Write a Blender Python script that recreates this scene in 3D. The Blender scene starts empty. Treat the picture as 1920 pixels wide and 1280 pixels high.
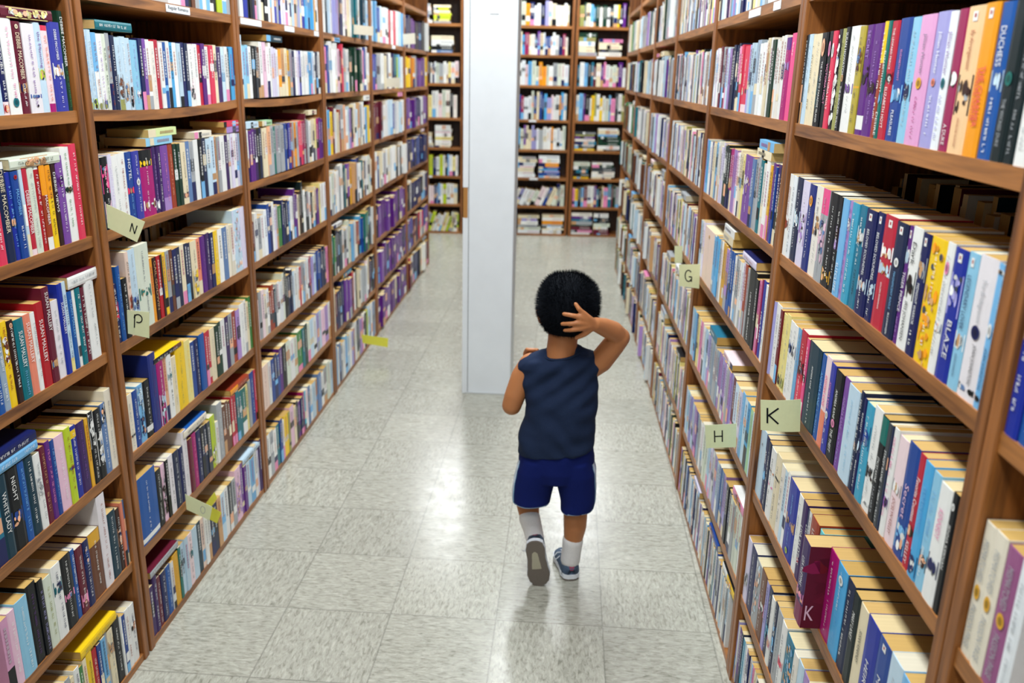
import bpy, bmesh, math, random
from mathutils import Vector, Matrix, Euler, noise
C = bpy.context.scene.collection
PI = math.pi
BOOKS=[
('R',-1.1062,1.13,.0442,.1748,.108,.0066,0,0,'w4','T:The_Bridegroom:gr:.15:.45 e:.47:.57:n T:JOAN_JOHNSTON:k:.6:.88:.2:.35 p:.9:.95:k','white paperback with a dark oval emblem, second shelf of K card bookcase'),
('R',-.9681,1.41,.0449,.1762,.108,.0054,0,0,'pe2','T:By_Arrangement:ru:.16:.42:0:.5 p:.45:.73:db T:MADELINE_HUNTER:ru:.75:.95:0:.5 L','peach paperback with a dark painting, top full shelf of K card bookcase'),
('R',-.9723,1.13,.049,.1719,.108,.006,0,0,'y','p:.0:1:or t:w','yellow paperback with a yellow and orange floral pattern, second shelf of K card bookcase'),
('R',-1.0091,1.41,.0359,.1769,.108,.0049,0,0,'or','L T:THE_CHARMER:rp:.4:.8:.25:.4 T:MADELINE_HUNTER:rp:.42:.76:-.3:.3','orange paperback titled THE CHARMER, top full shelf of K card bookcase'),
('R',-1.2465,.85,.0264,.1748,.108,.0053,0,0,'cw','t:k e:.45:.56:go T:MISMATCHED:gr:.12:.42:0:.6 T:PASSION_PAGE:gr:.6:.93:0:.5','cream white paperback, second from left, third shelf of bookcase nearest the right edge'),
('R',-1.276,.85,.0314,.1724,.108,.0061,0,0,'mv','t:k e:.45:.56:go T:MISMATCHED:gr:.12:.42:0:.6 T:PASSION_PAGE:gr:.6:.93:0:.5','the only mauve paperback on third shelf of bookcase nearest the right edge'),
('R',-1.0377,1.13,.0365,.171,.108,.0058,0,0,'b3','L p:.18:.5:lv T:BLAZE:w:.53:.82:.2:.5 T:SUSAN_JOHNSON:lv:.56:.8:-.25:.28','cobalt blue paperback titled BLAZE, second shelf of K card bookcase'),
('R',-.8245,1.41,.0513,.1754,.108,.0054,0,0,'pl','T:Jillian_Hunter:gr2:.14:.45:0:.55 e:.47:.56:go t2:mg','the only pink lilac paperback on top full shelf of K card bookcase'),
('R',-1.2205,.85,.0244,.173,.108,.0062,0,0,'cw','t:k e:.45:.56:go T:MISMATCHED:gr:.12:.42:0:.6 T:PASSION_PAGE:gr:.6:.93:0:.5','cream white paperback, first from left, third shelf of bookcase nearest the right edge'),
('L',-.151,.295,.1055,.19,.13,.0046,0,0,'b2','t:n b2:.9:.97:w','bright blue paperback, thick and plain blue, fifth shelf of N card bookcase'),
('R',-1.1102,.85,.0333,.1652,.108,.0046,0,0,'w','T:KENNEDY:pk:.2:.45:0:.4 p:.6:.76:n','white paperback with a small dark photo square, third shelf of K card bookcase'),
('R',-1.0003,.85,.0373,.1719,.108,.0071,0,0,'b','p:.68:.95:lb T:Secret:lp:.35:.7 t:pk','the only royal blue paperback on third shelf of K card bookcase'),
('R',-.8705,1.41,.0396,.1764,.108,.0066,0,0,'lv','T:Jillian_Hunter:w:.14:.45:0:.55 e:.48:.54:sa t2:w','the only lavender paperback on top full shelf of K card bookcase'),
('R',-1.044,1.41,.0327,.1753,.108,.0068,0,0,'b2','p:.42:.56:pb T:DUCHESS:w:.15:.4 t2:w','the only bright blue paperback on top full shelf of K card bookcase'),
('R',-1.0759,1.41,.0299,.1745,.108,.006,0,0,'dg2','T:THE_WICKED_DUKE:gr:.6:.9 e:.43:.52:tg','blackish green paperback, third from right, top full shelf of K card bookcase'),
('R',-.7969,1.13,.0515,.1743,.108,.0071,0,0,'rd','L p:.25:.38:w p:.4:.52:pb T:GOLDEN_BARBARIAN:w:.58:.82','red paperback titled GOLDEN BARBARIAN, second shelf of K card bookcase'),
('R',-1.07,1.13,.027,.1725,.108,.0062,0,0,'lb2','L p:.57:.7:w T:LEGENDARY_LOVER:n:.16:.55:0:.55 T:SUSAN_JOHNSON:n:.73:.9','light blue paperback titled LEGENDARY LOVER, second shelf of K card bookcase'),
('R',-.9299,1.41,.0302,.1756,.108,.0071,0,0,'dp','T:A_DUKE:w:.8:.95 t:w p:.42:.55:db','the only deep pink paperback on top full shelf of K card bookcase'),
('R',-.8445,1.13,.0427,.1721,.108,.0057,0,0,'n2','L e:.3:.38:w T:MAGNIFICENT_ROGUE:lb:.42:.75:0:.5 T:IRIS_JOHANSEN:w:.78:.97:0:.5','dark blue paperback between red and purple ones, second shelf of K card bookcase'),
('R',-.7432,1.41,.0447,.176,.108,.0058,0,0,'b','T:ELIZABETH_HOYT:pk:.25:.5 p:.53:.68:lb T:PLEASURES:w:.74:.95','the only royal blue paperback on top full shelf of K card bookcase'),
('R',-.7555,.85,.0526,.1661,.108,.0046,0,0,'pb','t:lb2','pale blue paperback, wide and plain, third shelf of K card bookcase'),
('R',-1.0544,.85,.0262,.1702,.108,.0052,0,0,'sk','T:KATHRYN_KENNEDY:lb:.2:.6:0:.5 p:.78:.97:n','the only sky blue paperback on third shelf of K card bookcase'),
('R',-.9646,.85,.033,.1666,.108,.0069,0,0,'wp','T:JOCELYN_KELLEY:ru:.55:.9 p:.4:.52:gr t:gr','pinkish white paperback with red lettering and grey figure, third shelf of K card bookcase'),
('R',-.5276,.85,.0782,.1674,.108,.0056,0,0,'dt','T:ANDREA_KANE:w:.25:.52 t3:w','dark teal paperback, thick with white script, third shelf of K card bookcase'),
('R',-.8192,.55,.0473,.1693,.108,.0063,0,0,'sk','e:.1:.2:w t:w t2:lb','the only sky blue paperback on fourth shelf of K card bookcase'),
('R',-1.0638,.55,.0433,.1719,.108,.0051,0,0,'pb','t:gr','pale blue paperback between royal blue and light blue ones, fourth shelf of K card bookcase'),
('R',-.9021,1.13,.0328,.1748,.108,.005,0,0,'w','T:Dark:k:.12:.3 p:.34:.58:k T:IRIS_JOHANSEN:k:.6:.92:0:.5','white paperback between purple and navy ones, second shelf of K card bookcase'),
('L',-.0427,.852,.071,.214,.15,.0056,0,0,'wg','p:.5:.65:tg','the only pale grey green paperback on third shelf of N card bookcase'),
('R',-1.0805,.85,.0248,.1686,.108,.0056,0,0,'lb2','t:lb p:.68:.83:db t2:w','light blue paperback between sky blue and white ones, third shelf of K card bookcase'),
('L',-.6558,.565,.0398,.1734,.108,.0073,0,0,'k','T:NIGHT:w:.1:.4 p:.5:.7:b','black paperback between dark teal and bright blue ones, fourth shelf of near left bookcase'),
('L',-.6935,.295,.041,.1754,.108,.005,0,0,'lb2','t:w','the only light blue paperback on fifth shelf of near left bookcase'),
('R',-1.1375,1.13,.0173,.1731,.108,.0064,0,0,'lb','p:.03:.07:w e:.4:.5:w T:JOAN_JOHNSTON:n:.57:.86:0:.5 p:.9:.95:k','light blue paperback between white and dark magenta ones, second shelf of K card bookcase'),
('R',-.715,1.13,.0463,.1713,.108,.0058,0,0,'n','L T:BELOVED_SCOUNDREL:w:.18:.62 p:.63:.78:pb t3:w','navy paperback titled BELOVED SCOUNDREL, farther of two, second shelf of K card bookcase'),
('R',-1.0195,.55,.0441,.1702,.108,.0049,0,0,'b','L T:MIA:w:.35:.55','the only royal blue paperback on fourth shelf of K card bookcase'),
('R',-.8625,.85,.0359,.1718,.108,.0071,0,0,'w','p:.55:.7:k p:.9:.94:gr t:gr','white paperback between turquoise and black ones, third shelf of K card bookcase'),
('R',-.9332,1.13,.0281,.1717,.108,.0052,0,0,'n','L p:.18:.38:gr T:MIDNIGHT_WARRIOR:w:.4:.74:0:.6 t3:w','navy paperback titled MIDNIGHT WARRIOR, second shelf of K card bookcase'),
('R',-.9726,.55,.0484,.1701,.108,.0048,0,0,'b3','T:HEIR:w:.4:.7 t:lb','cobalt blue paperback between cream and royal blue ones, fourth shelf of K card bookcase'),
('L',-.4045,1.4,.0405,.1691,.108,.0048,0,0,'w4','t:vi e:.9:.93:k p:.78:.83:b','white paperback between maroon and pale blue ones, top full shelf of near left bookcase'),
('R',-.7726,.55,.0448,.1683,.108,.0065,0,0,'mg','t:w','the only magenta paperback on fourth shelf of K card bookcase'),
('R',-1.221,1.13,.0254,.1733,.108,.0047,0,0,'b3','p:0.13:0.38:tn','the only cobalt blue paperback on second shelf of bookcase nearest the right edge'),
('L',-.3134,1.4,.043,.1766,.108,.0049,0,0,'bv','T:DEBBIE_MACOMBER:w:.08:.42 p:.45:.63:w t3:pw','blue violet paperback with a small floral picture, top full shelf of near left bookcase'),
('R',-.7822,1.41,.032,.1749,.108,.0063,0,0,'lb2','t:n p:.5:.66:n','the only light blue paperback on top full shelf of K card bookcase'),
('R',-.6308,1.41,.0446,.1745,.108,.0062,0,0,'pu','t:li p:.48:.65:db','purple paperback between purple and rust ones, top full shelf of K card bookcase'),
('R',-1.0081,1.13,.0214,.1734,.108,.0053,0,0,'w','e:.14:.24:pk p:.6:.68:b t:gr','white paperback between yellow and cobalt blue ones, second shelf of K card bookcase'),
('R',-.5057,.55,.0674,.1677,.108,.0066,0,0,'b3','T:JULIA_LONDON:lb:.15:.4 p:.45:.6:tn t2:lb e:.86:.94:lg','cobalt blue paperback with a green round sticker, fourth shelf of K card bookcase'),
('R',-.9026,1.41,.0233,.1747,.108,.0062,0,0,'w2','T:Jillian_Hunter:vi:.14:.45:0:.6 e:.47:.55:te t2:lv','white paperback between lavender and deep pink ones, top full shelf of K card bookcase'),
('L',-.412,.295,.0509,.1689,.108,.0066,0,0,'br','b:0:.2:go','the only brown paperback on fifth shelf of near left bookcase'),
('L',-.4473,.198,.022,.16,.108,.005,0,1,'y','t:ol','yellow paperback lying slanted on the row, on bottom shelf of near left bookcase'),
('R',-.8607,.55,.0345,.1683,.108,.0073,0,0,'n2','t:w','dark blue paperback between sky blue and blackish green ones, fourth shelf of K card bookcase'),
('L',-.5312,.295,.0407,.1759,.108,.0057,0,0,'k','p:.5:.6:pk','black paperback between white and bright blue ones, fifth shelf of near left bookcase'),
('R',-1.0301,.85,.0212,.1706,.108,.007,0,0,'rd','T:Favorite_Countess:w:.2:.58:0:.55 p:.6:.72:db T:KELLEY:w:.76:.95','red paperback titled Favorite Countess, third shelf of K card bookcase'),
('L',-.6553,.295,.0341,.185,.13,.0068,0,0,'k','t:pu','black paperback between light blue and black ones, fifth shelf of near left bookcase'),
('L',-.3683,.295,.0354,.24,.15,.0049,0,0,'w4','','white paperback between brown and dark teal ones, fifth shelf of near left bookcase'),
('R',-1.1036,1.41,.0243,.1741,.108,.0065,0,0,'dg2','t:gr','blackish green paperback between blackish green and white ones, top full shelf of K card bookcase'),
('R',-.5222,1.13,.0538,.1725,.108,.0065,0,0,'k','p:.8:.95:go','black paperback between grey and black ones, second shelf of K card bookcase'),
('L',.0323,1.127,.0704,.167,.108,.0068,0,0,'mg','b:0:.25:k p:.15:.25:y p:.75:.9:w','magenta paperback, bright magenta with a white sticker, second shelf of N card bookcase'),
('R',-.7275,.55,.0442,.1652,.108,-.0287,0,0,'pu2','T:LISA_KLEYPAS:w:.2:.55:0:.5 p:.6:.72:pk b:.75:1:mg2 K s:mr','dark purple paperback between aqua and magenta ones, fourth shelf of K card bookcase'),
('R',-.6769,.85,.0428,.1657,.108,.0055,0,0,'k','T:ANDREA_KANE:w:.2:.52 e:.53:.62:pk T:THE_THEFT:w:.64:.9','black paperback titled THE THEFT, third shelf of K card bookcase'),
('R',-.6584,.55,.0453,.1702,.108,.0048,0,0,'ru','b:.7:1:db T:LISA_KLEYPAS:w:.12:.6:0:.5 b2:.9:.95:w','rust paperback with white lettering, fourth shelf of K card bookcase'),
('L',-.5693,.295,.0341,.1772,.108,.005,0,0,'w','p:.2:.4:te','white paperback between pale grey green and black ones, fifth shelf of near left bookcase'),
('L',-.3019,.852,.0381,.2,.13,.0052,0,0,'w','t:gr','white paperback, first from right, third shelf of near left bookcase'),
('R',-.8941,.85,.0262,.1699,.108,.0053,0,0,'k','T:STACEY_KAYNE:w:.38:.62:0:.5 t3:gr b:0:.25:tg','black paperback between white and dark grey ones, third shelf of K card bookcase'),
('R',-.8287,.85,.0306,.1652,.108,.0061,0,0,'tb','p:.2:.45:b t:w','the only turquoise paperback on third shelf of K card bookcase'),
('L',-.4732,1.4,.0368,.1751,.108,.0058,0,0,'w','t:pk e:.82:.92:te','white paperback, thick with a green oval seal, top full shelf of near left bookcase'),
('L',-.4906,.565,.0355,.1733,.108,.0066,0,0,'lp','t:w','the only light pink paperback on fourth shelf of near left bookcase'),
('R',-.5172,1.41,.0466,.1766,.108,.0054,0,0,'w','t:gr p:.53:.63:vi','white paperback between black and olive yellow ones, top full shelf of K card bookcase'),
('R',-.7547,1.13,.0317,.1732,.108,.0072,0,0,'n','L T:BELOVED_SCOUNDREL:w:.18:.62 p:.63:.78:pb t3:w','navy paperback titled BELOVED SCOUNDREL, nearer of two, second shelf of K card bookcase'),
('L',-.3273,1.127,.0332,.2,.13,.0075,0,0,'w','p:.4:.48:dg t:g','the only white paperback on second shelf of near left bookcase'),
('L',-.4397,1.4,.0289,.171,.108,.0068,0,0,'mr','T:DEBBIE_MACOMBER:cr:.12:.62:0:.5 e:.03:.08:cr p:.65:.77:tn t3:w','the only maroon paperback on top full shelf of near left bookcase'),
('R',-.7048,1.41,.031,.1742,.108,.0051,0,0,'rd','T:THE_LEOPARD_PRINCE:w:.06:.4 p:.42:.53:k T:ELIZABETH_HOYT:w:.55:.9:0:.5','the only red paperback on top full shelf of K card bookcase'),
('L',-.5664,.852,.0303,.1651,.108,.0057,0,0,'te','T:SUSAN_MALLERY:w:.15:.6:0:.5 t3:lb','teal paperback with white lettering, third shelf of near left bookcase'),
('R',-1.135,.85,.0152,.167,.108,.0053,0,0,'k','T:JENNA_KERNAN:w:.25:.75:0:.5 e:.08:.14:w','black paperback, first from right, third shelf of K card bookcase'),
('R',-.9284,.55,.039,.1651,.108,.0069,0,0,'cr','t:k T:SUSAN_KEARNEY:k:.25:.6:0:.5','cream paperback between blackish green and cobalt blue ones, fourth shelf of K card bookcase'),
('L',-.4959,.852,.0303,.18,.108,.006,0,0,'r','T:SUSAN_MALLERY:w:.2:.7:0:.5','the only red paperback on third shelf of near left bookcase'),
('R',-.6739,1.13,.0347,.1726,.108,.0071,0,0,'te2','p:.2:.38:w t2:k','the only teal blue paperback on second shelf of K card bookcase'),
('L',-.5999,.565,.0289,.1737,.108,.0075,0,0,'dt','t:w','dark teal paperback between bright blue and white ones, fourth shelf of near left bookcase'),
('R',-.5901,1.41,.0358,.1749,.108,.0069,0,0,'pu','p:.35:.55:db T:SECRET:li:.05:.3 t:li b2:.82:.95:w','purple paperback between olive yellow and purple ones, top full shelf of K card bookcase'),
('L',-.6019,.295,.0299,.1685,.108,.006,0,0,'wg','t:ol','the only pale grey green paperback on fifth shelf of near left bookcase'),
('L',-.5541,1.127,.0286,.19,.13,.0064,0,0,'n2','T:DEBBIE_MACOMBER:cr:.08:.7 b:0:.07:w','the only dark blue paperback on second shelf of near left bookcase'),
('R',-.8934,.55,.0297,.1661,.108,.0061,0,0,'dg2','T:MARY_LANEY:w:.2:.5:0:.5','the only blackish green paperback on fourth shelf of K card bookcase'),
('L',.1169,.565,.0601,.19,.13,.0059,0,0,'y','t:ol','yellow paperback, plain bright yellow, fourth shelf of N card bookcase'),
('L',-.4679,.852,.0246,.205,.15,.0048,0,0,'mr','T:SUSAN_MALLERY:w:.05:.45:0:.5 p:.75:.85:tn','maroon paperback between red and white ones, third shelf of near left bookcase'),
('L',-.3305,.295,.039,.175,.108,.006,0,0,'dt','t:w','the only dark teal paperback on fifth shelf of near left bookcase'),
('L',-.051,.565,.042,.215,.15,.0053,0,0,'n3','t:pu','the only deep blue paperback on fourth shelf of N card bookcase'),
('L',-.4066,.565,.0334,.1686,.108,.0069,0,0,'pu2','t:vi','the only dark purple paperback on fourth shelf of near left bookcase'),
('R',-.6394,1.13,.0332,.1715,.108,.0052,0,0,'tb','t:w t2:w','the only turquoise paperback on second shelf of K card bookcase'),
('R',-.4724,1.13,.0446,.1743,.108,.0054,0,0,'gr','b:0:.27:hp p:.3:.8:lp','the only grey paperback on second shelf of K card bookcase'),
('R',-.4254,1.13,.0481,.1736,.108,.0075,0,0,'w3','p:.3:.55:tn t2:gr','white paperback between deep blue and grey ones, second shelf of K card bookcase'),
('L',-.4405,.852,.029,.1701,.108,.0069,0,0,'w4','t:gr','white paperback between maroon and cobalt blue ones, third shelf of near left bookcase'),
('R',-.7138,.85,.0296,.1669,.108,.007,0,0,'vi','T:ANDREA_KANE:li:.2:.55:0:.5 t3:lv','the only violet paperback on third shelf of K card bookcase'),
('R',-.4475,.85,.0466,.1711,.108,.0063,0,0,'rd','p:.3:.55:db b:.6:1:rp t:w','red paperback between light blue and hot pink ones, third shelf of K card bookcase'),
('R',-.9386,.85,.0178,.1705,.108,.0055,0,0,'w','t:pk p:.62:.74:vi','white paperback with a small dark picture, third shelf of K card bookcase'),
('R',-.8758,1.13,.0186,.1724,.108,.0072,0,0,'pu','L p:.17:.32:pb T:TIGER_PRINCE:w:.38:.72:0:.55 t3:li','purple paperback titled TIGER PRINCE, second shelf of K card bookcase'),
('L',-.0985,.19,.02,.17,.108,.005,0,1,'gr','t:w s:mr','grey white paperback lying slanted, on bottom shelf of N card bookcase'),
('L',-.6906,.565,.0286,.1742,.108,.0055,0,0,'dt','T:WHITE_LADY:w:.2:.7:0:.5','dark teal paperback between teal blue and black ones, fourth shelf of near left bookcase'),
('R',-.6117,.26,.0578,.166,.108,.0064,0,0,'te2','p:.05:.95:lb','teal blue paperback with a blue floral cover, fifth shelf of K card bookcase'),
('L',-.3576,1.127,.0262,.185,.13,.0055,0,0,'vi','p:.2:.35:pu t:w','the only violet paperback on second shelf of near left bookcase'),
('L',-.4388,1.299,.02,.17,.108,.005,0,1,'wg','p:.2:.75:tn','pale green paperback lying across the row, on second shelf of near left bookcase'),
('R',.0327,.85,.0826,.1897,.13,.0049,0,0,'k','T:HEATHER_GRAHAM:w:.3:.95:0:.6','black paperback with bold white lettering, third shelf of H card bookcase'),
('L',-.3713,1.4,.0246,.1731,.108,.0069,0,0,'pb','T:the_Manning:vi:.1:.5:0:.5 p:.5:.64:lg','pale blue paperback between white and pinkish white ones, top full shelf of near left bookcase'),
('L',-.3235,1.03,.028,.12,.13,.005,0,1,'w','t:n s:mr','white book lying flat with maroon cover, on third shelf of near left bookcase'),
('L',-.5388,.852,.0237,.1668,.108,.0064,0,0,'sa','T:SUSAN_MALLERY:w:.1:.6:0:.5','the only salmon paperback on third shelf of near left bookcase'),
('R',-1.248,1.13,.0274,.1748,.108,.0064,0,0,'b2','','the only bright blue paperback on second shelf of bookcase nearest the right edge'),
('R',.6958,.85,.1875,.1795,.108,.0062,0,0,'cp','e:.1:.17:go t:gr','the only cream pink paperback on third shelf of H card bookcase'),
('L',-.5125,1.127,.0217,.1692,.108,.0047,0,0,'b','T:MACOMBER:lb:.2:.5 e:.04:.09:r t2:w','the only royal blue paperback on second shelf of near left bookcase'),
('L',-.0956,.852,.0336,.212,.15,.0057,0,0,'pb','p:.55:.75:b','pale blue paperback, fifth from left, third shelf of N card bookcase'),
('R',-1.1312,1.41,.0298,.1763,.108,.0062,0,0,'w','p:.0:.35:dg2 t2:gr','white paperback, first from right, top full shelf of K card bookcase'),
('R',-.377,.26,.0522,.1713,.108,.0065,0,0,'br','t:w p:.4:.6:pk','the only brown paperback on fifth shelf of K card bookcase'),
('L',-.2979,1.127,.0243,.205,.15,.0055,0,0,'rp','t:w','rose red paperback, first from right, second shelf of near left bookcase'),
('L',-.4778,.295,.0284,.1658,.108,.0055,0,0,'mr','p:.7:.9:pk','the only maroon paperback on fifth shelf of near left bookcase'),
('L',-.2813,.565,.0288,.2,.13,.0055,0,0,'cw','t:gr','the only cream white paperback on fourth shelf of near left bookcase'),
('R',-.5563,1.41,.0305,.1744,.108,.0049,0,0,'ol2','p:.18:.42:br b:.55:.57:go','the only olive yellow paperback on top full shelf of K card bookcase'),
('R',-.5887,1.13,.0312,.1717,.108,.0049,0,0,'lb','T:SUTCLIFFE:w:.65:.95 t:w','light blue paperback between black and lilac ones, second shelf of K card bookcase'),
('R',-.6112,.85,.0308,.172,.108,.0059,0,0,'wp','T:ANDREA_KANE:hp:.2:.55 b:.6:1:sa','pinkish white paperback between bright blue and blue violet ones, third shelf of K card bookcase'),
('L',-.4594,1.127,.0216,.1747,.108,.0057,0,0,'wg','t:gr','the only pale grey green paperback on second shelf of near left bookcase'),
('R',-.3319,1.13,.0478,.1729,.108,.0065,0,0,'pw','p:.35:.75:li t:w','the only lilac white paperback on second shelf of K card bookcase'),
('R',-.3786,1.13,.0443,.1712,.108,.0066,0,0,'n3','e:.12:.25:or t2:w','deep blue paperback with an orange sticker, second shelf of K card bookcase'),
('R',-.3237,.26,.0534,.1654,.108,.0067,0,0,'gr','p:.0:.9:pb','grey paperback between navy and brown ones, fifth shelf of K card bookcase'),
('L',-.6251,.565,.0203,.1737,.108,.0072,0,0,'b2','t:lb','the only bright blue paperback on fourth shelf of near left bookcase'),
('L',-.1745,1.127,.0333,.1664,.108,.0062,0,0,'k','p:.1:.5:hp p:.6:.9:lp','black paperback between light blue and lilac white ones, second shelf of N card bookcase'),
('L',-.3375,.565,.0294,.1718,.108,.0052,0,0,'k','p:.3:.8:w','black paperback between black and steel blue ones, fourth shelf of near left bookcase'),
('R',-.053,.193,.024,.16,.108,.005,0,1,'y','b:0:.4:w p:.5:.8:or s:k','yellow spined paperback with black cover lying flat, on bottom shelf of H card bookcase'),
('L',-.5918,.852,.0193,.1691,.108,.0062,0,0,'db','e:.03:.09:pe','the only dark brown paperback on third shelf of near left bookcase'),
('R',.216,1.13,.1003,.1765,.108,.0062,0,0,'vi','p:.3:.6:w','violet paperback with a white figure picture, second shelf of H card bookcase'),
('L',-.3469,1.4,.0229,.1682,.108,.0066,0,0,'wp','t:sa b:.9:1:mg b2:0:.06:rp','the only pinkish white paperback on top full shelf of near left bookcase'),
('L',.6153,.852,.0699,.205,.15,.0061,0,0,'pb','p:.0:.7:pw p:.8:.95:w','pale blue paperback, wide blue and white hardback, third shelf of N card bookcase'),
('R',-.641,.85,.0278,.1684,.108,.0048,0,0,'bv','T:ANDREA_KANE:pk:.2:.5:0:.5 e:.53:.62:w t2:w','the only blue violet paperback on third shelf of K card bookcase'),
('R',-.9157,.85,.0158,.1676,.108,.005,0,0,'dgr','T:STACEY_KAYNE:w:.25:.55:0:.5 t3:w','the only dark grey paperback on third shelf of K card bookcase'),
('L',-.4363,.565,.0248,.1712,.108,.0071,0,0,'b3','t:n b2:.05:.16:y','the only cobalt blue paperback on fourth shelf of near left bookcase'),
('L',-.4808,1.127,.0199,.1714,.108,.0057,0,0,'rd','T:DEBBIE_MACOMBER:w:.25:.75:0:.6 b:.93:1:wp','red paperback between pale blue and pale grey green ones, second shelf of near left bookcase'),
('L',-.4608,.565,.0229,.1775,.108,.0045,0,0,'lg','p:.5:.56:ru','the only lime green paperback on fourth shelf of near left bookcase'),
('L',-.5742,.565,.0215,.1683,.108,.0059,0,0,'w','p:.3:.6:gr','the only white paperback on fourth shelf of near left bookcase'),
('R',-1.303,.85,.0214,.1727,.108,.0048,0,0,'w2','','the only white paperback on third shelf of bookcase nearest the right edge'),
('R',-1.103,.55,.0339,.1711,.108,.0046,0,0,'lb','t:w','the only light blue paperback on fourth shelf of K card bookcase'),
('R',-.2699,.26,.053,.1688,.108,.007,0,0,'n','t:w','the only navy paperback on fifth shelf of K card bookcase'),
('R',-.3409,1.41,.0404,.1742,.108,.0048,0,0,'k','e:.06:.25:pe T:THE_ROAD_TO_PARADISE_ISLAND:w:.3:.95:.3 T:VICTORIA_HOLT:te:.45:.8:-.3','black paperback between cream and black ones, top full shelf of K card bookcase'),
('R',-.2841,1.13,.0467,.1744,.108,.0073,0,0,'n2','p:.38:.6:pb t2:w','dark blue paperback between white and lilac white ones, second shelf of K card bookcase'),
('L',-.7263,.295,.0235,.17,.108,.0055,0,0,'lp','t:w','the only light pink paperback on fifth shelf of near left bookcase'),
('R',-.2282,.55,.0539,.1698,.108,.0074,0,0,'pb','t:w e:.2:.24:gr','pale blue paperback, first from left, fourth shelf of K card bookcase'),
('L',-.6276,.295,.0202,.1772,.108,.0046,0,0,'k','t:lv','black paperback between black and pale grey green ones, fifth shelf of near left bookcase'),
('R',-.0737,.436,.026,.15,.108,.005,0,1,'pk','p:.2:.7:or s:w','thick pink floral paperback lying near the upright, on fifth shelf of H card bookcase'),
('L',-.4505,.295,.0249,.167,.108,.0049,0,0,'n','p:.1:.4:b','the only navy paperback on fifth shelf of near left bookcase'),
('R',-.3774,.55,.0415,.1719,.108,.0063,0,0,'cr','p:.3:.34:k','cream paperback between two white ones, fourth shelf of K card bookcase'),
('R',-.5261,.26,.0412,.1704,.108,.0063,0,0,'gr','t:k','grey paperback between dark blue and white ones, fifth shelf of K card bookcase'),
('L',-.1232,1.127,.0321,.1663,.108,.006,0,0,'w','t:gr','white paperback between lilac white and white ones, second shelf of N card bookcase'),
('L',-.5527,.565,.0203,.1735,.108,.0067,0,0,'mr','t:tn','the only maroon paperback on fourth shelf of near left bookcase'),
('L',-.4204,1.127,.0201,.1721,.108,.0052,0,0,'ru','b:0:.35:or T:MACOMBER:w:.35:.7 b:.85:1:w','the only rust paperback on second shelf of near left bookcase'),
('L',-.0101,.565,.0386,.18,.108,.0049,0,0,'mg','p:.5:1:pb','the only magenta paperback on fourth shelf of N card bookcase'),
('L',-.0567,1.127,.0343,.1682,.108,.0075,0,0,'b','T:HOTEL:w:.1:.4 p:.5:.6:rp t2:lb','the only royal blue paperback on second shelf of N card bookcase'),
('R',-.5556,.55,.0311,.1664,.108,.0072,0,0,'w','t:gr','white paperback between cobalt blue and dark purple ones, fourth shelf of K card bookcase'),
('L',.0304,1.3907,.0369,.1642,.108,.007,0,0,'lb2','t:lv p:.7:.85:w','light blue paperback between pale blue and navy ones, top full shelf of N card bookcase'),
('R',-.5863,.55,.0291,.168,.108,.0064,0,0,'pu2','T:LISA_KLEYPAS:w:.3:.8:0:.5 e:.72:.78:rp','dark purple paperback between white and navy ones, fourth shelf of K card bookcase'),
('L',-.4161,.852,.0186,.2,.13,.0048,0,0,'b3','T:SUSAN_MALLERY:w:.2:.55:0:.5','the only cobalt blue paperback on third shelf of near left bookcase'),
('L',-.0212,1.127,.0354,.1676,.108,.0059,0,0,'bv','e:.4:.5:w t:w','the only blue violet paperback on second shelf of N card bookcase'),
('L',-.0905,1.127,.0321,.1684,.108,.0067,0,0,'w','','white paperback between white and royal blue ones, second shelf of N card bookcase'),
('R',-.5813,.85,.0278,.1659,.108,.007,0,0,'b2','T:ANDREA_KANE:lb:.2:.6 t3:lb','the only bright blue paperback on third shelf of K card bookcase'),
('R',-.2363,.85,.0478,.1711,.108,.0069,0,0,'w','t:k','white paperback between lavender and dark red ones, third shelf of K card bookcase'),
('L',-.3092,.565,.0259,.175,.108,.0061,0,0,'sb','p:.0:.3:k t:w','the only steel blue paperback on fourth shelf of near left bookcase'),
('R',-1.1502,1.13,.007,.1737,.108,.0047,0,0,'mg2','e:.05:.1:w t:w b:.2:.23:pk p:.62:.73:tn t2:w','the only dark magenta paperback on second shelf of K card bookcase'),
('L',.1368,1.127,.0423,.1694,.108,.0051,0,0,'vi','b:.8:1:li t:pk','the only violet paperback on second shelf of N card bookcase'),
('L',-.37,.02,.0334,.1777,.108,.0074,0,0,'k','','the only black paperback on bottom shelf of near left bookcase'),
('L',-.1864,.565,.0345,.15,.108,.0065,0,0,'cw','p:.7:.75:k','the only cream white paperback on fourth shelf of N card bookcase'),
('L',-.6125,.852,.021,.1718,.108,.007,0,0,'y','p:.15:.5:br','the only yellow paperback on third shelf of near left bookcase'),
('R',-.6932,.55,.0231,.1661,.108,.0075,0,0,'aq','T:KLEYPAS:w:.15:.5 p:.45:.55:gr e:.88:.95:vi','the only aqua paperback on fourth shelf of K card bookcase'),
('L',-.3644,.565,.0232,.176,.108,.0052,0,0,'k','p:.0:.5:w','black paperback between golden and black ones, fourth shelf of near left bookcase'),
('L',-.3999,1.127,.0198,.1701,.108,.006,0,0,'y','b:0:.4:or t:n','the only yellow paperback on second shelf of near left bookcase'),
('L',-.4003,1.575,.022,.17,.108,.005,0,1,'mr','p:.1:.9:yc','dark red book with yellow panels lying flat, on top full shelf of near left bookcase'),
('R',-.3353,.55,.0415,.1666,.108,.0051,0,0,'w','t:k p:.3:.34:k p:.5:.54:pk','white paperback between dark blue and cream ones, fourth shelf of K card bookcase'),
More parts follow.
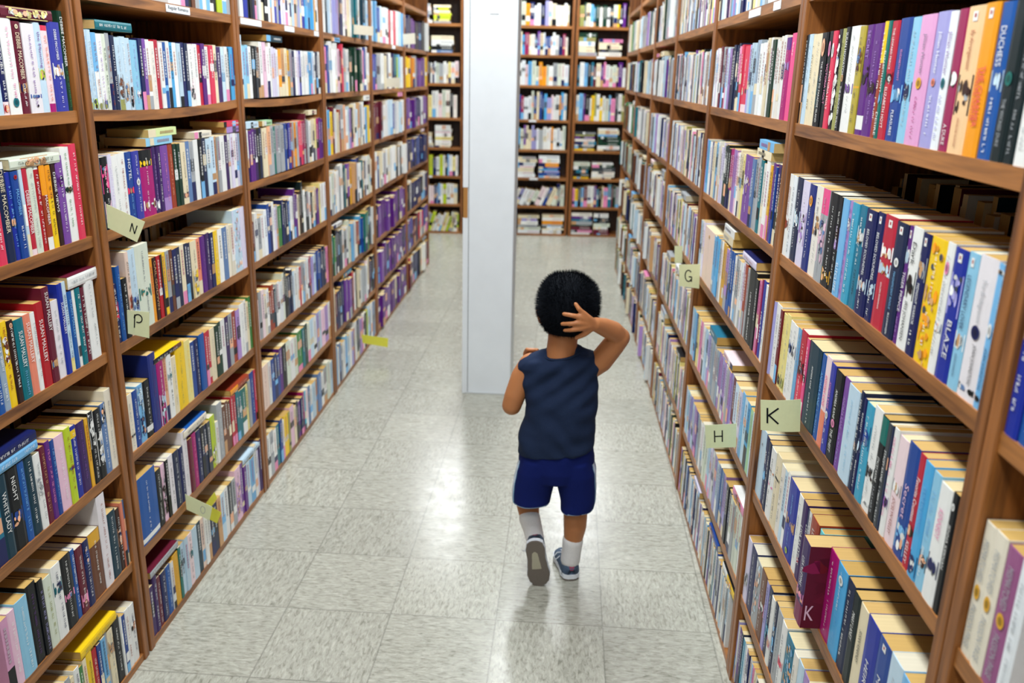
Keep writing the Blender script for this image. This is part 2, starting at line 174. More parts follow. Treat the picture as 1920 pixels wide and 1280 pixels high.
('L',-.582,1.127,.026,.19,.13,.0058,0,0,'rp','t:w','rose red paperback, first from left, second shelf of near left bookcase'),
('L',-.6524,.743,.02,.17,.108,.005,0,1,'lb','t:w','light blue book lying under a navy one, on fourth shelf of near left bookcase'),
('L',-.6519,.7635,.02,.17,.108,.005,0,1,'n','t:w','navy book lying on a light blue one, on fourth shelf of near left bookcase'),
('R',-.3015,1.41,.0372,.1741,.108,.0058,0,0,'cr','t:gr','cream paperback between cream and black ones, top full shelf of K card bookcase'),
('L',-.0907,.565,.0361,.155,.108,.0066,0,0,'k','b2:.8:.9:w','the only black paperback on fourth shelf of N card bookcase'),
('L',.1707,.475,.024,.16,.108,.005,0,1,'cw','t:k s:b2','white spined book with blue cover lying flat, on fifth shelf of N card bookcase'),
('L',-.5316,1.127,.0153,.1692,.108,.0074,0,0,'b3','p:.5:.62:dg t:lb','the only cobalt blue paperback on second shelf of near left bookcase'),
('L',.0304,.295,.0401,.1707,.108,.0061,0,0,'n2','t:w','dark blue paperback between white and navy ones, fifth shelf of N card bookcase'),
('R',-.7907,.85,.0166,.1717,.108,.0061,0,0,'n2','t:w p:.5:.6:w','dark blue paperback between pale blue and navy ones, third shelf of K card bookcase'),
('R',-.6628,1.41,.0182,.1759,.108,.0056,0,0,'ru','b:0:.35:y t:w','the only rust paperback on top full shelf of K card bookcase'),
('L',-.2828,1.4,.017,.2,.13,.006,0,0,'dg','T:DEBBIE_MACOMBER:w:.06:.55:0:.6 t3:g','the only dark green paperback on top full shelf of near left bookcase'),
('R',-.6885,.26,.0345,.1698,.108,.0061,0,0,'pb','t:n','the only pale blue paperback on fifth shelf of K card bookcase'),
('L',-.3978,.852,.0168,.2,.13,.0071,0,0,'pb','b:.85:1:yc','the only pale blue paperback on third shelf of near left bookcase'),
('L',-.4395,1.127,.017,.1739,.108,.0068,0,0,'r','t:w b2:0:.05:w','red paperback between pale grey green and rust ones, second shelf of near left bookcase'),
('R',-.4157,.55,.0339,.165,.108,.0072,0,0,'w3','t:k','white paperback between cream and pale blue ones, fourth shelf of K card bookcase'),
('R',-.4807,1.41,.025,.1769,.108,.0046,0,0,'k','T:SUSAN_HOWATCH:w:.05:.45:0:.5 e:.45:.52:tn T:THE_SHROUDED_WALLS:w:.56:.97:0:.5','black paperback between olive and white ones, top full shelf of K card bookcase'),
('L',-.1255,.565,.0323,.155,.108,.0074,0,0,'lb','p:.0:.5:pb p:.5:.9:n','the only light blue paperback on fourth shelf of N card bookcase'),
('L',.095,.295,.0331,.205,.15,.0071,0,0,'w4','t:gr','white paperback between navy and maroon ones, fifth shelf of N card bookcase'),
('L',-.5333,.565,.0172,.1777,.108,.0064,0,0,'pu','t:pk','the only purple paperback on fourth shelf of near left bookcase'),
('L',-.3803,1.127,.0181,.1708,.108,.0064,0,0,'db','T:DEBBIE_VIEWS:w:.1:.9:0:.5','the only dark brown paperback on second shelf of near left bookcase'),
('L',-.0808,.295,.0337,.1663,.108,.0061,0,0,'k','t:w','black paperback between bright blue and light pink ones, fifth shelf of N card bookcase'),
('R',-.431,1.41,.027,.1759,.108,.0073,0,0,'k','p:.03:.97:w','black paperback between rose red and olive ones, top full shelf of K card bookcase'),
('L',.1664,.565,.0377,.185,.13,.0055,0,0,'yc','t:y','the only pale yellow paperback on fourth shelf of N card bookcase'),
('R',-.6806,1.41,.0162,.1756,.108,.0047,0,0,'tg','T:ELIZABETH_HOYT:w:.25:.6:0:.5 T:DESIRE:w:.77:.97:0:.6 p:.6:.7:lb','the only sea green paperback on top full shelf of K card bookcase'),
('L',.0434,.745,.014,.17,.108,.005,0,1,'k','b:.7:1:br t:w s:y','black and orange book lying across the row, on fourth shelf of N card bookcase'),
('L',-.3497,.852,.0193,.175,.108,.0053,0,0,'te','t:w','teal paperback between white and maroon ones, third shelf of near left bookcase'),
('R',-.5611,1.13,.0228,.1711,.108,.0059,0,0,'k','p:.3:.55:li t2:w','black paperback between black and light blue ones, second shelf of K card bookcase'),
('R',-.7234,.26,.0342,.1684,.108,.0068,0,0,'li','t:w','the only lilac paperback on fifth shelf of K card bookcase'),
('L',-.1345,1.3965,.0237,.166,.108,.0058,0,0,'w','p:.85:1:ol t:li','white paperback, fourth from left, top full shelf of N card bookcase'),
('L',-.2905,.02,.0264,.1657,.108,.0072,0,0,'w','p:0.21:0.46:w','white paperback, first from right, bottom shelf of near left bookcase'),
('R',-.108,1.41,.0424,.184,.108,.0063,0,0,'hp','t:w T:Sexy:w:.1:.3','the only hot pink paperback on top full shelf of H card bookcase'),
('L',-.5014,.295,.0176,.1721,.108,.0073,0,0,'b2','t:w','the only bright blue paperback on fifth shelf of near left bookcase'),
('R',-.4033,1.41,.0272,.1744,.108,.0052,0,0,'rp','T:VICTORIA_HOLT:w:.4:.8 e:.12:.27:w','the only rose red paperback on top full shelf of K card bookcase'),
('L',.7861,.295,.0775,.1681,.108,.0064,0,0,'cp','','the only cream pink paperback on fifth shelf of third bookcase on left'),
('R',-.387,.85,.0314,.1661,.108,.0048,0,0,'w','p:.25:.42:b','white paperback between white and light blue ones, third shelf of K card bookcase'),
('L',-.0343,.02,.036,.16,.108,.0062,0,0,'go','t:y','the only golden paperback on bottom shelf of N card bookcase'),
('L',-.1454,.852,.028,.15,.108,.0054,0,0,'k','t:w','the only black paperback on third shelf of N card bookcase'),
('L',-.0491,1.3931,.0257,.165,.108,.0073,0,0,'pb','p:.5:.85:br b:.85:1:ol','pale blue paperback, eighth from left, top full shelf of N card bookcase'),
('R',-.3754,1.41,.0274,.1753,.108,.007,0,0,'k','T:VICTORIA_HOLT:pk:.33:.75 e:.1:.26:pk','black paperback between black and rose red ones, top full shelf of K card bookcase'),
('L',.458,.02,.0498,.19,.13,.0051,0,0,'lp','p:.2:.9:li','light pink paperback, tall and mottled pink purple, bottom shelf of N card bookcase'),
('L',-.3803,.852,.0171,.175,.108,.0068,0,0,'b2','T:SUSAN_MALLERY:lb:.1:.6:0:.5','bright blue paperback between pale blue and white ones, third shelf of near left bookcase'),
('L',-.316,.02,.0234,.1684,.108,.0072,0,0,'w','','white paperback between royal blue and white ones, bottom shelf of near left bookcase'),
('R',-.4388,.26,.0289,.1708,.108,.0071,0,0,'n2','p:.5:.8:tb','dark blue paperback between lavender and white ones, fifth shelf of K card bookcase'),
('R',-.355,.85,.0314,.1658,.108,.0063,0,0,'w','p:.25:.42:b t2:gr','white paperback between pale yellow and white ones, third shelf of K card bookcase'),
('L',.3598,1.3888,.0413,.1657,.108,.0064,0,0,'w','p:.5:.9:wp','white paperback between dark blue and white ones, top full shelf of N card bookcase'),
('L',.267,.852,.0407,.1658,.108,.005,0,0,'cr','p:.5:1:y','cream paperback between dark blue and salmon ones, third shelf of N card bookcase'),
('L',-.0742,1.394,.0232,.1673,.108,.0074,0,0,'n2','t:w','dark blue paperback between grey and pale blue ones, top full shelf of N card bookcase'),
('L',-.519,.852,.0147,.1655,.108,.0061,0,0,'w','','white paperback between salmon and red ones, third shelf of near left bookcase'),
('L',-.5165,.565,.0152,.1728,.108,.0064,0,0,'b','t:lb','the only royal blue paperback on fourth shelf of near left bookcase'),
('R',-.4563,1.41,.0226,.1757,.108,.0057,0,0,'ol','t:k','the only olive paperback on top full shelf of K card bookcase'),
('L',.355,.295,.0414,.19,.13,.006,0,0,'gr','t:w','grey paperback between white and brown ones, fifth shelf of N card bookcase'),
('R',-.5647,.26,.0348,.1704,.108,.0049,0,0,'w','p:.5:.62:rp','white paperback between grey and teal blue ones, fifth shelf of K card bookcase'),
('L',-.3305,.852,.018,.1714,.108,.007,0,0,'mr','','maroon paperback between teal and white ones, third shelf of near left bookcase'),
('L',-.0235,1.3922,.0243,.1685,.108,.0071,0,0,'pb','p:.6:.9:tn t:w','pale blue paperback between two pale blue ones, top full shelf of N card bookcase'),
('L',-.0056,.295,.0306,.1742,.108,.0057,0,0,'w4','t:k','white paperback between black and dark blue ones, fifth shelf of N card bookcase'),
('L',-.157,1.3976,.0202,.1662,.108,.006,0,0,'lb','b:.5:1:w p:.9:1:ol t:ru','light blue paperback between pale blue and white ones, top full shelf of N card bookcase'),
('L',.2663,.565,.0394,.1739,.108,.0051,0,0,'b2','t:n','the only bright blue paperback on fourth shelf of N card bookcase'),
('R',.1855,.191,.02,.14,.108,.005,0,1,'b','p:.1:.6:tn t:w','blue paperback with a picture lying flat, on bottom shelf of H card bookcase'),
('R',-.8062,.85,.0132,.166,.108,.0061,0,0,'n','T:KNIGHT:w:.15:.4 p:.42:.55:pb t2:w','the only navy paperback on third shelf of K card bookcase'),
('L',.0438,.565,.0279,.185,.13,.0048,0,0,'w','p:.3:.4:te','white paperback between peach and cream ones, fourth shelf of N card bookcase'),
('R',-.6559,.26,.0294,.1658,.108,.0047,0,0,'w3','t:k','white paperback between teal blue and pale blue ones, fifth shelf of K card bookcase'),
('R',-.0653,1.41,.0417,.1765,.108,.0057,0,0,'mg','b:0:.15:pu t:pk p:.28:.4:li','the only magenta paperback on top full shelf of H card bookcase'),
('L',-.1133,.02,.0311,.15,.108,.0058,0,0,'n','t:w','the only navy paperback on bottom shelf of N card bookcase'),
('R',-.2242,.26,.0372,.1703,.108,.0055,0,0,'pw','t:w p:.5:.8:gr','the only lilac white paperback on fifth shelf of K card bookcase'),
('L',-.0618,1.571,.021,.17,.108,.005,0,1,'te','t:w','teal paperback lying on pale blue spines, on top full shelf of N card bookcase'),
('L',.1744,1.127,.0317,.1718,.108,.0065,0,0,'ru','t:pe','the only rust paperback on second shelf of N card bookcase'),
('L',-.1554,.565,.0263,.15,.108,.0064,0,0,'b','t:w','royal blue paperback between cream white and light blue ones, fourth shelf of N card bookcase'),
('R',.3805,1.41,.0769,.1734,.108,.0072,0,0,'rp','T:Susan_Grace:w:.2:.6:0:.5 p:.62:.75:pe b:.88:1:wp','rose red paperback, bright red with white lettering, top full shelf of H card bookcase'),
('L',.2525,1.127,.0356,.1679,.108,.0045,0,0,'cr','t:k p:.8:.9:n','the only cream paperback on second shelf of N card bookcase'),
('L',.122,1.3889,.0285,.1669,.108,.0051,0,0,'w3','t:gr','white paperback, fifteenth from left, top full shelf of N card bookcase'),
('R',-.4925,.26,.0249,.1686,.108,.0071,0,0,'n2','p:.3:.7:lb','dark blue paperback between white and grey ones, fifth shelf of K card bookcase'),
('R',-.6136,1.13,.0173,.1712,.108,.0068,0,0,'li','p:.15:.3:w t:vi','the only lilac paperback on second shelf of K card bookcase'),
('L',-.1698,.852,.0194,.185,.13,.0057,0,0,'b2','t:lb','the only bright blue paperback on third shelf of N card bookcase'),
('L',.2933,.295,.041,.17,.108,.0067,0,0,'lg','p:.6:1:cr','the only lime green paperback on fifth shelf of N card bookcase'),
('L',-.1767,1.3985,.018,.1705,.108,.0065,0,0,'pb','p:.85:1:lg','pale blue paperback, second from left, top full shelf of N card bookcase'),
('L',-.1919,.852,.0236,.145,.108,.0072,0,0,'n','p:.3:.6:rp t:w','navy paperback, first from left, third shelf of N card bookcase'),
('R',-.4667,.26,.0255,.1659,.108,.005,0,0,'w','p:.6:.75:pk','white paperback between two dark blue ones, fifth shelf of K card bookcase'),
('L',.0989,.02,.0345,.1679,.108,.0058,0,0,'pb','t:n','pale blue paperback between pinkish white and dark teal ones, bottom shelf of N card bookcase'),
('L',-.1219,.852,.0178,.21,.15,.0051,0,0,'cp','p:.5:.7:ru','the only cream pink paperback on third shelf of N card bookcase'),
('R',-.3244,.85,.0287,.1719,.108,.0058,0,0,'yc','p:.8:.97:ol','pale yellow paperback between pale yellow and white ones, third shelf of K card bookcase'),
('R',-.611,.55,.019,.1656,.108,.0073,0,0,'n','T:LISA_KLEYPAS:w:.2:.7:0:.5','navy paperback between dark purple and white ones, fourth shelf of K card bookcase'),
('L',-.3005,.295,.0198,.1669,.108,.007,0,0,'db','p:.3:.6:pe','the only dark brown paperback on fifth shelf of near left bookcase'),
('L',.0648,.02,.0326,.1659,.108,.0058,0,0,'wp','t:k p:.3:.5:te','the only pinkish white paperback on bottom shelf of N card bookcase'),
('R',-.2418,1.41,.0285,.1756,.108,.0056,0,0,'pb','t:gr','the only pale blue paperback on top full shelf of K card bookcase'),
('L',-.1947,1.3995,.0166,.1685,.108,.0067,0,0,'pb','p:.9:1:ol t:lb','pale blue paperback, first from left, top full shelf of N card bookcase'),
('L',.0003,1.3915,.0221,.1669,.108,.0075,0,0,'pb','p:.65:1:gr','pale blue paperback, tenth from left, top full shelf of N card bookcase'),
('L',.5946,.195,.02,.17,.108,.005,0,1,'pb','','pale book, on bottom shelf of third bookcase on left'),
('R',-.295,.85,.0287,.1657,.108,.0064,0,0,'yc','t:go p:.8:.97:ol','pale yellow paperback between dark red and pale yellow ones, third shelf of K card bookcase'),
('R',-.2996,.55,.0288,.1676,.108,.0052,0,0,'n2','','dark blue paperback between navy and white ones, fourth shelf of K card bookcase'),
('L',.3493,.565,.038,.1672,.108,.0068,0,0,'cr','t:gr','cream paperback between red and dark green ones, fourth shelf of N card bookcase'),
('L',.5359,.47,.02,.17,.108,.005,0,1,'ru','b:0:.4:or t:pe','orange red paperback lying flat, on fifth shelf of N card bookcase'),
('L',.0723,.565,.0279,.1663,.108,.0052,0,0,'cr','','cream paperback between white and yellow ones, fourth shelf of N card bookcase'),
('L',-.5015,1.4,.0186,.1736,.108,.0073,0,0,'n','T:DOUBLE:w:.3:.6 b:.86:1:wp t2:w p:.88:.98:r','the only navy paperback on top full shelf of near left bookcase'),
('L',-.113,1.3956,.018,.1673,.108,.0072,0,0,'wg','t:dg','the only pale grey green paperback on top full shelf of N card bookcase'),
('L',-.497,.02,.0234,.1766,.108,.0052,0,0,'y','','the only yellow paperback on bottom shelf of near left bookcase'),
('L',-.0511,.295,.0245,.1699,.108,.0073,0,0,'lp','p:.2:.9:db','the only light pink paperback on fifth shelf of N card bookcase'),
('L',-.6526,.852,.02,.1654,.108,.0058,0,0,'b2','t:w','bright blue paperback between white and blue grey ones, third shelf of near left bookcase'),
('L',-.0835,.02,.0272,.15,.108,.0067,0,0,'b2','t:pb','the only bright blue paperback on bottom shelf of N card bookcase'),
('R',-.2695,1.41,.0256,.1742,.108,.006,0,0,'cr','t:k','cream paperback between pale blue and cream ones, top full shelf of K card bookcase'),
('R',-.2702,.55,.0288,.1681,.108,.0073,0,0,'n','p:.45:.65:lb T:ANGEL:w:.2:.4 t2:lb','navy paperback between pale blue and dark blue ones, fourth shelf of K card bookcase'),
('L',-.55,.02,.0214,.175,.108,.0054,0,0,'w','','white paperback between cream and green ones, bottom shelf of near left bookcase'),
('L',.1863,.295,.0319,.1677,.108,.006,0,0,'n','t:w','navy paperback between magenta and black ones, fifth shelf of N card bookcase'),
('R',-.2464,1.13,.0275,.1733,.108,.0059,0,0,'w2','','white paperback between white and dark blue ones, second shelf of K card bookcase'),
('R',.091,1.042,.022,.16,.108,.005,0,1,'pw','t:n s:n','blue and white paperback lying by the upright, on third shelf of H card bookcase'),
('L',-.1486,1.127,.0174,.1699,.108,.0052,0,0,'pw','t:w','lilac white paperback between black and white ones, second shelf of N card bookcase'),
('L',.2303,.565,.0313,.1684,.108,.0074,0,0,'n','t:w','the only navy paperback on fourth shelf of N card bookcase'),
('L',.0797,1.127,.0232,.1717,.108,.0072,0,0,'pu2','t:li p:.8:.95:w','dark purple paperback between magenta and dark purple ones, second shelf of N card bookcase'),
('R',-.1173,.85,.0305,.1858,.13,.0061,0,0,'w','','white paperback, first from right, third shelf of H card bookcase'),
('L',-.0949,1.3948,.0171,.1703,.108,.0073,0,0,'gr','b:.65:1:n','the only grey paperback on top full shelf of N card bookcase'),
('L',.0644,.295,.0269,.1677,.108,.0059,0,0,'n','t:w','navy paperback between dark blue and white ones, fifth shelf of N card bookcase'),
('L',.3328,.852,.033,.1681,.108,.0054,0,0,'pu','t:vi','the only purple paperback on third shelf of N card bookcase'),
('L',.6698,.852,.0378,.205,.15,.0056,0,0,'pw','t:w','the only lilac white paperback on third shelf of N card bookcase'),
('L',-.585,.02,.0194,.175,.108,.0059,0,0,'gr','','grey paperback between white and cream ones, bottom shelf of near left bookcase'),
('L',-.473,.02,.0234,.1668,.108,.0071,0,0,'r','','the only red paperback on bottom shelf of near left bookcase'),
('L',.1554,.295,.0288,.1714,.108,.0065,0,0,'mg','t:pk','the only magenta paperback on fifth shelf of N card bookcase'),
('L',.6003,.565,.0421,.18,.108,.0047,0,0,'w','t:gr','white paperback between lilac and white ones, fourth shelf of N card bookcase'),
('R',-.0862,.85,.0305,.19,.13,.0073,0,0,'b3','T:HEATHER:w:.4:.9:0:.4 t:lb','the only cobalt blue paperback on third shelf of H card bookcase'),
('L',.6515,.295,.0422,.19,.13,.0067,0,0,'b','t:w','the only royal blue paperback on fifth shelf of N card bookcase'),
('R',-.2183,1.13,.0275,.1745,.108,.0054,0,0,'w','T:BRENDA_JOYCE:ru:.15:.5:0:.5 p:.53:.68:ru','white paperback, first from left, second shelf of K card bookcase'),
('L',-.4,.02,.0254,.1691,.108,.0066,0,0,'cr','p:0.16:0.41:tn','cream paperback between grey and black ones, bottom shelf of near left bookcase'),
('L',.1263,.295,.0282,.1674,.108,.0046,0,0,'mr','t:ru','the only maroon paperback on fifth shelf of N card bookcase'),
('L',-.1639,.02,.021,.1689,.108,.0051,0,0,'pu2','','dark purple paperback between dark purple and maroon ones, bottom shelf of N card bookcase'),
('L',.3663,.852,.033,.1707,.108,.0046,0,0,'pu2','','the only dark purple paperback on third shelf of N card bookcase'),
('L',.1035,1.127,.0232,.1699,.108,.0057,0,0,'pu2','','dark purple paperback between dark purple and violet ones, second shelf of N card bookcase'),
('R',-.1325,1.13,.0305,.177,.108,.0059,0,0,'k','p:.3:.8:ol','the only black paperback on second shelf of H card bookcase'),
('L',-.6328,.852,.0184,.1709,.108,.0066,0,0,'bg','t:w','the only blue grey paperback on third shelf of near left bookcase'),
('L',-.1411,.02,.0233,.15,.108,.0072,0,0,'mr','t:w','the only maroon paperback on bottom shelf of N card bookcase'),
('R',-.0079,.55,.0369,.1771,.108,.0052,0,0,'lb','t:w','light blue paperback between lilac white and pale blue ones, fourth shelf of H card bookcase'),
('L',.429,.852,.0356,.1668,.108,.005,0,0,'y','t:w','yellow paperback between navy and white ones, third shelf of N card bookcase'),
('L',.3423,1.127,.0304,.1702,.108,.0054,0,0,'w','t:n','white paperback between grey and black ones, second shelf of N card bookcase'),
('L',.0212,.852,.0221,.1671,.108,.0068,0,0,'db','T:GAIL_GODWIN:tn:.05:.9:0:.6','dark brown paperback between orange and red ones, third shelf of N card bookcase'),
('R',-.0573,1.13,.0328,.1817,.108,.0074,0,0,'pu','t:li','the only purple paperback on second shelf of H card bookcase'),
]
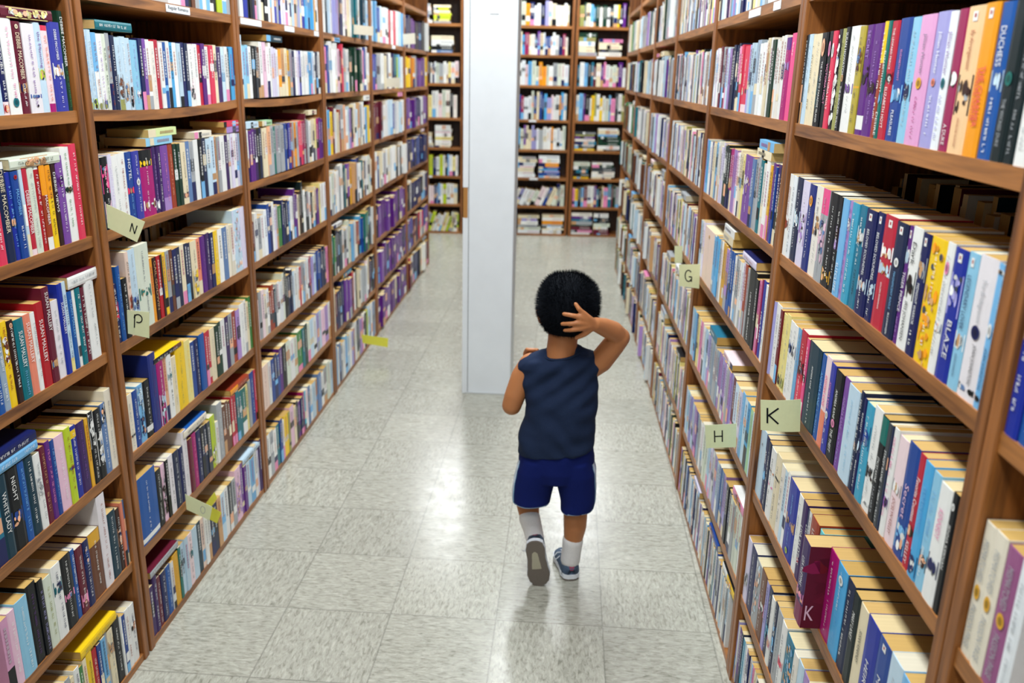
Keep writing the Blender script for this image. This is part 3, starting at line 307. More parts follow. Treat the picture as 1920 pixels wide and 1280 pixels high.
REST=[
('R',0,1.41,'-227,11,176,dt -215,14,175,k'),
('R',0,.85,'-929,5,170,n2 -488,17,166,hp -424,20,168,lb -280,19,168,dr -212,10,171,lv'),
('R',0,.55,'-635,14,170,w -471,19,171,w -452,18,167,pb'),
('R',0,.26,'-774,33,171,w -424,20,171,lv'),
('R',0,.015,'-442,17,171,k -424,15,168,w -408,15,172,cr -392,15,172,pk -376,13,166,lb -362,17,170,w -344,17,171,n -326,13,170,vi -312,15,167,w -296,11,168,pb -284,19,166,tb -264,17,171,n2 -246,21,169,pu -224,9,166,w -214,11,172,lv'),
('R',0,1.675,'74,17,171,pb 92,26,171,w 118,40,177,w 159,28,179,w 187,28,178,gr 216,30,175,pb 246,30,176,lb 276,31,178,cr 308,31,171,w 340,24,173,yc 365,24,177,cr 390,23,175,w 413,23,173,w 437,23,171,w 460,27,170,n 488,27,173,n 515,23,173,w 539,23,180,pb 563,24,175,w2 588,24,170,w 613,31,172,li 645,31,173,li 676,21,179,gr 697,21,174,lp 719,22,176,pu2 741,22,173,pu2 764,32,176,w 796,37,178,pb 833,33,180,k 867,16,175,cr'),
('R',0,1.41,'-44,24,183,w -19,24,182,w3 6,21,172,w 27,21,177,w 49,32,177,dg 81,24,183,w 106,24,183,cr 131,24,178,w3 155,28,174,w2 184,28,173,w 213,42,183,bg 256,28,177,pb 285,28,178,pb 313,28,174,lv 420,29,178,rp 449,29,175,pk 478,24,184,n2 502,24,179,n2 527,32,181,n2 559,32,174,k 592,28,173,li 621,28,177,pb 649,28,175,lv 677,30,175,mr 708,30,181,gr 740,30,183,mr 771,24,173,w 796,24,180,w 821,23,180,pw 844,23,176,w 867,16,172,sk'),
('R',0,1.13,'-117,26,184,pu2 -90,16,176,b -40,19,175,go -20,32,184,w 12,33,173,w3 45,27,179,te 73,30,183,gr 103,30,177,gr 134,31,174,sb 267,22,173,yc 289,22,175,cr 312,22,182,cr 335,21,173,w 357,21,171,lp 379,22,176,li 401,22,177,li 424,25,177,mg 449,25,175,mg 475,31,173,dg2 506,31,181,dg2 538,31,176,dg 569,23,184,pw 593,23,170,pw 617,23,169,cr 641,23,181,w 665,22,175,lb 688,22,177,lb 711,41,172,cr 752,37,173,n3 790,38,170,w 828,39,173,sk 868,16,174,lv'),
('R',0,.85,'-70,11,189,dp -58,24,183,pk -34,24,179,k 75,25,183,gr 100,25,189,ru 126,22,189,pw 148,22,182,w2 171,22,180,w 194,28,180,gr 222,28,187,gr 250,24,180,w 275,24,186,b2 299,24,186,b2 324,24,189,b2 348,40,179,li 388,26,183,go 415,26,184,go 442,22,186,w 464,22,184,gr 487,22,180,lb2 510,30,182,sk 541,30,184,sk 571,30,178,lb 790,23,187,pw 814,23,189,w 837,22,184,pb 859,22,183,pb'),
('R',0,.55,'-149,24,172,pb -124,29,172,gn -95,33,176,sk -61,34,174,pb 11,23,171,pw 34,23,172,w 57,42,171,pb 100,39,173,mr 139,22,174,lv 162,22,172,li 185,27,172,gr 212,27,173,pw 240,28,175,li 269,28,177,lv 298,25,174,li 324,25,176,li 349,23,174,bg 373,23,170,gr 397,24,175,gr 422,24,172,bg 447,28,176,bg 476,28,178,gr 504,26,173,lv 531,26,170,lv 558,24,174,pb 583,24,176,pb 608,40,170,w 648,26,173,lp 675,26,174,pk 702,24,173,w 726,24,173,yc 751,37,174,n 789,22,173,lb 811,22,171,sk 834,25,173,lb2 859,25,174,pb'),
('R',0,.26,'-139,29,172,w -109,29,174,wg -79,29,174,wg -49,31,167,gr -18,31,167,wg 14,30,170,dgr 44,30,174,k 75,27,167,lv 103,27,175,li 131,31,174,sb 162,31,175,sb 193,32,170,pb 226,32,175,lv 258,26,170,gr 285,26,170,w 312,26,170,pw 339,27,171,lb2 367,27,167,pb 395,33,171,wg 428,33,172,wg 461,27,170,w 489,27,173,w 517,27,166,w 545,22,166,gr 568,22,167,gr 591,22,168,bg 614,33,167,vi 648,33,167,li 681,30,166,pb 712,30,175,lv 743,30,173,lv 773,25,168,pb 799,25,167,lb2 825,25,168,pb 851,25,169,pb'),
('R',0,.015,'-83,13,166,w -69,13,173,pb -55,13,167,gr -41,15,171,w -25,13,172,k -11,13,166,w 3,15,169,pb 19,13,172,cr 33,13,172,w 47,13,174,n 61,15,173,lv 77,13,170,w 91,13,170,gr 105,13,176,b 119,15,174,w 135,13,172,te 149,13,167,w 163,15,172,cr 179,13,175,pb 193,13,172,w 207,15,167,n 223,13,168,vi 237,15,173,w 253,13,168,k 267,13,166,cr 281,13,171,sk 295,15,168,w 311,15,171,gr 327,13,174,pb 341,13,175,cr 355,15,174,w 371,13,167,w 385,15,174,n 401,15,175,w 417,13,171,vi 431,13,168,pb 445,15,173,w 461,13,175,br 475,15,176,gr 491,13,171,pb 505,17,171,w 523,13,173,n 537,15,172,ru 553,13,171,w 567,15,167,pb 583,13,167,n 597,15,171,lb 613,11,171,w 625,13,174,sb 639,15,166,w 655,15,171,n2 671,13,170,k 685,13,169,lv 699,11,174,b 711,13,171,pb 725,13,166,b 739,17,172,n 757,15,175,k 773,11,168,w 785,19,170,pb 805,17,172,n2 823,15,168,yc 839,15,172,pu2 855,13,172,lv 869,13,167,pk'),
('R',0,1.675,'937,24,177,gr 962,16,170,pk 978,22,189,w 1001,25,186,yc 1027,22,177,dg 1050,14,185,n 1065,15,177,w 1080,11,189,cr 1092,24,170,ol 1116,14,169,pb 1131,25,167,w 1157,21,170,vi 1178,15,183,cr 1194,19,184,n 1213,23,175,gr 1236,17,180,wp 1254,19,178,w 1274,15,173,w 1290,22,183,pu 1312,24,171,pb 1336,21,176,li 1358,22,170,k 1381,16,167,cr 1397,11,172,w 1409,14,186,n 1424,12,185,w 1437,14,166,lb 1452,18,170,w 1470,22,189,br 1493,18,187,cr 1511,22,187,mr 1534,24,185,w 1558,11,180,pb 1570,22,183,k 1592,23,181,gr 1615,24,166,pk 1640,12,169,w 1653,15,188,yc 1668,15,166,dg 1685,13,188,n 1699,23,181,w 1722,21,173,cr 1744,18,183,ol 1763,20,186,pb 1783,14,186,w 1798,13,189,vi 1811,25,182,cr 1837,19,188,n 1857,11,173,gr'),
('R',0,1.41,'937,24,188,w 961,21,181,lb 983,14,176,w 998,17,173,br 1015,22,172,cr 1038,19,165,mr 1057,17,176,w 1075,24,174,pb 1099,22,186,k 1121,17,186,gr 1139,19,179,pk 1159,13,177,w 1172,17,185,yc 1190,20,174,dg 1210,18,171,n 1229,21,177,w 1250,22,185,cr 1273,16,168,ol 1290,11,175,pb 1302,16,170,w 1319,14,188,vi 1333,12,171,cr 1346,20,174,n 1366,13,176,gr 1380,17,165,wp 1398,21,172,w 1420,22,174,w 1443,25,168,pu 1469,16,175,pb 1486,12,170,li 1498,25,175,k 1524,12,186,cr 1536,21,178,w 1558,25,179,n 1584,13,168,w 1598,15,189,lb 1614,13,169,w 1627,18,166,br 1646,15,177,cr 1662,14,184,mr 1677,13,170,w 1690,13,182,pb 1704,23,181,k 1727,21,176,gr 1749,15,181,pk 1765,13,185,w 1779,14,167,yc 1793,24,173,dg 1818,17,181,n 1836,12,186,w 1849,19,184,cr'),
('R',0,1.13,'937,23,189,li 961,15,188,k 977,23,183,cr 1001,19,167,w 1020,17,186,n 1038,17,184,w 1056,14,170,lb 1070,22,171,w 1093,19,165,br 1112,18,187,cr 1131,16,189,mr 1148,24,182,w 1172,16,165,pb 1189,20,170,k 1209,22,168,gr 1231,11,177,pk 1243,24,188,w 1268,18,175,yc 1287,18,176,dg 1306,26,179,n 1332,16,168,w 1348,25,179,cr 1374,21,188,ol 1395,20,176,pb 1416,11,176,w 1427,20,171,vi 1448,20,185,cr 1469,12,174,n 1482,25,188,gr 1507,17,166,wp 1525,16,168,w 1542,23,176,w 1566,21,170,pu 1587,19,180,pb 1607,18,181,li 1626,23,180,k 1650,11,185,cr 1661,24,180,w 1685,19,170,n 1705,18,173,w 1724,18,179,lb 1742,13,183,w 1756,18,185,br 1774,12,180,cr 1786,18,173,mr 1805,13,185,w 1818,14,189,pb 1833,15,172,k 1849,19,175,gr'),
('R',0,.85,'937,14,182,wp 952,22,171,w 975,23,177,w 999,12,171,pu 1011,18,168,pb 1030,23,180,li 1053,22,182,k 1076,15,184,cr 1091,14,166,w 1105,18,181,n 1124,21,185,w 1145,20,186,lb 1166,14,188,w 1181,25,171,br 1206,22,171,cr 1229,14,189,mr 1243,23,176,w 1266,19,182,pb 1286,12,181,k 1299,16,171,gr 1315,25,168,pk 1340,21,180,w 1362,23,188,yc 1386,24,176,dg 1410,15,179,n 1425,19,167,w 1445,24,170,cr 1470,23,171,ol 1493,23,185,pb 1517,11,189,w 1529,24,184,vi 1554,23,179,cr 1578,20,187,n 1598,17,166,gr 1616,15,178,wp 1631,11,180,w 1642,15,185,w 1658,23,168,pu 1681,24,190,pb 1706,20,169,li 1727,21,175,k 1748,16,174,cr 1765,24,170,w 1790,17,170,n 1808,15,177,w 1824,20,187,lb 1844,23,179,w'),
('R',0,.55,'937,14,167,dg 952,19,174,n 972,23,176,w 995,21,188,cr 1017,20,178,ol 1038,14,186,pb 1052,15,188,w 1067,18,190,vi 1086,20,173,cr 1107,12,173,n 1119,12,189,gr 1132,14,178,wp 1146,21,176,w 1168,22,188,w 1191,13,169,pu 1205,13,179,pb 1218,19,187,li 1238,14,168,k 1253,24,168,cr 1278,17,178,w 1295,13,168,n 1309,19,183,w 1329,23,168,lb 1352,11,178,w 1364,13,180,br 1377,16,170,cr 1394,23,167,mr 1417,11,185,w 1428,25,168,pb 1454,15,171,k 1470,22,166,gr 1492,12,178,pk 1505,24,177,w 1529,15,187,yc 1545,12,184,dg 1558,25,183,n 1583,26,187,w 1609,26,183,cr 1635,16,178,ol 1652,14,178,pb 1666,15,180,w 1682,15,169,vi 1697,18,186,cr 1716,14,172,n 1730,21,177,gr 1751,24,165,wp 1776,12,187,w 1788,25,173,w 1814,12,166,pu 1827,24,175,pb 1852,15,167,li'),
('R',0,.26,'937,23,166,mr 961,23,190,w 984,20,180,pb 1005,21,170,k 1026,16,178,gr 1042,16,172,pk 1058,13,176,w 1072,21,190,yc 1094,25,182,dg 1119,14,168,n 1133,12,186,w 1146,21,173,cr 1168,17,185,ol 1186,16,174,pb 1203,11,181,w 1215,17,177,vi 1232,23,187,cr 1257,12,179,n 1269,13,174,gr 1282,22,178,wp 1305,15,189,w 1320,25,180,w 1346,15,175,pu 1361,18,178,pb 1380,19,190,li 1399,14,184,k 1414,23,177,cr 1438,16,166,w 1454,11,188,n 1465,19,170,w 1485,16,186,lb 1502,18,173,w 1521,14,167,br 1535,14,179,cr 1550,15,173,mr 1565,17,176,w 1584,20,186,pb 1604,19,173,k 1623,17,179,gr 1641,21,172,pk 1663,14,176,w 1677,20,174,yc 1698,19,187,dg 1717,20,175,n 1737,23,189,w 1761,19,180,cr 1780,12,165,ol 1792,14,168,pb 1807,15,183,w 1823,17,177,vi 1840,15,184,cr 1855,12,178,n'),
('R',0,.015,'937,14,182,w 952,14,171,lb 967,16,179,w 983,23,169,br 1007,13,173,cr 1020,12,175,mr 1033,17,170,w 1050,17,166,pb 1067,19,183,k 1087,12,188,gr 1100,19,170,pk 1120,15,174,w 1135,25,171,yc 1161,14,181,dg 1175,16,174,n 1192,13,182,w 1206,14,172,cr 1221,23,187,ol 1245,18,184,pb 1263,24,175,w 1288,15,183,vi 1304,14,171,cr 1319,22,167,n 1341,17,178,gr 1358,14,179,wp 1373,25,182,w 1399,18,186,w 1418,25,167,pu 1443,20,173,pb 1464,15,181,li 1480,23,184,k 1503,24,179,cr 1528,16,168,w 1544,24,170,n 1569,25,171,w 1594,11,180,lb 1606,15,172,w 1621,20,168,br 1642,17,171,cr 1660,25,189,mr 1686,20,189,w 1706,24,183,pb 1731,12,169,k 1743,17,186,gr 1760,18,168,pk 1778,16,172,w 1795,20,183,yc 1815,24,174,dg 1840,12,166,n 1853,15,172,w'),
('R',0,1.675,'1927,18,173,cr 1946,20,178,w 1966,21,172,pu 1987,13,185,br 2001,22,186,gr 2024,19,183,k 2043,23,176,pb 2067,16,167,w 2083,19,176,w 2103,13,182,n 2116,24,180,yc 2141,15,169,w 2157,16,177,li 2173,25,188,pb 2198,17,185,tn 2216,18,179,w 2235,14,171,k 2250,14,174,gr 2265,21,174,w 2287,21,186,pb 2309,13,173,k 2322,15,186,lv 2338,14,169,w 2352,17,186,dg 2370,16,170,n 2386,12,186,cr 2398,14,166,w 2413,19,171,pu 2433,20,181,br 2454,25,181,gr 2480,19,188,k 2499,15,179,pb 2514,23,176,w 2538,21,168,w 2560,11,190,n 2572,22,167,yc 2594,13,190,w 2608,25,167,li 2633,18,174,pb 2652,17,173,tn 2669,21,176,w 2691,11,170,k 2703,17,167,gr 2721,20,174,w 2742,23,168,pb 2766,22,184,k'),
('R',0,1.41,'1927,16,190,k 1944,23,166,gr 1968,12,179,w 1981,21,174,pb 2003,25,179,k 2029,12,174,lv 2042,22,166,w 2064,21,187,dg 2086,19,173,n 2106,24,180,cr 2130,17,175,w 2148,12,169,pu 2160,17,175,br 2177,12,185,gr 2190,19,166,k 2210,18,187,pb 2229,12,169,w 2242,19,165,w 2261,14,185,n 2276,19,178,yc 2296,18,169,w 2314,14,182,li 2329,19,179,pb 2348,12,185,tn 2361,14,166,w 2376,24,180,k 2400,12,176,gr 2413,19,171,w 2432,24,188,pb 2457,13,185,k 2471,12,167,lv 2484,17,166,w 2501,19,189,dg 2521,19,174,n 2540,17,186,cr 2557,19,184,w 2577,16,184,pu 2594,21,187,br 2615,12,179,gr 2627,17,181,k 2645,21,176,pb 2667,13,172,w 2681,11,180,w 2692,24,174,n 2717,16,166,yc 2733,15,168,w 2749,20,179,li 2770,18,169,pb'),
('R',0,1.13,'1927,15,184,n 1943,13,169,yc 1957,11,183,w 1968,15,169,li 1983,15,188,pb 1999,24,179,tn 2024,18,167,w 2043,12,166,k 2055,24,184,gr 2079,17,190,w 2097,22,184,pb 2120,16,177,k 2137,26,168,lv 2163,20,178,w 2183,13,176,dg 2197,12,184,n 2210,20,184,cr 2230,25,183,w 2255,16,184,pu 2272,25,180,br 2297,19,179,gr 2317,22,178,k 2339,15,185,pb 2355,15,184,w 2371,12,169,w 2384,13,173,n 2397,15,180,yc 2413,19,190,w 2433,17,188,li 2451,18,177,pb 2470,24,180,tn 2494,11,173,w 2505,13,166,k 2519,16,166,gr 2535,14,182,w 2550,14,181,pb 2565,16,173,k 2582,18,188,lv 2601,26,187,w 2627,16,170,dg 2643,16,174,n 2660,12,185,cr 2672,17,180,w 2690,19,183,pu 2709,16,181,br 2726,20,180,gr 2747,18,175,k 2766,22,183,pb'),
('R',0,.85,'1927,25,184,k 1952,16,171,pb 1969,12,180,w 1981,21,186,w 2003,13,165,n 2017,12,173,yc 2030,22,181,w 2052,13,182,li 2066,24,188,pb 2091,11,186,tn 2102,25,170,w 2128,12,174,k 2141,11,171,gr 2153,15,180,w 2168,26,190,pb 2195,24,175,k 2219,13,175,lv 2233,24,175,w 2257,22,175,dg 2280,16,187,n 2297,24,182,cr 2322,14,179,w 2336,24,182,pu 2361,19,174,br 2381,18,175,gr 2399,20,166,k 2419,21,172,pb 2441,13,172,w 2455,24,187,w 2479,18,170,n 2498,16,188,yc 2514,15,174,w 2530,23,178,li 2553,22,169,pb 2576,15,169,tn 2591,24,168,w 2616,24,168,k 2640,13,173,gr 2654,19,165,w 2674,14,176,pb 2688,26,178,k 2714,15,182,lv 2730,20,171,w 2751,22,189,dg 2774,14,183,n'),
('R',0,.55,'1927,24,177,lv 1951,20,178,w 1972,12,170,dg 1985,23,186,n 2009,14,187,cr 2024,16,166,w 2040,15,178,pu 2055,21,186,br 2077,13,173,gr 2091,12,172,k 2103,19,165,pb 2123,14,173,w 2137,11,187,w 2149,16,190,n 2166,16,175,yc 2182,16,166,w 2199,14,183,li 2214,18,166,pb 2233,16,184,tn 2250,21,168,w 2271,13,167,k 2285,22,168,gr 2308,23,184,w 2331,18,182,pb 2349,17,175,k 2367,21,182,lv 2389,26,178,w 2415,17,176,dg 2432,12,177,n 2445,17,186,cr 2463,18,177,w 2482,23,166,pu 2506,16,188,br 2522,12,178,gr 2535,14,184,k 2550,13,173,pb 2564,13,174,w 2577,23,189,w 2600,23,188,n 2624,16,175,yc 2641,11,185,w 2653,24,175,li 2677,24,183,pb 2702,23,176,tn 2726,20,174,w 2747,18,185,k 2765,23,170,gr'),
('R',0,.26,'1927,20,179,tn 1948,16,177,w 1965,11,165,k 1976,16,178,gr 1993,25,171,w 2019,22,170,pb 2042,13,170,k 2055,23,178,lv 2079,15,169,w 2095,24,168,dg 2120,13,177,n 2133,19,187,cr 2153,15,169,w 2168,19,187,pu 2188,14,173,br 2203,15,169,gr 2218,23,182,k 2242,11,174,pb 2254,21,168,w 2275,11,167,w 2287,13,166,n 2300,21,180,yc 2322,24,179,w 2346,14,179,li 2361,20,172,pb 2382,17,169,tn 2399,25,171,w 2425,22,173,k 2448,12,181,gr 2460,12,174,w 2473,14,180,pb 2487,24,188,k 2512,13,186,lv 2525,23,172,w 2549,14,167,dg 2563,15,180,n 2578,21,177,cr 2600,21,188,w 2621,18,184,pu 2639,22,172,br 2662,19,188,gr 2682,24,188,k 2706,13,186,pb 2720,19,182,w 2740,12,183,w 2752,23,167,n 2776,11,171,yc'),
('R',0,.015,'1927,23,168,w 1951,23,171,li 1975,22,176,pb 1998,25,169,tn 2023,25,178,w 2048,23,186,k 2072,13,190,gr 2086,22,189,w 2108,21,175,pb 2130,25,180,k 2156,13,171,lv 2170,16,189,w 2187,22,170,dg 2209,12,166,n 2222,23,168,cr 2245,24,182,w 2269,20,183,pu 2290,14,167,br 2305,20,180,gr 2326,22,174,k 2348,25,173,pb 2374,23,180,w 2397,18,185,w 2416,18,165,n 2434,23,165,yc 2458,26,186,w 2484,26,173,li 2511,16,181,pb 2527,14,175,tn 2542,14,189,w 2556,13,185,k 2570,16,175,gr 2586,13,182,w 2600,21,177,pb 2622,22,176,k 2644,15,171,lv 2659,12,171,w 2672,17,189,dg 2690,17,189,n 2707,25,189,cr 2733,11,187,w 2745,25,186,pu 2770,18,180,br'),
('R',0,1.675,'2842,25,172,pb 2868,25,180,w 2893,16,172,k 2910,15,183,w 2925,11,168,br 2937,15,181,gr 2953,13,184,te 2967,21,187,w 2989,13,184,n 3002,24,169,cr 3026,18,185,k 3045,13,172,w 3058,16,175,pb 3075,22,182,n 3098,23,178,dg 3121,19,167,br 3141,13,168,gr 3154,15,182,w 3169,21,178,li 3191,21,170,k 3212,25,185,w 3238,16,174,dg 3254,21,189,pb 3276,22,184,w 3299,20,181,k 3319,25,181,w 3345,17,168,br 3362,19,175,gr 3381,15,184,te 3397,22,167,w 3419,15,172,n 3435,20,174,cr 3455,22,186,k 3477,16,184,w 3494,11,181,pb 3506,19,178,n 3526,19,174,dg 3546,13,184,br 3559,24,179,gr 3583,25,184,w 3608,13,173,li 3622,15,181,k 3638,11,176,w 3649,22,170,dg 3671,21,189,pb 3693,24,175,w 3718,22,168,k 3740,17,173,w 3758,19,189,br 3777,21,170,gr'),
('R',0,1.41,'2842,25,186,dg 2868,21,175,br 2890,19,190,gr 2910,15,167,w 2925,14,188,li 2939,21,177,k 2961,14,181,w 2975,17,183,dg 2993,18,175,pb 3012,22,166,w 3034,14,167,k 3049,15,183,w 3064,17,180,br 3081,14,170,gr 3096,16,180,te 3112,17,175,w 3130,21,171,n 3152,21,181,cr 3173,17,187,k 3192,13,173,w 3205,18,178,pb 3223,12,166,n 3236,25,185,dg 3262,16,165,br 3278,25,180,gr 3304,23,165,w 3327,26,186,li 3353,24,175,k 3377,14,176,w 3392,20,189,dg 3412,18,188,pb 3431,17,171,w 3448,19,178,k 3468,22,168,w 3491,20,186,br 3511,12,185,gr 3524,17,190,te 3541,18,184,w 3560,11,168,n 3572,22,176,cr 3595,11,187,k 3606,19,169,w 3626,23,173,pb 3649,23,181,n 3673,14,174,dg 3687,23,181,br 3711,14,187,gr 3725,19,170,w 3745,16,183,li 3761,16,188,k 3778,20,184,w'),
('R',0,1.13,'2842,18,175,te 2861,20,168,w 2881,21,184,n 2903,12,182,cr 2916,12,177,k 2928,11,169,w 2939,22,165,pb 2962,25,167,n 2988,20,182,dg 3008,13,181,br 3021,22,181,gr 3044,15,171,w 3060,16,182,li 3076,12,171,k 3089,23,184,w 3113,23,182,dg 3137,21,176,pb 3159,12,190,w 3171,16,172,k 3188,19,188,w 3207,25,170,br 3233,12,189,gr 3246,17,188,te 3263,14,188,w 3277,20,181,n 3298,12,169,cr 3311,17,178,k 3329,23,181,w 3353,23,186,pb 3376,11,178,n 3388,22,187,dg 3410,11,184,br 3421,16,188,gr 3438,15,171,w 3454,19,175,li 3473,11,172,k 3485,12,190,w 3497,22,184,dg 3521,19,181,pb 3541,20,176,w 3561,18,173,k 3580,23,173,w 3603,19,183,br 3623,23,189,gr 3646,11,187,te 3658,24,186,w 3683,24,166,n 3707,22,186,cr 3730,12,185,k 3743,18,188,w 3761,13,180,pb 3775,23,176,n'),
('R',0,.85,'2842,14,189,li 2857,12,182,k 2869,19,175,w 2889,25,180,dg 2915,18,171,pb 2933,16,187,w 2950,12,178,k 2962,13,169,w 2976,17,168,br 2994,14,168,gr 3008,13,179,te 3022,18,171,w 3041,13,165,n 3054,12,169,cr 3067,22,166,k 3089,18,174,w 3107,13,173,pb 3120,17,171,n 3138,11,190,dg 3150,14,186,br 3165,23,181,gr 3189,21,177,w 3210,12,178,li 3223,24,171,k 3247,18,165,w 3266,20,175,dg 3287,16,180,pb 3304,17,170,w 3321,14,176,k 3335,14,170,w 3350,14,188,br 3364,22,171,gr 3387,17,188,te 3404,15,186,w 3420,23,189,n 3443,15,169,cr 3459,12,180,k 3472,19,171,w 3491,16,184,pb 3508,15,166,n 3523,23,181,dg 3546,13,169,br 3560,22,190,gr 3582,16,174,w 3599,25,170,li 3625,13,176,k 3638,24,183,w 3662,11,188,dg 3674,12,167,pb 3686,14,187,w 3701,19,171,k 3721,21,189,w 3742,17,186,br 3759,26,187,gr 3785,12,184,te'),
('R',0,.55,'2842,16,173,br 2859,20,188,gr 2879,25,182,w 2905,20,172,li 2925,12,183,k 2938,17,183,w 2956,17,176,dg 2973,13,171,pb 2987,11,168,w 2999,15,170,k 3014,14,179,w 3029,14,167,br 3043,13,185,gr 3057,22,183,te 3080,21,180,w 3101,16,185,n 3118,22,171,cr 3141,14,175,k 3156,24,169,w 3181,25,179,pb 3207,17,170,n 3224,14,174,dg 3239,25,185,br 3265,17,182,gr 3283,14,167,w 3298,23,167,li 3321,25,171,k 3347,14,175,w 3361,21,178,dg 3382,22,169,pb 3404,21,188,w 3426,18,165,k 3445,11,183,w 3456,23,171,br 3480,21,182,gr 3501,18,165,te 3520,20,172,w 3541,22,178,n 3564,12,170,cr 3576,21,187,k 3598,19,180,w 3617,16,171,pb 3634,14,184,n 3649,15,189,dg 3664,21,181,br 3686,14,186,gr 3700,19,189,w 3720,24,169,li 3745,12,165,k 3758,14,169,w 3772,25,183,dg'),
('R',0,.26,'2842,22,185,te 2865,13,177,w 2879,13,184,n 2893,23,167,cr 2917,19,185,k 2936,13,173,w 2950,12,171,pb 2962,12,170,n 2975,13,185,dg 2988,22,173,br 3011,15,179,gr 3027,11,166,w 3039,25,182,li 3065,12,188,k 3077,17,187,w 3095,12,186,dg 3107,17,186,pb 3125,22,178,w 3148,22,186,k 3171,12,181,w 3183,15,185,br 3199,20,183,gr 3219,18,185,te 3238,13,171,w 3251,24,187,n 3276,25,175,cr 3302,11,171,k 3314,15,174,w 3329,20,174,pb 3350,18,172,n 3369,12,186,dg 3381,20,189,br 3402,25,180,gr 3427,25,165,w 3453,17,187,li 3471,16,175,k 3488,22,174,w 3510,21,169,dg 3532,18,186,pb 3551,15,190,w 3567,14,171,k 3582,21,173,w 3603,15,168,br 3618,18,170,gr 3637,17,183,te 3654,12,177,w 3666,12,180,n 3679,22,177,cr 3702,19,187,k 3721,21,171,w 3743,16,189,pb 3760,19,168,n 3779,18,176,dg'),
('R',0,.015,'2842,25,169,br 2868,24,183,gr 2893,24,179,te 2918,18,176,w 2937,11,188,n 2949,14,174,cr 2963,25,186,k 2989,16,179,w 3005,24,169,pb 3030,22,182,n 3053,19,176,dg 3073,25,175,br 3098,14,183,gr 3112,23,169,w 3135,19,180,li 3155,26,177,k 3182,25,177,w 3207,13,176,dg 3221,21,170,pb 3243,18,173,w 3261,19,167,k 3281,14,169,w 3295,22,180,br 3318,16,169,gr 3334,15,171,te 3350,14,173,w 3364,25,181,n 3390,22,169,cr 3412,17,185,k 3429,17,167,w 3447,26,189,pb 3473,24,188,n 3498,14,172,dg 3513,23,183,br 3536,22,183,gr 3559,14,170,w 3574,16,180,li 3590,23,178,k 3614,23,171,w 3638,19,183,dg 3657,12,165,pb 3670,17,177,w 3687,22,176,k 3710,17,171,w 3728,20,176,br 3748,11,181,gr 3760,25,179,te 3785,13,178,w'),
('R',0,1.675,'3852,11,181,br 3864,25,171,cr 3890,20,176,w 3910,22,168,n 3933,24,168,k 3957,12,167,dg 3970,16,176,g 3987,24,188,w 4011,22,184,w 4034,14,184,dg 4048,17,167,k 4066,25,172,w 4091,12,186,te 4104,25,180,lg 4129,19,184,gr 4148,25,182,br 4174,24,186,cr 4199,21,185,w 4221,22,172,n 4243,15,173,k 4258,12,188,dg 4270,14,189,g 4285,13,183,w 4299,23,182,w 4322,12,185,dg 4334,14,178,k 4348,11,185,w 4360,21,182,te 4382,13,169,lg 4395,23,179,gr 4419,16,186,br 4435,15,175,cr 4451,19,180,w 4470,24,176,n 4495,16,185,k 4512,17,166,dg 4529,16,178,g 4546,15,183,w 4561,22,169,w 4584,20,169,dg 4604,16,190,k 4621,16,171,w 4638,18,175,te 4656,20,189,lg 4677,25,189,gr 4702,19,180,br 4722,16,169,cr 4738,24,181,w 4763,16,166,n 4780,18,166,k'),
('R',0,1.41,'3852,17,174,w 3870,23,172,dg 3894,19,168,k 3913,20,186,w 3934,22,182,te 3957,25,189,lg 3982,20,178,gr 4003,24,172,br 4027,14,168,cr 4042,24,169,w 4067,14,165,n 4082,22,180,k 4105,18,175,dg 4123,24,179,g 4148,13,189,w 4162,16,166,w 4178,18,183,dg 4197,13,190,k 4211,12,182,w 4224,23,186,te 4247,13,178,lg 4260,13,179,gr 4274,25,167,br 4299,16,171,cr 4316,21,173,w 4338,21,174,n 4360,18,187,k 4378,18,181,dg 4396,11,174,g 4408,24,189,w 4432,23,181,w 4456,12,168,dg 4469,18,166,k 4487,11,179,w 4499,23,189,te 4522,14,169,lg 4537,16,189,gr 4554,20,187,br 4575,13,180,cr 4588,22,179,w 4610,19,172,n 4629,25,177,k 4655,11,169,dg 4667,21,179,g 4689,13,169,w 4702,22,189,w 4724,12,177,dg 4737,18,184,k 4756,25,185,w 4781,17,167,te'),
('R',0,1.13,'3852,16,178,te 3869,18,183,lg 3887,11,172,gr 3899,20,170,br 3920,13,175,cr 3934,20,178,w 3954,23,171,n 3978,12,178,k 3991,11,173,dg 4003,13,178,g 4017,17,179,w 4035,21,181,w 4056,24,180,dg 4081,15,185,k 4097,15,173,w 4113,13,187,te 4126,14,166,lg 4141,25,182,gr 4167,18,168,br 4185,15,187,cr 4201,17,181,w 4219,20,183,n 4240,12,165,k 4252,16,189,dg 4268,12,183,g 4281,12,182,w 4293,13,183,w 4307,20,166,dg 4327,24,168,k 4352,18,183,w 4371,17,189,te 4389,23,182,lg 4413,21,168,gr 4434,14,169,br 4448,22,185,cr 4471,16,172,w 4487,16,177,n 4504,18,170,k 4523,12,178,dg 4535,14,188,g 4550,23,179,w 4574,14,169,w 4588,22,182,dg 4611,14,171,k 4626,17,172,w 4643,11,190,te 4655,11,167,lg 4667,19,175,gr 4686,17,165,br 4703,19,167,cr 4723,19,176,w 4743,18,169,n 4762,13,183,k 4775,23,168,dg'),
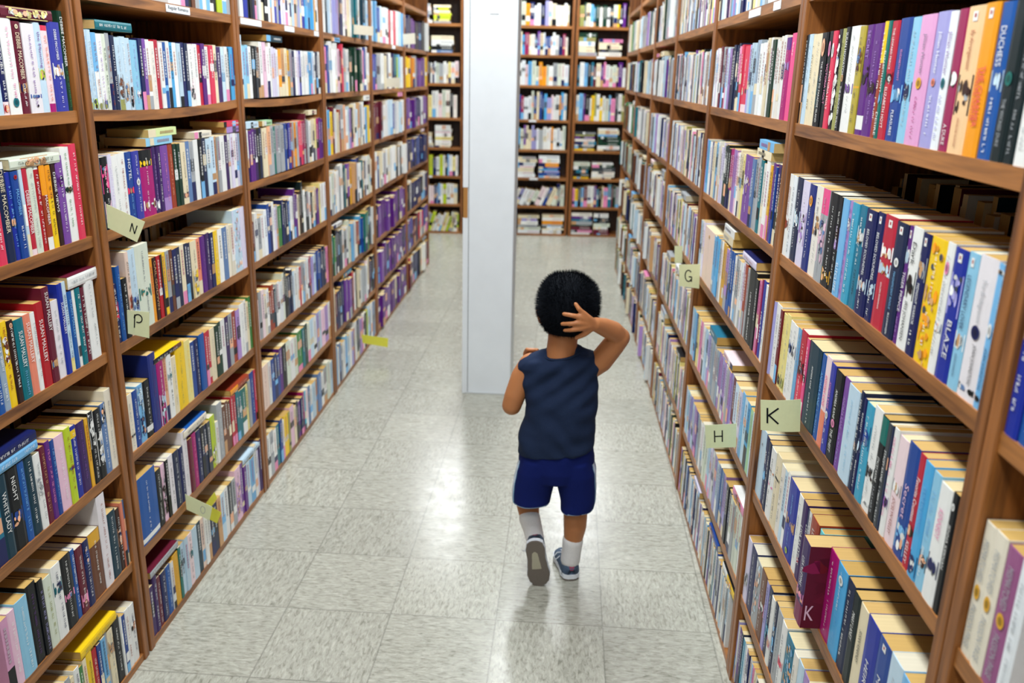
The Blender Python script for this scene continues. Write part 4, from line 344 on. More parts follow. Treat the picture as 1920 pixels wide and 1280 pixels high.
('R',0,.85,'3852,17,186,k 3870,24,173,w 3895,12,181,te 3908,16,174,lg 3925,22,167,gr 3948,14,179,br 3962,17,173,cr 3980,24,187,w 4004,23,187,n 4028,16,177,k 4044,23,169,dg 4069,25,178,g 4094,15,172,w 4109,13,176,w 4123,13,167,dg 4137,25,165,k 4163,15,177,w 4179,17,190,te 4196,17,184,lg 4214,24,168,gr 4238,23,175,br 4262,24,186,cr 4287,21,181,w 4309,18,175,n 4328,15,190,k 4343,16,184,dg 4360,18,185,g 4378,22,166,w 4401,23,180,w 4424,12,186,dg 4437,16,190,k 4453,14,188,w 4468,23,175,te 4491,25,170,lg 4517,21,178,gr 4538,19,181,br 4557,25,166,cr 4583,11,179,w 4595,16,171,n 4611,12,186,k 4624,15,172,dg 4639,21,182,g 4661,20,170,w 4681,21,182,w 4703,20,184,dg 4724,22,165,k 4747,14,175,w 4762,14,171,te 4776,22,175,lg'),
('R',0,.55,'3852,19,189,w 3871,23,176,n 3895,13,182,k 3909,23,187,dg 3933,15,184,g 3948,22,181,w 3971,25,179,w 3996,25,171,dg 4022,11,165,k 4034,20,170,w 4054,12,174,te 4067,20,181,lg 4088,23,167,gr 4112,25,174,br 4138,17,170,cr 4156,16,178,w 4172,22,188,n 4195,19,178,k 4215,23,181,dg 4238,17,174,g 4256,14,174,w 4271,19,184,w 4291,22,166,dg 4314,20,178,k 4334,19,189,w 4354,21,171,te 4375,15,182,lg 4391,13,186,gr 4405,20,172,br 4425,18,170,cr 4444,13,185,w 4457,19,182,n 4477,15,187,k 4493,18,179,dg 4512,13,167,g 4525,20,183,w 4546,13,188,w 4559,20,185,dg 4580,15,190,k 4595,21,188,w 4617,20,172,te 4638,13,169,lg 4652,14,181,gr 4666,18,167,br 4685,18,166,cr 4703,21,187,w 4725,21,187,n 4746,25,182,k 4772,14,176,dg 4787,11,165,g'),
('R',0,.26,'3852,15,165,w 3868,17,168,w 3885,25,165,dg 3911,17,173,k 3928,22,188,w 3951,11,183,te 3962,14,173,lg 3977,26,176,gr 4003,22,175,br 4026,21,171,cr 4048,12,188,w 4061,16,178,n 4077,11,172,k 4088,14,176,dg 4103,12,187,g 4116,22,166,w 4138,22,172,w 4161,16,175,dg 4178,18,181,k 4196,15,189,w 4212,14,176,te 4227,18,189,lg 4245,12,178,gr 4258,14,175,br 4273,12,175,cr 4285,14,174,w 4300,11,166,n 4312,24,167,k 4337,23,168,dg 4361,12,179,g 4373,22,185,w 4396,19,182,w 4415,13,173,dg 4429,21,173,k 4450,20,166,w 4471,12,181,te 4483,18,170,lg 4502,16,183,gr 4519,20,168,br 4540,19,186,cr 4560,14,181,w 4574,22,189,n 4596,15,174,k 4612,22,187,dg 4635,14,171,g 4650,19,177,w 4669,19,182,w 4689,22,187,dg 4712,11,169,k 4724,14,186,w 4738,25,176,te 4763,11,178,lg 4774,23,167,gr'),
('R',0,.015,'3852,12,174,n 3865,22,173,k 3887,18,185,dg 3906,14,180,g 3920,20,184,w 3940,15,183,w 3956,13,175,dg 3970,24,178,k 3994,12,185,w 4007,19,182,te 4026,23,183,lg 4050,21,186,gr 4071,26,187,br 4097,14,174,cr 4112,20,172,w 4132,23,178,n 4156,15,183,k 4171,25,166,dg 4197,26,171,g 4223,24,165,w 4248,26,187,w 4274,15,174,dg 4290,24,165,k 4315,17,172,w 4332,16,186,te 4349,22,186,lg 4371,18,183,gr 4390,18,168,br 4409,12,170,cr 4422,14,169,w 4437,18,182,n 4456,23,186,k 4479,12,174,dg 4492,20,177,g 4513,15,172,w 4529,15,186,w 4544,20,183,dg 4565,15,171,k 4580,17,177,w 4598,14,184,te 4612,18,189,lg 4631,15,178,gr 4647,22,175,br 4669,20,184,cr 4689,21,174,w 4711,12,175,n 4723,12,170,k 4736,24,182,dg 4760,20,177,g 4781,17,182,w'),
('L',0,1.4,'-531,19,177,pb'),
('L',0,1.127,'-501,10,171,pb'),
('L',0,.852,'-687,23,165,w -371,11,175,w'),
('L',0,.565,'-760,27,174,n -733,28,171,te2 -389,13,168,go'),
('L',0,.295,'-762,23,168,pk2 -290,12,176,sa -278,11,177,sb'),
('L',0,.02,'-617,21,176,w -575,13,166,cr -539,13,167,g -525,15,174,cr -461,15,168,b -445,19,172,lb -425,11,174,gr -353,8,172,w -344,15,167,b'),
('L',0,1.655,'244,26,170,w 270,26,172,w 297,26,171,w 323,26,174,pw 349,24,173,wg 373,24,172,w 398,24,171,br 423,24,174,w 448,24,173,w 473,29,171,w 502,27,172,lg2 529,27,171,w 556,27,172,gr 584,42,172,lg 626,32,174,w 659,30,172,gr'),
('L',0,1.39,'49,19,170,n 69,18,170,vi 88,20,169,w 137,21,170,rd 158,22,165,w 180,21,166,b2 202,21,169,w 224,20,167,sk 244,26,167,w 271,23,166,pb 294,22,169,n 317,22,168,n2 381,28,168,w 410,21,166,rd 431,27,171,pu 459,30,164,w 489,31,168,rp 521,26,170,cr 547,35,166,pu2 583,26,166,pb 609,26,168,w 635,17,164,dgr 653,29,169,sk 682,7,167,b'),
('L',0,1.127,'-204,12,171,lb 191,21,169,dg 213,21,168,dg 271,28,170,sb 299,28,168,gr 358,26,170,k 385,26,171,n2 412,31,168,pb 444,31,171,pb 475,21,170,tn 497,21,167,gr 518,37,169,w 556,29,169,pu2 586,22,171,w 608,22,170,pw 631,25,170,w 656,25,170,pw 682,7,168,bg'),
('L',0,.852,'-7,16,169,or 33,19,168,r 52,11,168,db 64,21,170,y 86,21,170,gr 108,18,170,br 126,24,167,n 151,24,167,n2 175,26,170,cr 202,22,169,n2 224,22,166,n2 288,28,167,sa 383,27,168,n 447,33,168,w 481,37,167,sb 519,30,170,cw 549,30,165,cw'),
('L',0,.565,'10,19,185,pe 186,28,169,b 287,21,170,rd 308,21,170,rd 369,23,168,dg 392,23,172,dg 415,34,172,w 449,31,173,pu2 481,31,173,gr 513,33,173,ru 546,32,170,li 622,21,185,w3 644,21,172,cr 666,23,185,g'),
('L',0,.295,'-38,17,172,k 203,22,169,k 225,22,166,n2 247,25,166,dgr 314,19,140,w 376,23,166,br 400,23,174,br 424,22,166,br 447,21,174,rd 469,21,170,rd 491,25,175,te 516,25,167,te 542,40,165,tg 582,23,166,yc 606,23,172,gr 673,16,190,rp'),
('L',0,.02,'-196,21,150,pu2 -69,16,150,w -16,15,165,tg 0,24,165,pb 24,24,170,pb 117,27,169,dt 144,22,168,cp 167,22,169,w 189,22,168,w 212,29,169,n2 241,29,166,n2 271,30,170,tn 301,33,170,pb 334,35,171,w 370,31,170,dgr 402,31,171,gr 484,25,190,vi 510,25,169,pu 536,40,170,pb 576,38,166,lb 615,25,200,w 641,25,168,pw 667,22,200,pu2'),
('L',0,1.655,'774,33,173,w 808,37,183,b3 846,24,198,k 870,24,183,k 895,24,188,n2 919,22,192,br 941,22,180,gr 963,25,173,w 989,25,180,cr 1015,38,174,k 1053,23,175,w 1077,23,185,cr 1100,23,192,w2 1124,24,191,bv 1148,24,176,gr 1173,24,175,bv 1198,27,179,w 1226,27,181,pw 1254,27,197,w2 1282,26,176,w 1309,26,197,cr 1335,34,195,pb 1370,24,188,pe 1395,24,190,gr 1419,25,170,lv 1445,25,199,pb 1470,40,173,bv 1511,25,185,sk 1537,25,194,lb 1562,25,197,sk 1587,25,171,sk 1613,25,188,sk 1638,23,177,go 1662,23,195,w 1685,23,200,w'),
('L',0,1.3994,'746,27,200,pb 774,27,166,lb2 801,27,170,lb2 829,27,167,w 857,33,170,k 890,20,169,dgr 910,28,167,br 940,30,185,w 971,31,185,lp 1003,31,171,w 1034,25,185,w 1060,25,172,pw 1086,25,168,pw 1112,25,165,w2 1138,31,166,or 1170,40,171,tn 1211,33,172,cr 1244,29,166,go 1274,29,170,gr 1304,38,166,n 1343,25,168,w 1368,25,167,pw 1393,33,168,bv 1426,26,169,w 1453,25,168,w 1478,25,169,w 1504,25,169,w 1530,25,167,sk 1556,25,166,sk 1582,27,171,pb 1609,27,166,w 1637,31,170,n2 1669,31,171,w'),
('L',0,1.1265,'751,25,173,w 777,24,170,pu 802,24,174,pu 827,24,173,pu2 851,29,172,k 881,29,174,n2 910,27,170,cr 938,27,171,cr 966,31,174,pe 997,31,174,gr 1029,26,169,tg 1056,26,173,gr 1082,26,170,gr 1109,26,173,gr 1135,26,169,gr 1162,22,174,b 1185,22,171,n 1207,30,175,bv 1238,26,173,ru 1265,26,174,gr 1291,27,171,or 1319,27,172,gr 1346,23,172,rp 1369,23,175,rp 1393,23,172,dp 1417,23,173,dp 1441,21,200,mr 1462,21,174,gr 1484,33,169,w 1517,33,171,cr 1551,25,174,cr 1577,25,172,yc 1603,42,172,mg 1646,31,174,pu 1677,31,169,pu'),
('L',0,.852,'746,29,140,mr 776,29,167,w 806,38,145,gr 844,31,150,w 875,31,163,w2 907,26,180,b 933,26,169,n 960,24,180,w 985,24,157,pw 1009,28,162,gr 1038,40,155,g 1079,22,172,n 1102,22,156,n2 1124,30,165,n2 1155,24,158,b2 1179,24,169,w 1204,24,168,w 1229,25,195,pu 1254,25,171,pu 1280,27,164,cr 1308,32,175,db 1340,25,210,dg2 1366,25,174,w 1391,25,163,dg2 1417,25,164,gr 1443,25,156,w 1469,25,151,dg2 1495,31,150,cr 1526,31,168,cr 1558,21,152,pu 1579,21,156,pu 1601,21,174,yc 1623,21,156,w 1645,31,168,w 1677,31,168,w2'),
('L',0,.565,'746,25,150,wp 772,25,176,gr 797,25,177,wp 823,26,150,cw 849,26,168,w 875,27,150,ru 903,27,171,ru 930,21,150,dt 951,21,163,gr 973,31,165,w 1004,31,161,w2 1035,25,185,wg 1061,26,200,k 1087,26,162,dgr 1113,26,162,n2 1139,26,176,n2 1166,31,163,pb 1198,31,162,w 1230,22,169,w 1252,24,162,rd 1277,24,177,gr 1302,21,174,gr 1324,21,163,bg 1345,21,170,w 1367,21,178,w2 1389,23,171,dp 1413,23,176,dp 1437,28,169,lv 1465,28,170,pb 1494,29,176,b 1523,29,180,b 1552,29,164,b2 1581,22,179,n 1604,22,161,n2 1627,22,180,n2 1649,23,163,n2 1673,36,167,pk'),
('L',0,.295,'825,27,168,w 853,31,168,b 884,35,176,n 919,31,165,b 950,35,179,pu 986,50,179,k 1036,50,178,wg 1087,54,170,w 1142,46,165,wg 1189,62,174,g 1251,35,174,te 1286,42,178,dg 1329,38,172,wg 1368,58,176,pb 1427,50,172,w 1478,38,178,lv 1517,38,177,pb 1556,54,172,lp 1611,58,173,li 1669,38,177,w'),
('L',0,.02,'747,45,177,w 793,34,178,gr 827,38,168,w 866,41,171,te 907,31,179,b 939,20,164,w 960,52,172,y 1012,24,170,ol 1036,52,179,lp 1089,27,163,cr 1116,31,173,k 1148,34,160,pu 1183,31,165,n 1214,20,180,mg 1235,20,177,cy 1256,34,173,wp 1290,34,177,sb 1325,34,166,w 1360,52,164,pb 1412,34,164,tn 1447,52,179,sb 1499,52,161,w 1552,52,168,gr 1604,52,179,wg 1656,52,162,pb'),
('L',0,1.655,'1767,53,186,w 1821,36,202,dt 1858,52,213,pb 1910,37,213,w 1947,49,214,lv 1996,29,191,lv 2026,29,186,pk 2056,32,192,k 2088,50,207,n 2139,43,183,w 2182,40,206,wp 2223,47,199,cr 2270,39,218,w 2310,42,220,te 2353,45,187,te 2398,39,188,cr 2438,45,212,w 2483,25,206,w 2508,53,203,dt 2561,45,192,pb 2607,42,185,w 2649,48,185,lv'),
('L',0,1.4,'1767,53,195,pk 1821,38,203,b 1859,52,220,w 1911,29,186,w 1940,28,216,w 1969,34,217,w 2004,37,192,lp 2041,44,187,mr 2086,32,216,rp 2119,43,199,gr 2162,52,183,w 2215,24,197,w 2240,51,192,dg 2291,23,197,dg 2315,43,208,dg 2358,40,208,k 2399,52,200,dg 2451,46,206,pu 2498,26,213,w 2524,34,200,pk 2558,51,215,b 2610,35,219,w 2646,52,191,w'),
('L',0,1.127,'1767,24,215,w 1792,41,200,sk 1833,48,190,y 1882,30,211,mr 1913,44,200,w 1957,45,183,cr 2003,27,195,ru 2030,53,216,gr 2084,40,213,pe 2125,50,188,w 2176,32,204,pb 2208,35,191,li 2244,38,196,k 2283,34,209,cr 2318,38,214,w 2356,29,184,pb 2386,39,214,tn 2425,30,205,gr 2455,38,206,w 2493,28,217,w 2522,46,185,w 2568,39,188,sk 2608,52,194,y 2661,37,217,mr'),
('L',0,.852,'1767,47,183,w 1815,38,193,wg 1854,25,204,w 1880,26,182,cr 1906,54,194,w 1961,28,212,gr 1989,46,218,w 2036,26,200,dt 2063,30,208,te 2094,33,185,cr 2128,44,208,vi 2172,47,183,go 2220,53,203,tn 2274,39,217,b 2314,26,193,w 2340,45,219,n 2386,49,187,w 2435,27,197,te 2463,39,181,cr 2502,38,187,n 2541,46,210,w 2588,49,209,wg 2638,26,196,w 2664,33,181,cr'),
('L',0,.565,'1767,52,198,tg 1820,26,185,g 1846,27,214,k 1874,27,206,n 1901,24,199,k 1926,50,197,dt 1977,35,194,w 2013,49,182,gr 2062,31,196,w 2093,33,218,wg 2127,27,181,cr 2155,33,194,lb 2189,45,186,or 2234,35,195,w 2269,33,184,ru 2302,42,182,ru 2345,43,201,sk 2388,24,186,b 2412,51,207,tg 2464,33,211,g 2497,43,214,k 2540,31,217,n 2572,32,219,k 2605,35,218,dt 2641,30,207,w 2672,26,203,gr'),
('L',0,.295,'1767,35,215,cr 1803,34,184,mr 1838,54,186,n 1892,33,193,k 1926,52,218,n 1978,48,212,vi 2027,49,203,vi 2076,46,199,w 2123,27,192,mr 2151,40,213,rd 2192,31,199,w 2223,32,218,k 2256,30,207,cr 2287,41,190,lp 2328,52,183,w 2381,33,200,gr 2414,40,198,sb 2455,28,186,w 2483,32,206,wp 2516,34,213,cr 2551,35,214,mr 2587,47,180,n 2634,38,202,k 2673,25,203,n'),
('L',0,.02,'1767,39,203,lb 1807,26,188,w 1834,37,200,sb 1872,30,181,gr 1902,52,188,w 1955,49,201,lb 2005,49,185,pb 2055,45,195,w 2100,41,185,lv 2142,30,188,ru 2173,44,215,w 2217,44,212,n 2262,29,215,gr 2292,53,199,li 2345,32,188,pk 2378,34,202,w 2413,47,199,k 2460,34,203,lg 2495,39,220,pb 2535,29,183,lb 2565,47,216,w 2612,40,213,sb 2653,45,206,gr'),
('L',0,1.655,'2757,64,205,pb 2822,44,208,lb 2866,62,186,sk 2929,75,184,b 3005,55,195,pb 3060,80,190,w 3140,82,198,w 3223,41,198,w 3265,65,193,rd 3331,75,194,w 3406,79,198,rp 3485,86,203,w 3571,48,205,pb 3620,56,205,pb 3677,56,201,lb'),
('L',0,1.4,'2757,81,186,bv 2839,52,189,b 2891,85,189,gr 2977,85,197,w 3063,37,195,w 3101,79,188,cr 3181,40,197,n 3221,80,205,w 3302,48,181,cr 3351,55,205,n 3406,84,203,te 3491,59,185,lg 3550,45,203,lb 3596,58,191,w 3654,79,186,cr'),
('L',0,1.127,'2757,73,195,mr 2831,81,205,mr 2912,39,209,mr 2952,84,197,mr 3037,76,185,w 3114,70,204,w 3184,75,209,pb 3260,84,208,pb 3345,40,184,bv 3385,71,198,w 3456,64,181,w 3521,44,192,pb 3565,80,182,w 3646,87,197,w'),
('L',0,.852,'2757,83,208,w 2841,51,181,b 2892,58,202,cr 2951,78,193,w 3030,67,186,gr 3098,47,203,w 3146,85,199,cr 3232,49,195,w 3281,67,198,w 3348,63,203,w 3412,43,198,cr 3455,38,194,k 3494,66,184,w 3561,41,186,k 3602,55,209,w 3658,74,192,w'),
('L',0,.565,'2757,79,197,k 2837,53,183,vi 2891,47,180,vi 2939,87,204,pu 3026,43,197,pu 3070,57,185,vi 3127,86,196,pu 3214,43,183,pu 3258,46,185,pu 3304,73,181,vi 3378,86,203,pu 3464,55,207,k 3520,73,196,vi 3594,48,204,vi 3642,90,182,pu'),
('L',0,.295,'2757,44,187,pu 2802,41,185,pu 2844,73,184,vi 2917,40,190,pu 2958,47,182,pu 3006,51,208,pu 3057,73,191,n 3130,48,191,vi 3179,53,208,pu 3233,63,198,pu 3297,44,188,pu 3341,60,204,pu 3402,43,184,vi 3446,77,188,pu 3523,63,180,pu 3587,41,197,pu 3629,62,210,n 3692,41,207,vi'),
('L',0,.02,'2757,78,188,pu 2836,72,196,pu 2908,84,192,pu 2993,60,208,pu 3054,75,190,vi 3129,62,196,pu 3192,64,199,pu 3257,59,196,pu 3316,45,195,cr 3362,61,190,pu 3424,43,182,pu 3467,50,185,pu 3518,42,208,pu 3561,57,193,pu 3618,38,182,pu 3656,77,194,vi'),
('L',0,1.655,'3792,49,202,w 3842,87,183,n 3929,68,206,n 3998,48,206,k 4047,92,193,pu 4140,77,183,pu 4217,82,182,k 4300,90,183,k 4391,89,188,n 4480,86,190,k 4566,93,206,k 4660,97,197,w'),
('L',0,1.4,'3792,83,197,y 3876,97,190,y 3974,78,204,ru 4053,100,193,or 4153,93,207,gr 4247,60,196,pu 4307,65,187,pu 4373,86,180,vi 4459,64,196,pu 4524,88,189,pu 4613,49,205,vi 4663,95,210,y'),
('L',0,1.127,'3792,84,198,pu 3877,84,204,vi 3961,77,189,pu 4039,61,192,pu 4101,85,192,pu 4187,53,200,bv 4241,72,185,n 4313,76,199,n 4390,54,186,n 4444,69,202,w 4514,54,188,pu 4569,97,204,vi 4667,91,192,pu'),
('L',0,.852,'3792,45,203,n 3838,47,205,n 3886,71,183,n 3957,90,201,n 4048,70,198,bv 4118,62,191,n 4181,58,192,n 4239,103,195,b 4343,73,207,n 4416,60,182,n 4476,64,207,n 4540,77,195,n 4618,75,200,n 4694,64,190,n'),
('L',0,.565,'3792,44,210,n 3837,97,187,k 3934,45,205,w 3980,58,186,n 4038,49,181,n 4088,95,183,n 4184,82,182,n 4266,88,183,n 4354,81,189,n 4436,82,180,k 4518,90,207,w 4609,58,181,n 4667,91,184,n'),
('L',0,.295,'3792,56,193,b 3849,80,202,vi 3929,104,210,bv 4034,48,186,mr 4082,62,186,mr 4145,76,181,n 4221,69,204,mr 4291,74,200,rd 4366,56,195,w 4423,96,186,rp 4520,81,207,b 4602,101,208,vi 4703,54,195,bv'),
('L',0,.02,'3792,76,189,mr 3869,51,209,rd 3920,97,207,w 4018,58,202,n 4077,88,205,n 4165,88,198,n 4254,78,199,k 4332,97,196,cr 4429,101,204,w 4531,61,206,w 4592,66,191,br 4659,99,185,mr'),
('L',1,1.3,'115,20,150,lb2'),
('L',1,1.3205,'139,20,160,lg2'),
('L',1,1.299,'401,18,120,cw'),
('L',1,1.319,'633,16,130,rp'),
('L',1,1.3,'647,18,120,li'),
('L',1,1.59,'1108,20,170,dt'),
('L',1,1.303,'819,20,120,pb'),
('L',1,1.303,'974,18,100,gn'),
('L',1,1.317,'1556,18,120,cr'),
('R',1,1.3335,'38,22,160,lb'),
('R',1,1.313,'55,20,160,cr'),
('R',1,1.0675,'379,22,160,w'),
('R',1,1.043,'390,24,160,cr'),
('R',1,.73,'227,16,140,wp'),
('R',1,.728,'472,24,140,te2'),
('R',1,.436,'362,20,140,pw'),
('R',1,.191,'511,20,130,pw'),
]
CARDS=[
([(-0.2923, -0.2007, 1.1903), (-0.2044, -0.2007, 1.1514), (-0.2287, -0.2007, 1.1032), (-0.2952, -0.2007, 1.1347)], 'N', 0.4, 'pale green index card lettered N drooping from the second shelf', 'cd', 0.0, 'L'),
([(-0.2928, -0.1615, 0.9271), (-0.2371, -0.1615, 0.924), (-0.2441, -0.1615, 0.8573), (-0.2968, -0.1615, 0.8673)], 'P', 0.55, 'pale green index card lettered P on the third shelf', 'cd', 0.0, 'L'),
([(-0.2951, 0.0471, 0.3245), (-0.2182, 0.0471, 0.2881), (-0.2297, 0.0471, 0.2445), (-0.295, 0.0471, 0.275)], 'O', 0.5, 'pale green index card with a faint O by the bottom shelf', 'cd', 0.0, 'L'),
([(-0.2969, 0.206, 0.2031), (-0.2633, 0.206, 0.1811), (-0.2799, 0.206, 0.1432), (-0.3074, 0.206, 0.1582)], '', 0, 'blank yellow card tucked behind the faint O card', 'cy2', 0.0, 'L'),
([(-0.2961, 0.1283, 0.2228), (-0.2445, 0.1283, 0.2929), (-0.2381, 0.1283, 0.2722), (-0.2808, 0.1283, 0.2094)], '', 0, 'yellow card standing up behind the faint O card', 'cy2', 0.0, 'L'),
([(-0.3205, 2.2929, 0.1329), (-0.1746, 2.2929, 0.1179), (-0.1786, 2.2929, 0.0662), (-0.3161, 2.2929, 0.0846)], '', 0, 'blank yellow card sticking out over the floor at the left', 'cy2', 0.0, 'L'),
([(-0.3209, 2.3253, 1.7148), (-0.2228, 2.3253, 1.7067), (-0.2239, 2.3253, 1.6647), (-0.3223, 2.3253, 1.6702)], '', 0, 'blank cream card on the top left shelf near the pillar', 'cw', 0.0, 'L'),
([(-0.3362, 3.6851, 1.7305), (-0.2567, 3.6851, 1.7385), (-0.2539, 3.6851, 1.6739), (-0.3338, 3.6851, 1.6658)], '', 0, 'small cream card under dark books on the far left bookcase', 'cw', 0.0, 'L'),
([(-0.3298, 3.1144, 1.4598), (-0.2473, 3.1144, 1.4676), (-0.2482, 3.1144, 1.4105), (-0.3308, 3.1144, 1.4116)], '', 0, 'cream card before a white spine on fifth left bookcase', 'cw', 0.0, 'L'),
([(1.1663, -0.5028, 0.8865), (1.2392, -0.5028, 0.899), (1.2453, -0.5028, 0.8303), (1.1731, -0.5028, 0.822)], 'K', 0.5, 'pale green index card lettered K standing out from right bookcase', 'cd', 0.02, 'R'),
([(1.1512, 0.0133, 0.6246), (1.2322, 0.0133, 0.6332), (1.2373, 0.0133, 0.5664), (1.1597, 0.0133, 0.5593)], 'H', 0.5, 'pale green index card lettered H in the right bookcase', 'cd', 0.0, 'R'),
([(1.1507, 0.7789, 0.8931), (1.2219, 0.7789, 0.8975), (1.2256, 0.7789, 0.8124), (1.1583, 0.7789, 0.8192)], 'G', 0.5, 'pale green index card lettered G on the right', 'cd', 0.0, 'R'),
([(1.1855, 1.2091, 0.8769), (1.2161, 1.2091, 0.8779), (1.2194, 1.2091, 0.8109), (1.1907, 1.2091, 0.8098)], '', 0.45, 'narrow green card just above and behind the G card', 'cd', 0.0, 'R'),
]
BAYS_R={0: (-2.15, -1.206), 1: (-1.155, -0.2), 2: (-0.15, 0.885), 3: (0.935, 1.87), 4: (1.925, 2.79), 5: (2.84, 3.8), 6: (3.85, 4.8)}
BAYS_L={1: (-1.2, -0.265), 2: (-0.205, 0.69), 3: (0.745, 1.71), 4: (1.765, 2.7), 5: (2.755, 3.735), 6: (3.79, 4.76)}
ZR=[1.675, 1.41, 1.13, 0.85, 0.55, 0.26, 0.015]
ZL=[1.655, 1.4, 1.127, 0.852, 0.565, 0.295, 0.02]
SAG={('L', 2, 1): 0.012, ('L', 3, 1): 0.01, ('L', 3, 2): 0.006}
# ------------------------------------------------------------------ helpers
HEX = dict(w='e9ebe8', w2='e6ecf0', w3='e8e4da', w4='e4e0e4', cw='e6dfcc', cr='e5d9b8', yc='e9dc8e', pw='d9d4ea', wp='ecd6da', wg='d3dccb',
 k='14191f', db='3a211c', br='7a4a32', n='1b2563', n2='1d2c52', n3='24368c', b='2350a8', b2='1f62b8', b3='2238b0', bv='4148b8', sb='5f7fae',
 lb='74b4e2', lb2='8cc4e0', sk='4aa6dc', pb='bfd8e8', bg='93a7bb', te='14808e', te2='2a86a6', tb='3f9fc0', tg='1d7d74', dt='123f52', dg='17402f',
 dg2='14282b', g='4f9a52', gn='9cc79a', lg='b9cf2c', lg2='cfe0a0', ol='9a9c5a', ol2='b0a03c', y='f0c81e', go='dba52a', r='c8232e', rd='b8243a', dr='7a1d2a',
 rp='d83a58', mr='742038', ru='b2472c', pk='e48ab4', pk2='dba0c4', lp='e6c0d4', hp='e8508c', pl='dca0cc', mg='c01a80', mg2='8e2458', dp='b02a62', mv='b0689c',
 pu='6a2a90', pu2='43276a', vi='8a55b4', li='a585c2', lv='a09ed4', gr='a3a8ac', gr2='6a6a78', dgr='4a5057', tn='c69a6c', cy='4cc0dc', aq='6fd0d6', cp='e6cdbe',
 pe='eab08a', pe2='efc796', sa='e2846a', **{'or': 'ee9a1c'}, cd='dde3b6', cy2='dcd84e')
def lin(h):
    v = [int(h[i:i+2], 16)/255 for i in (0, 2, 4)]
    return tuple((x/12.92 if x <= .04045 else ((x+.055)/1.055)**2.4) for x in v)
LIN = {k: lin(v) for k, v in HEX.items()}
DARK = {'k', 'db', 'br', 'n', 'n2', 'n3', 'b', 'b2', 'b3', 'bv', 'te', 'te2', 'tg', 'dt', 'dg', 'dg2', 'g', 'r', 'rd', 'dr', 'rp', 'mr', 'ru', 'mg', 'mg2', 'dp',
        'mv', 'pu', 'pu2', 'vi', 'dgr', 'sb', 'tb', 'hp'}
for k in DARK-{'hp', 'rp', 'tb', 'sb', 'rd'}: LIN[k] = tuple(x*.72 for x in LIN[k])

class MB:
    """collects polygons with a colour each; builds ONE mesh object"""
    def __init__(s): s.v = []; s.f = []; s.c = []; s.m = []
    def quad(s, a, b, c, d, col, m=0):
        n = len(s.v); s.v += [a, b, c, d]; s.f.append((n, n+1, n+2, n+3)); s.c.append(col); s.m.append(m)
    def box(s, x0, x1, y0, y1, z0, z1, col=(1, 1, 1), m=0):
        n = len(s.v)
        s.v += [(x0, y0, z0), (x1, y0, z0), (x1, y1, z0), (x0, y1, z0), (x0, y0, z1), (x1, y0, z1), (x1, y1, z1), (x0, y1, z1)]
        for f in ((0, 3, 2, 1), (4, 5, 6, 7), (0, 1, 5, 4), (1, 2, 6, 5), (2, 3, 7, 6), (3, 0, 4, 7)):
            s.f.append(tuple(n+i for i in f)); s.c.append(col); s.m.append(m)
    def poly(s, vs, fs, col, m=0):
        n = len(s.v); s.v += vs
        for f in fs: s.f.append(tuple(n+i for i in f)); s.c.append(col); s.m.append(m)
    def build(s, name, mats, parent=None, smooth=False):
        me = bpy.data.meshes.new(name); me.from_pydata(s.v, [], s.f)
        if not isinstance(mats, (list, tuple)): mats = [mats]
        for m in mats: me.materials.append(m)
        if len(mats) > 1: me.polygons.foreach_set('material_index', s.m)
        at = me.color_attributes.new('Col', 'FLOAT_COLOR', 'CORNER'); buf = []
        for f, c in zip(s.f, s.c): buf += [c[0], c[1], c[2], 1.0]*len(f)
        at.data.foreach_set('color', buf)
        if smooth: me.polygons.foreach_set('use_smooth', [True]*len(s.f))
        me.update()
        o = bpy.data.objects.new(name, me); C.objects.link(o)
        if parent: o.parent = parent
        return o
def tag(o, label, cat, group=None, kind=None):
    o['label'] = label; o['category'] = cat
    if group: o['group'] = group
    if kind: o['kind'] = kind
    return o
def struct(o, label=None):
    o['kind'] = 'structure'
    if label: o['label'] = label; o['category'] = 'structure'
    return o
def empty(name, loc=(0, 0, 0), rz=0):
    o = bpy.data.objects.new(name, None); C.objects.link(o); o.location = loc; o.rotation_euler = (0, 0, rz); return o

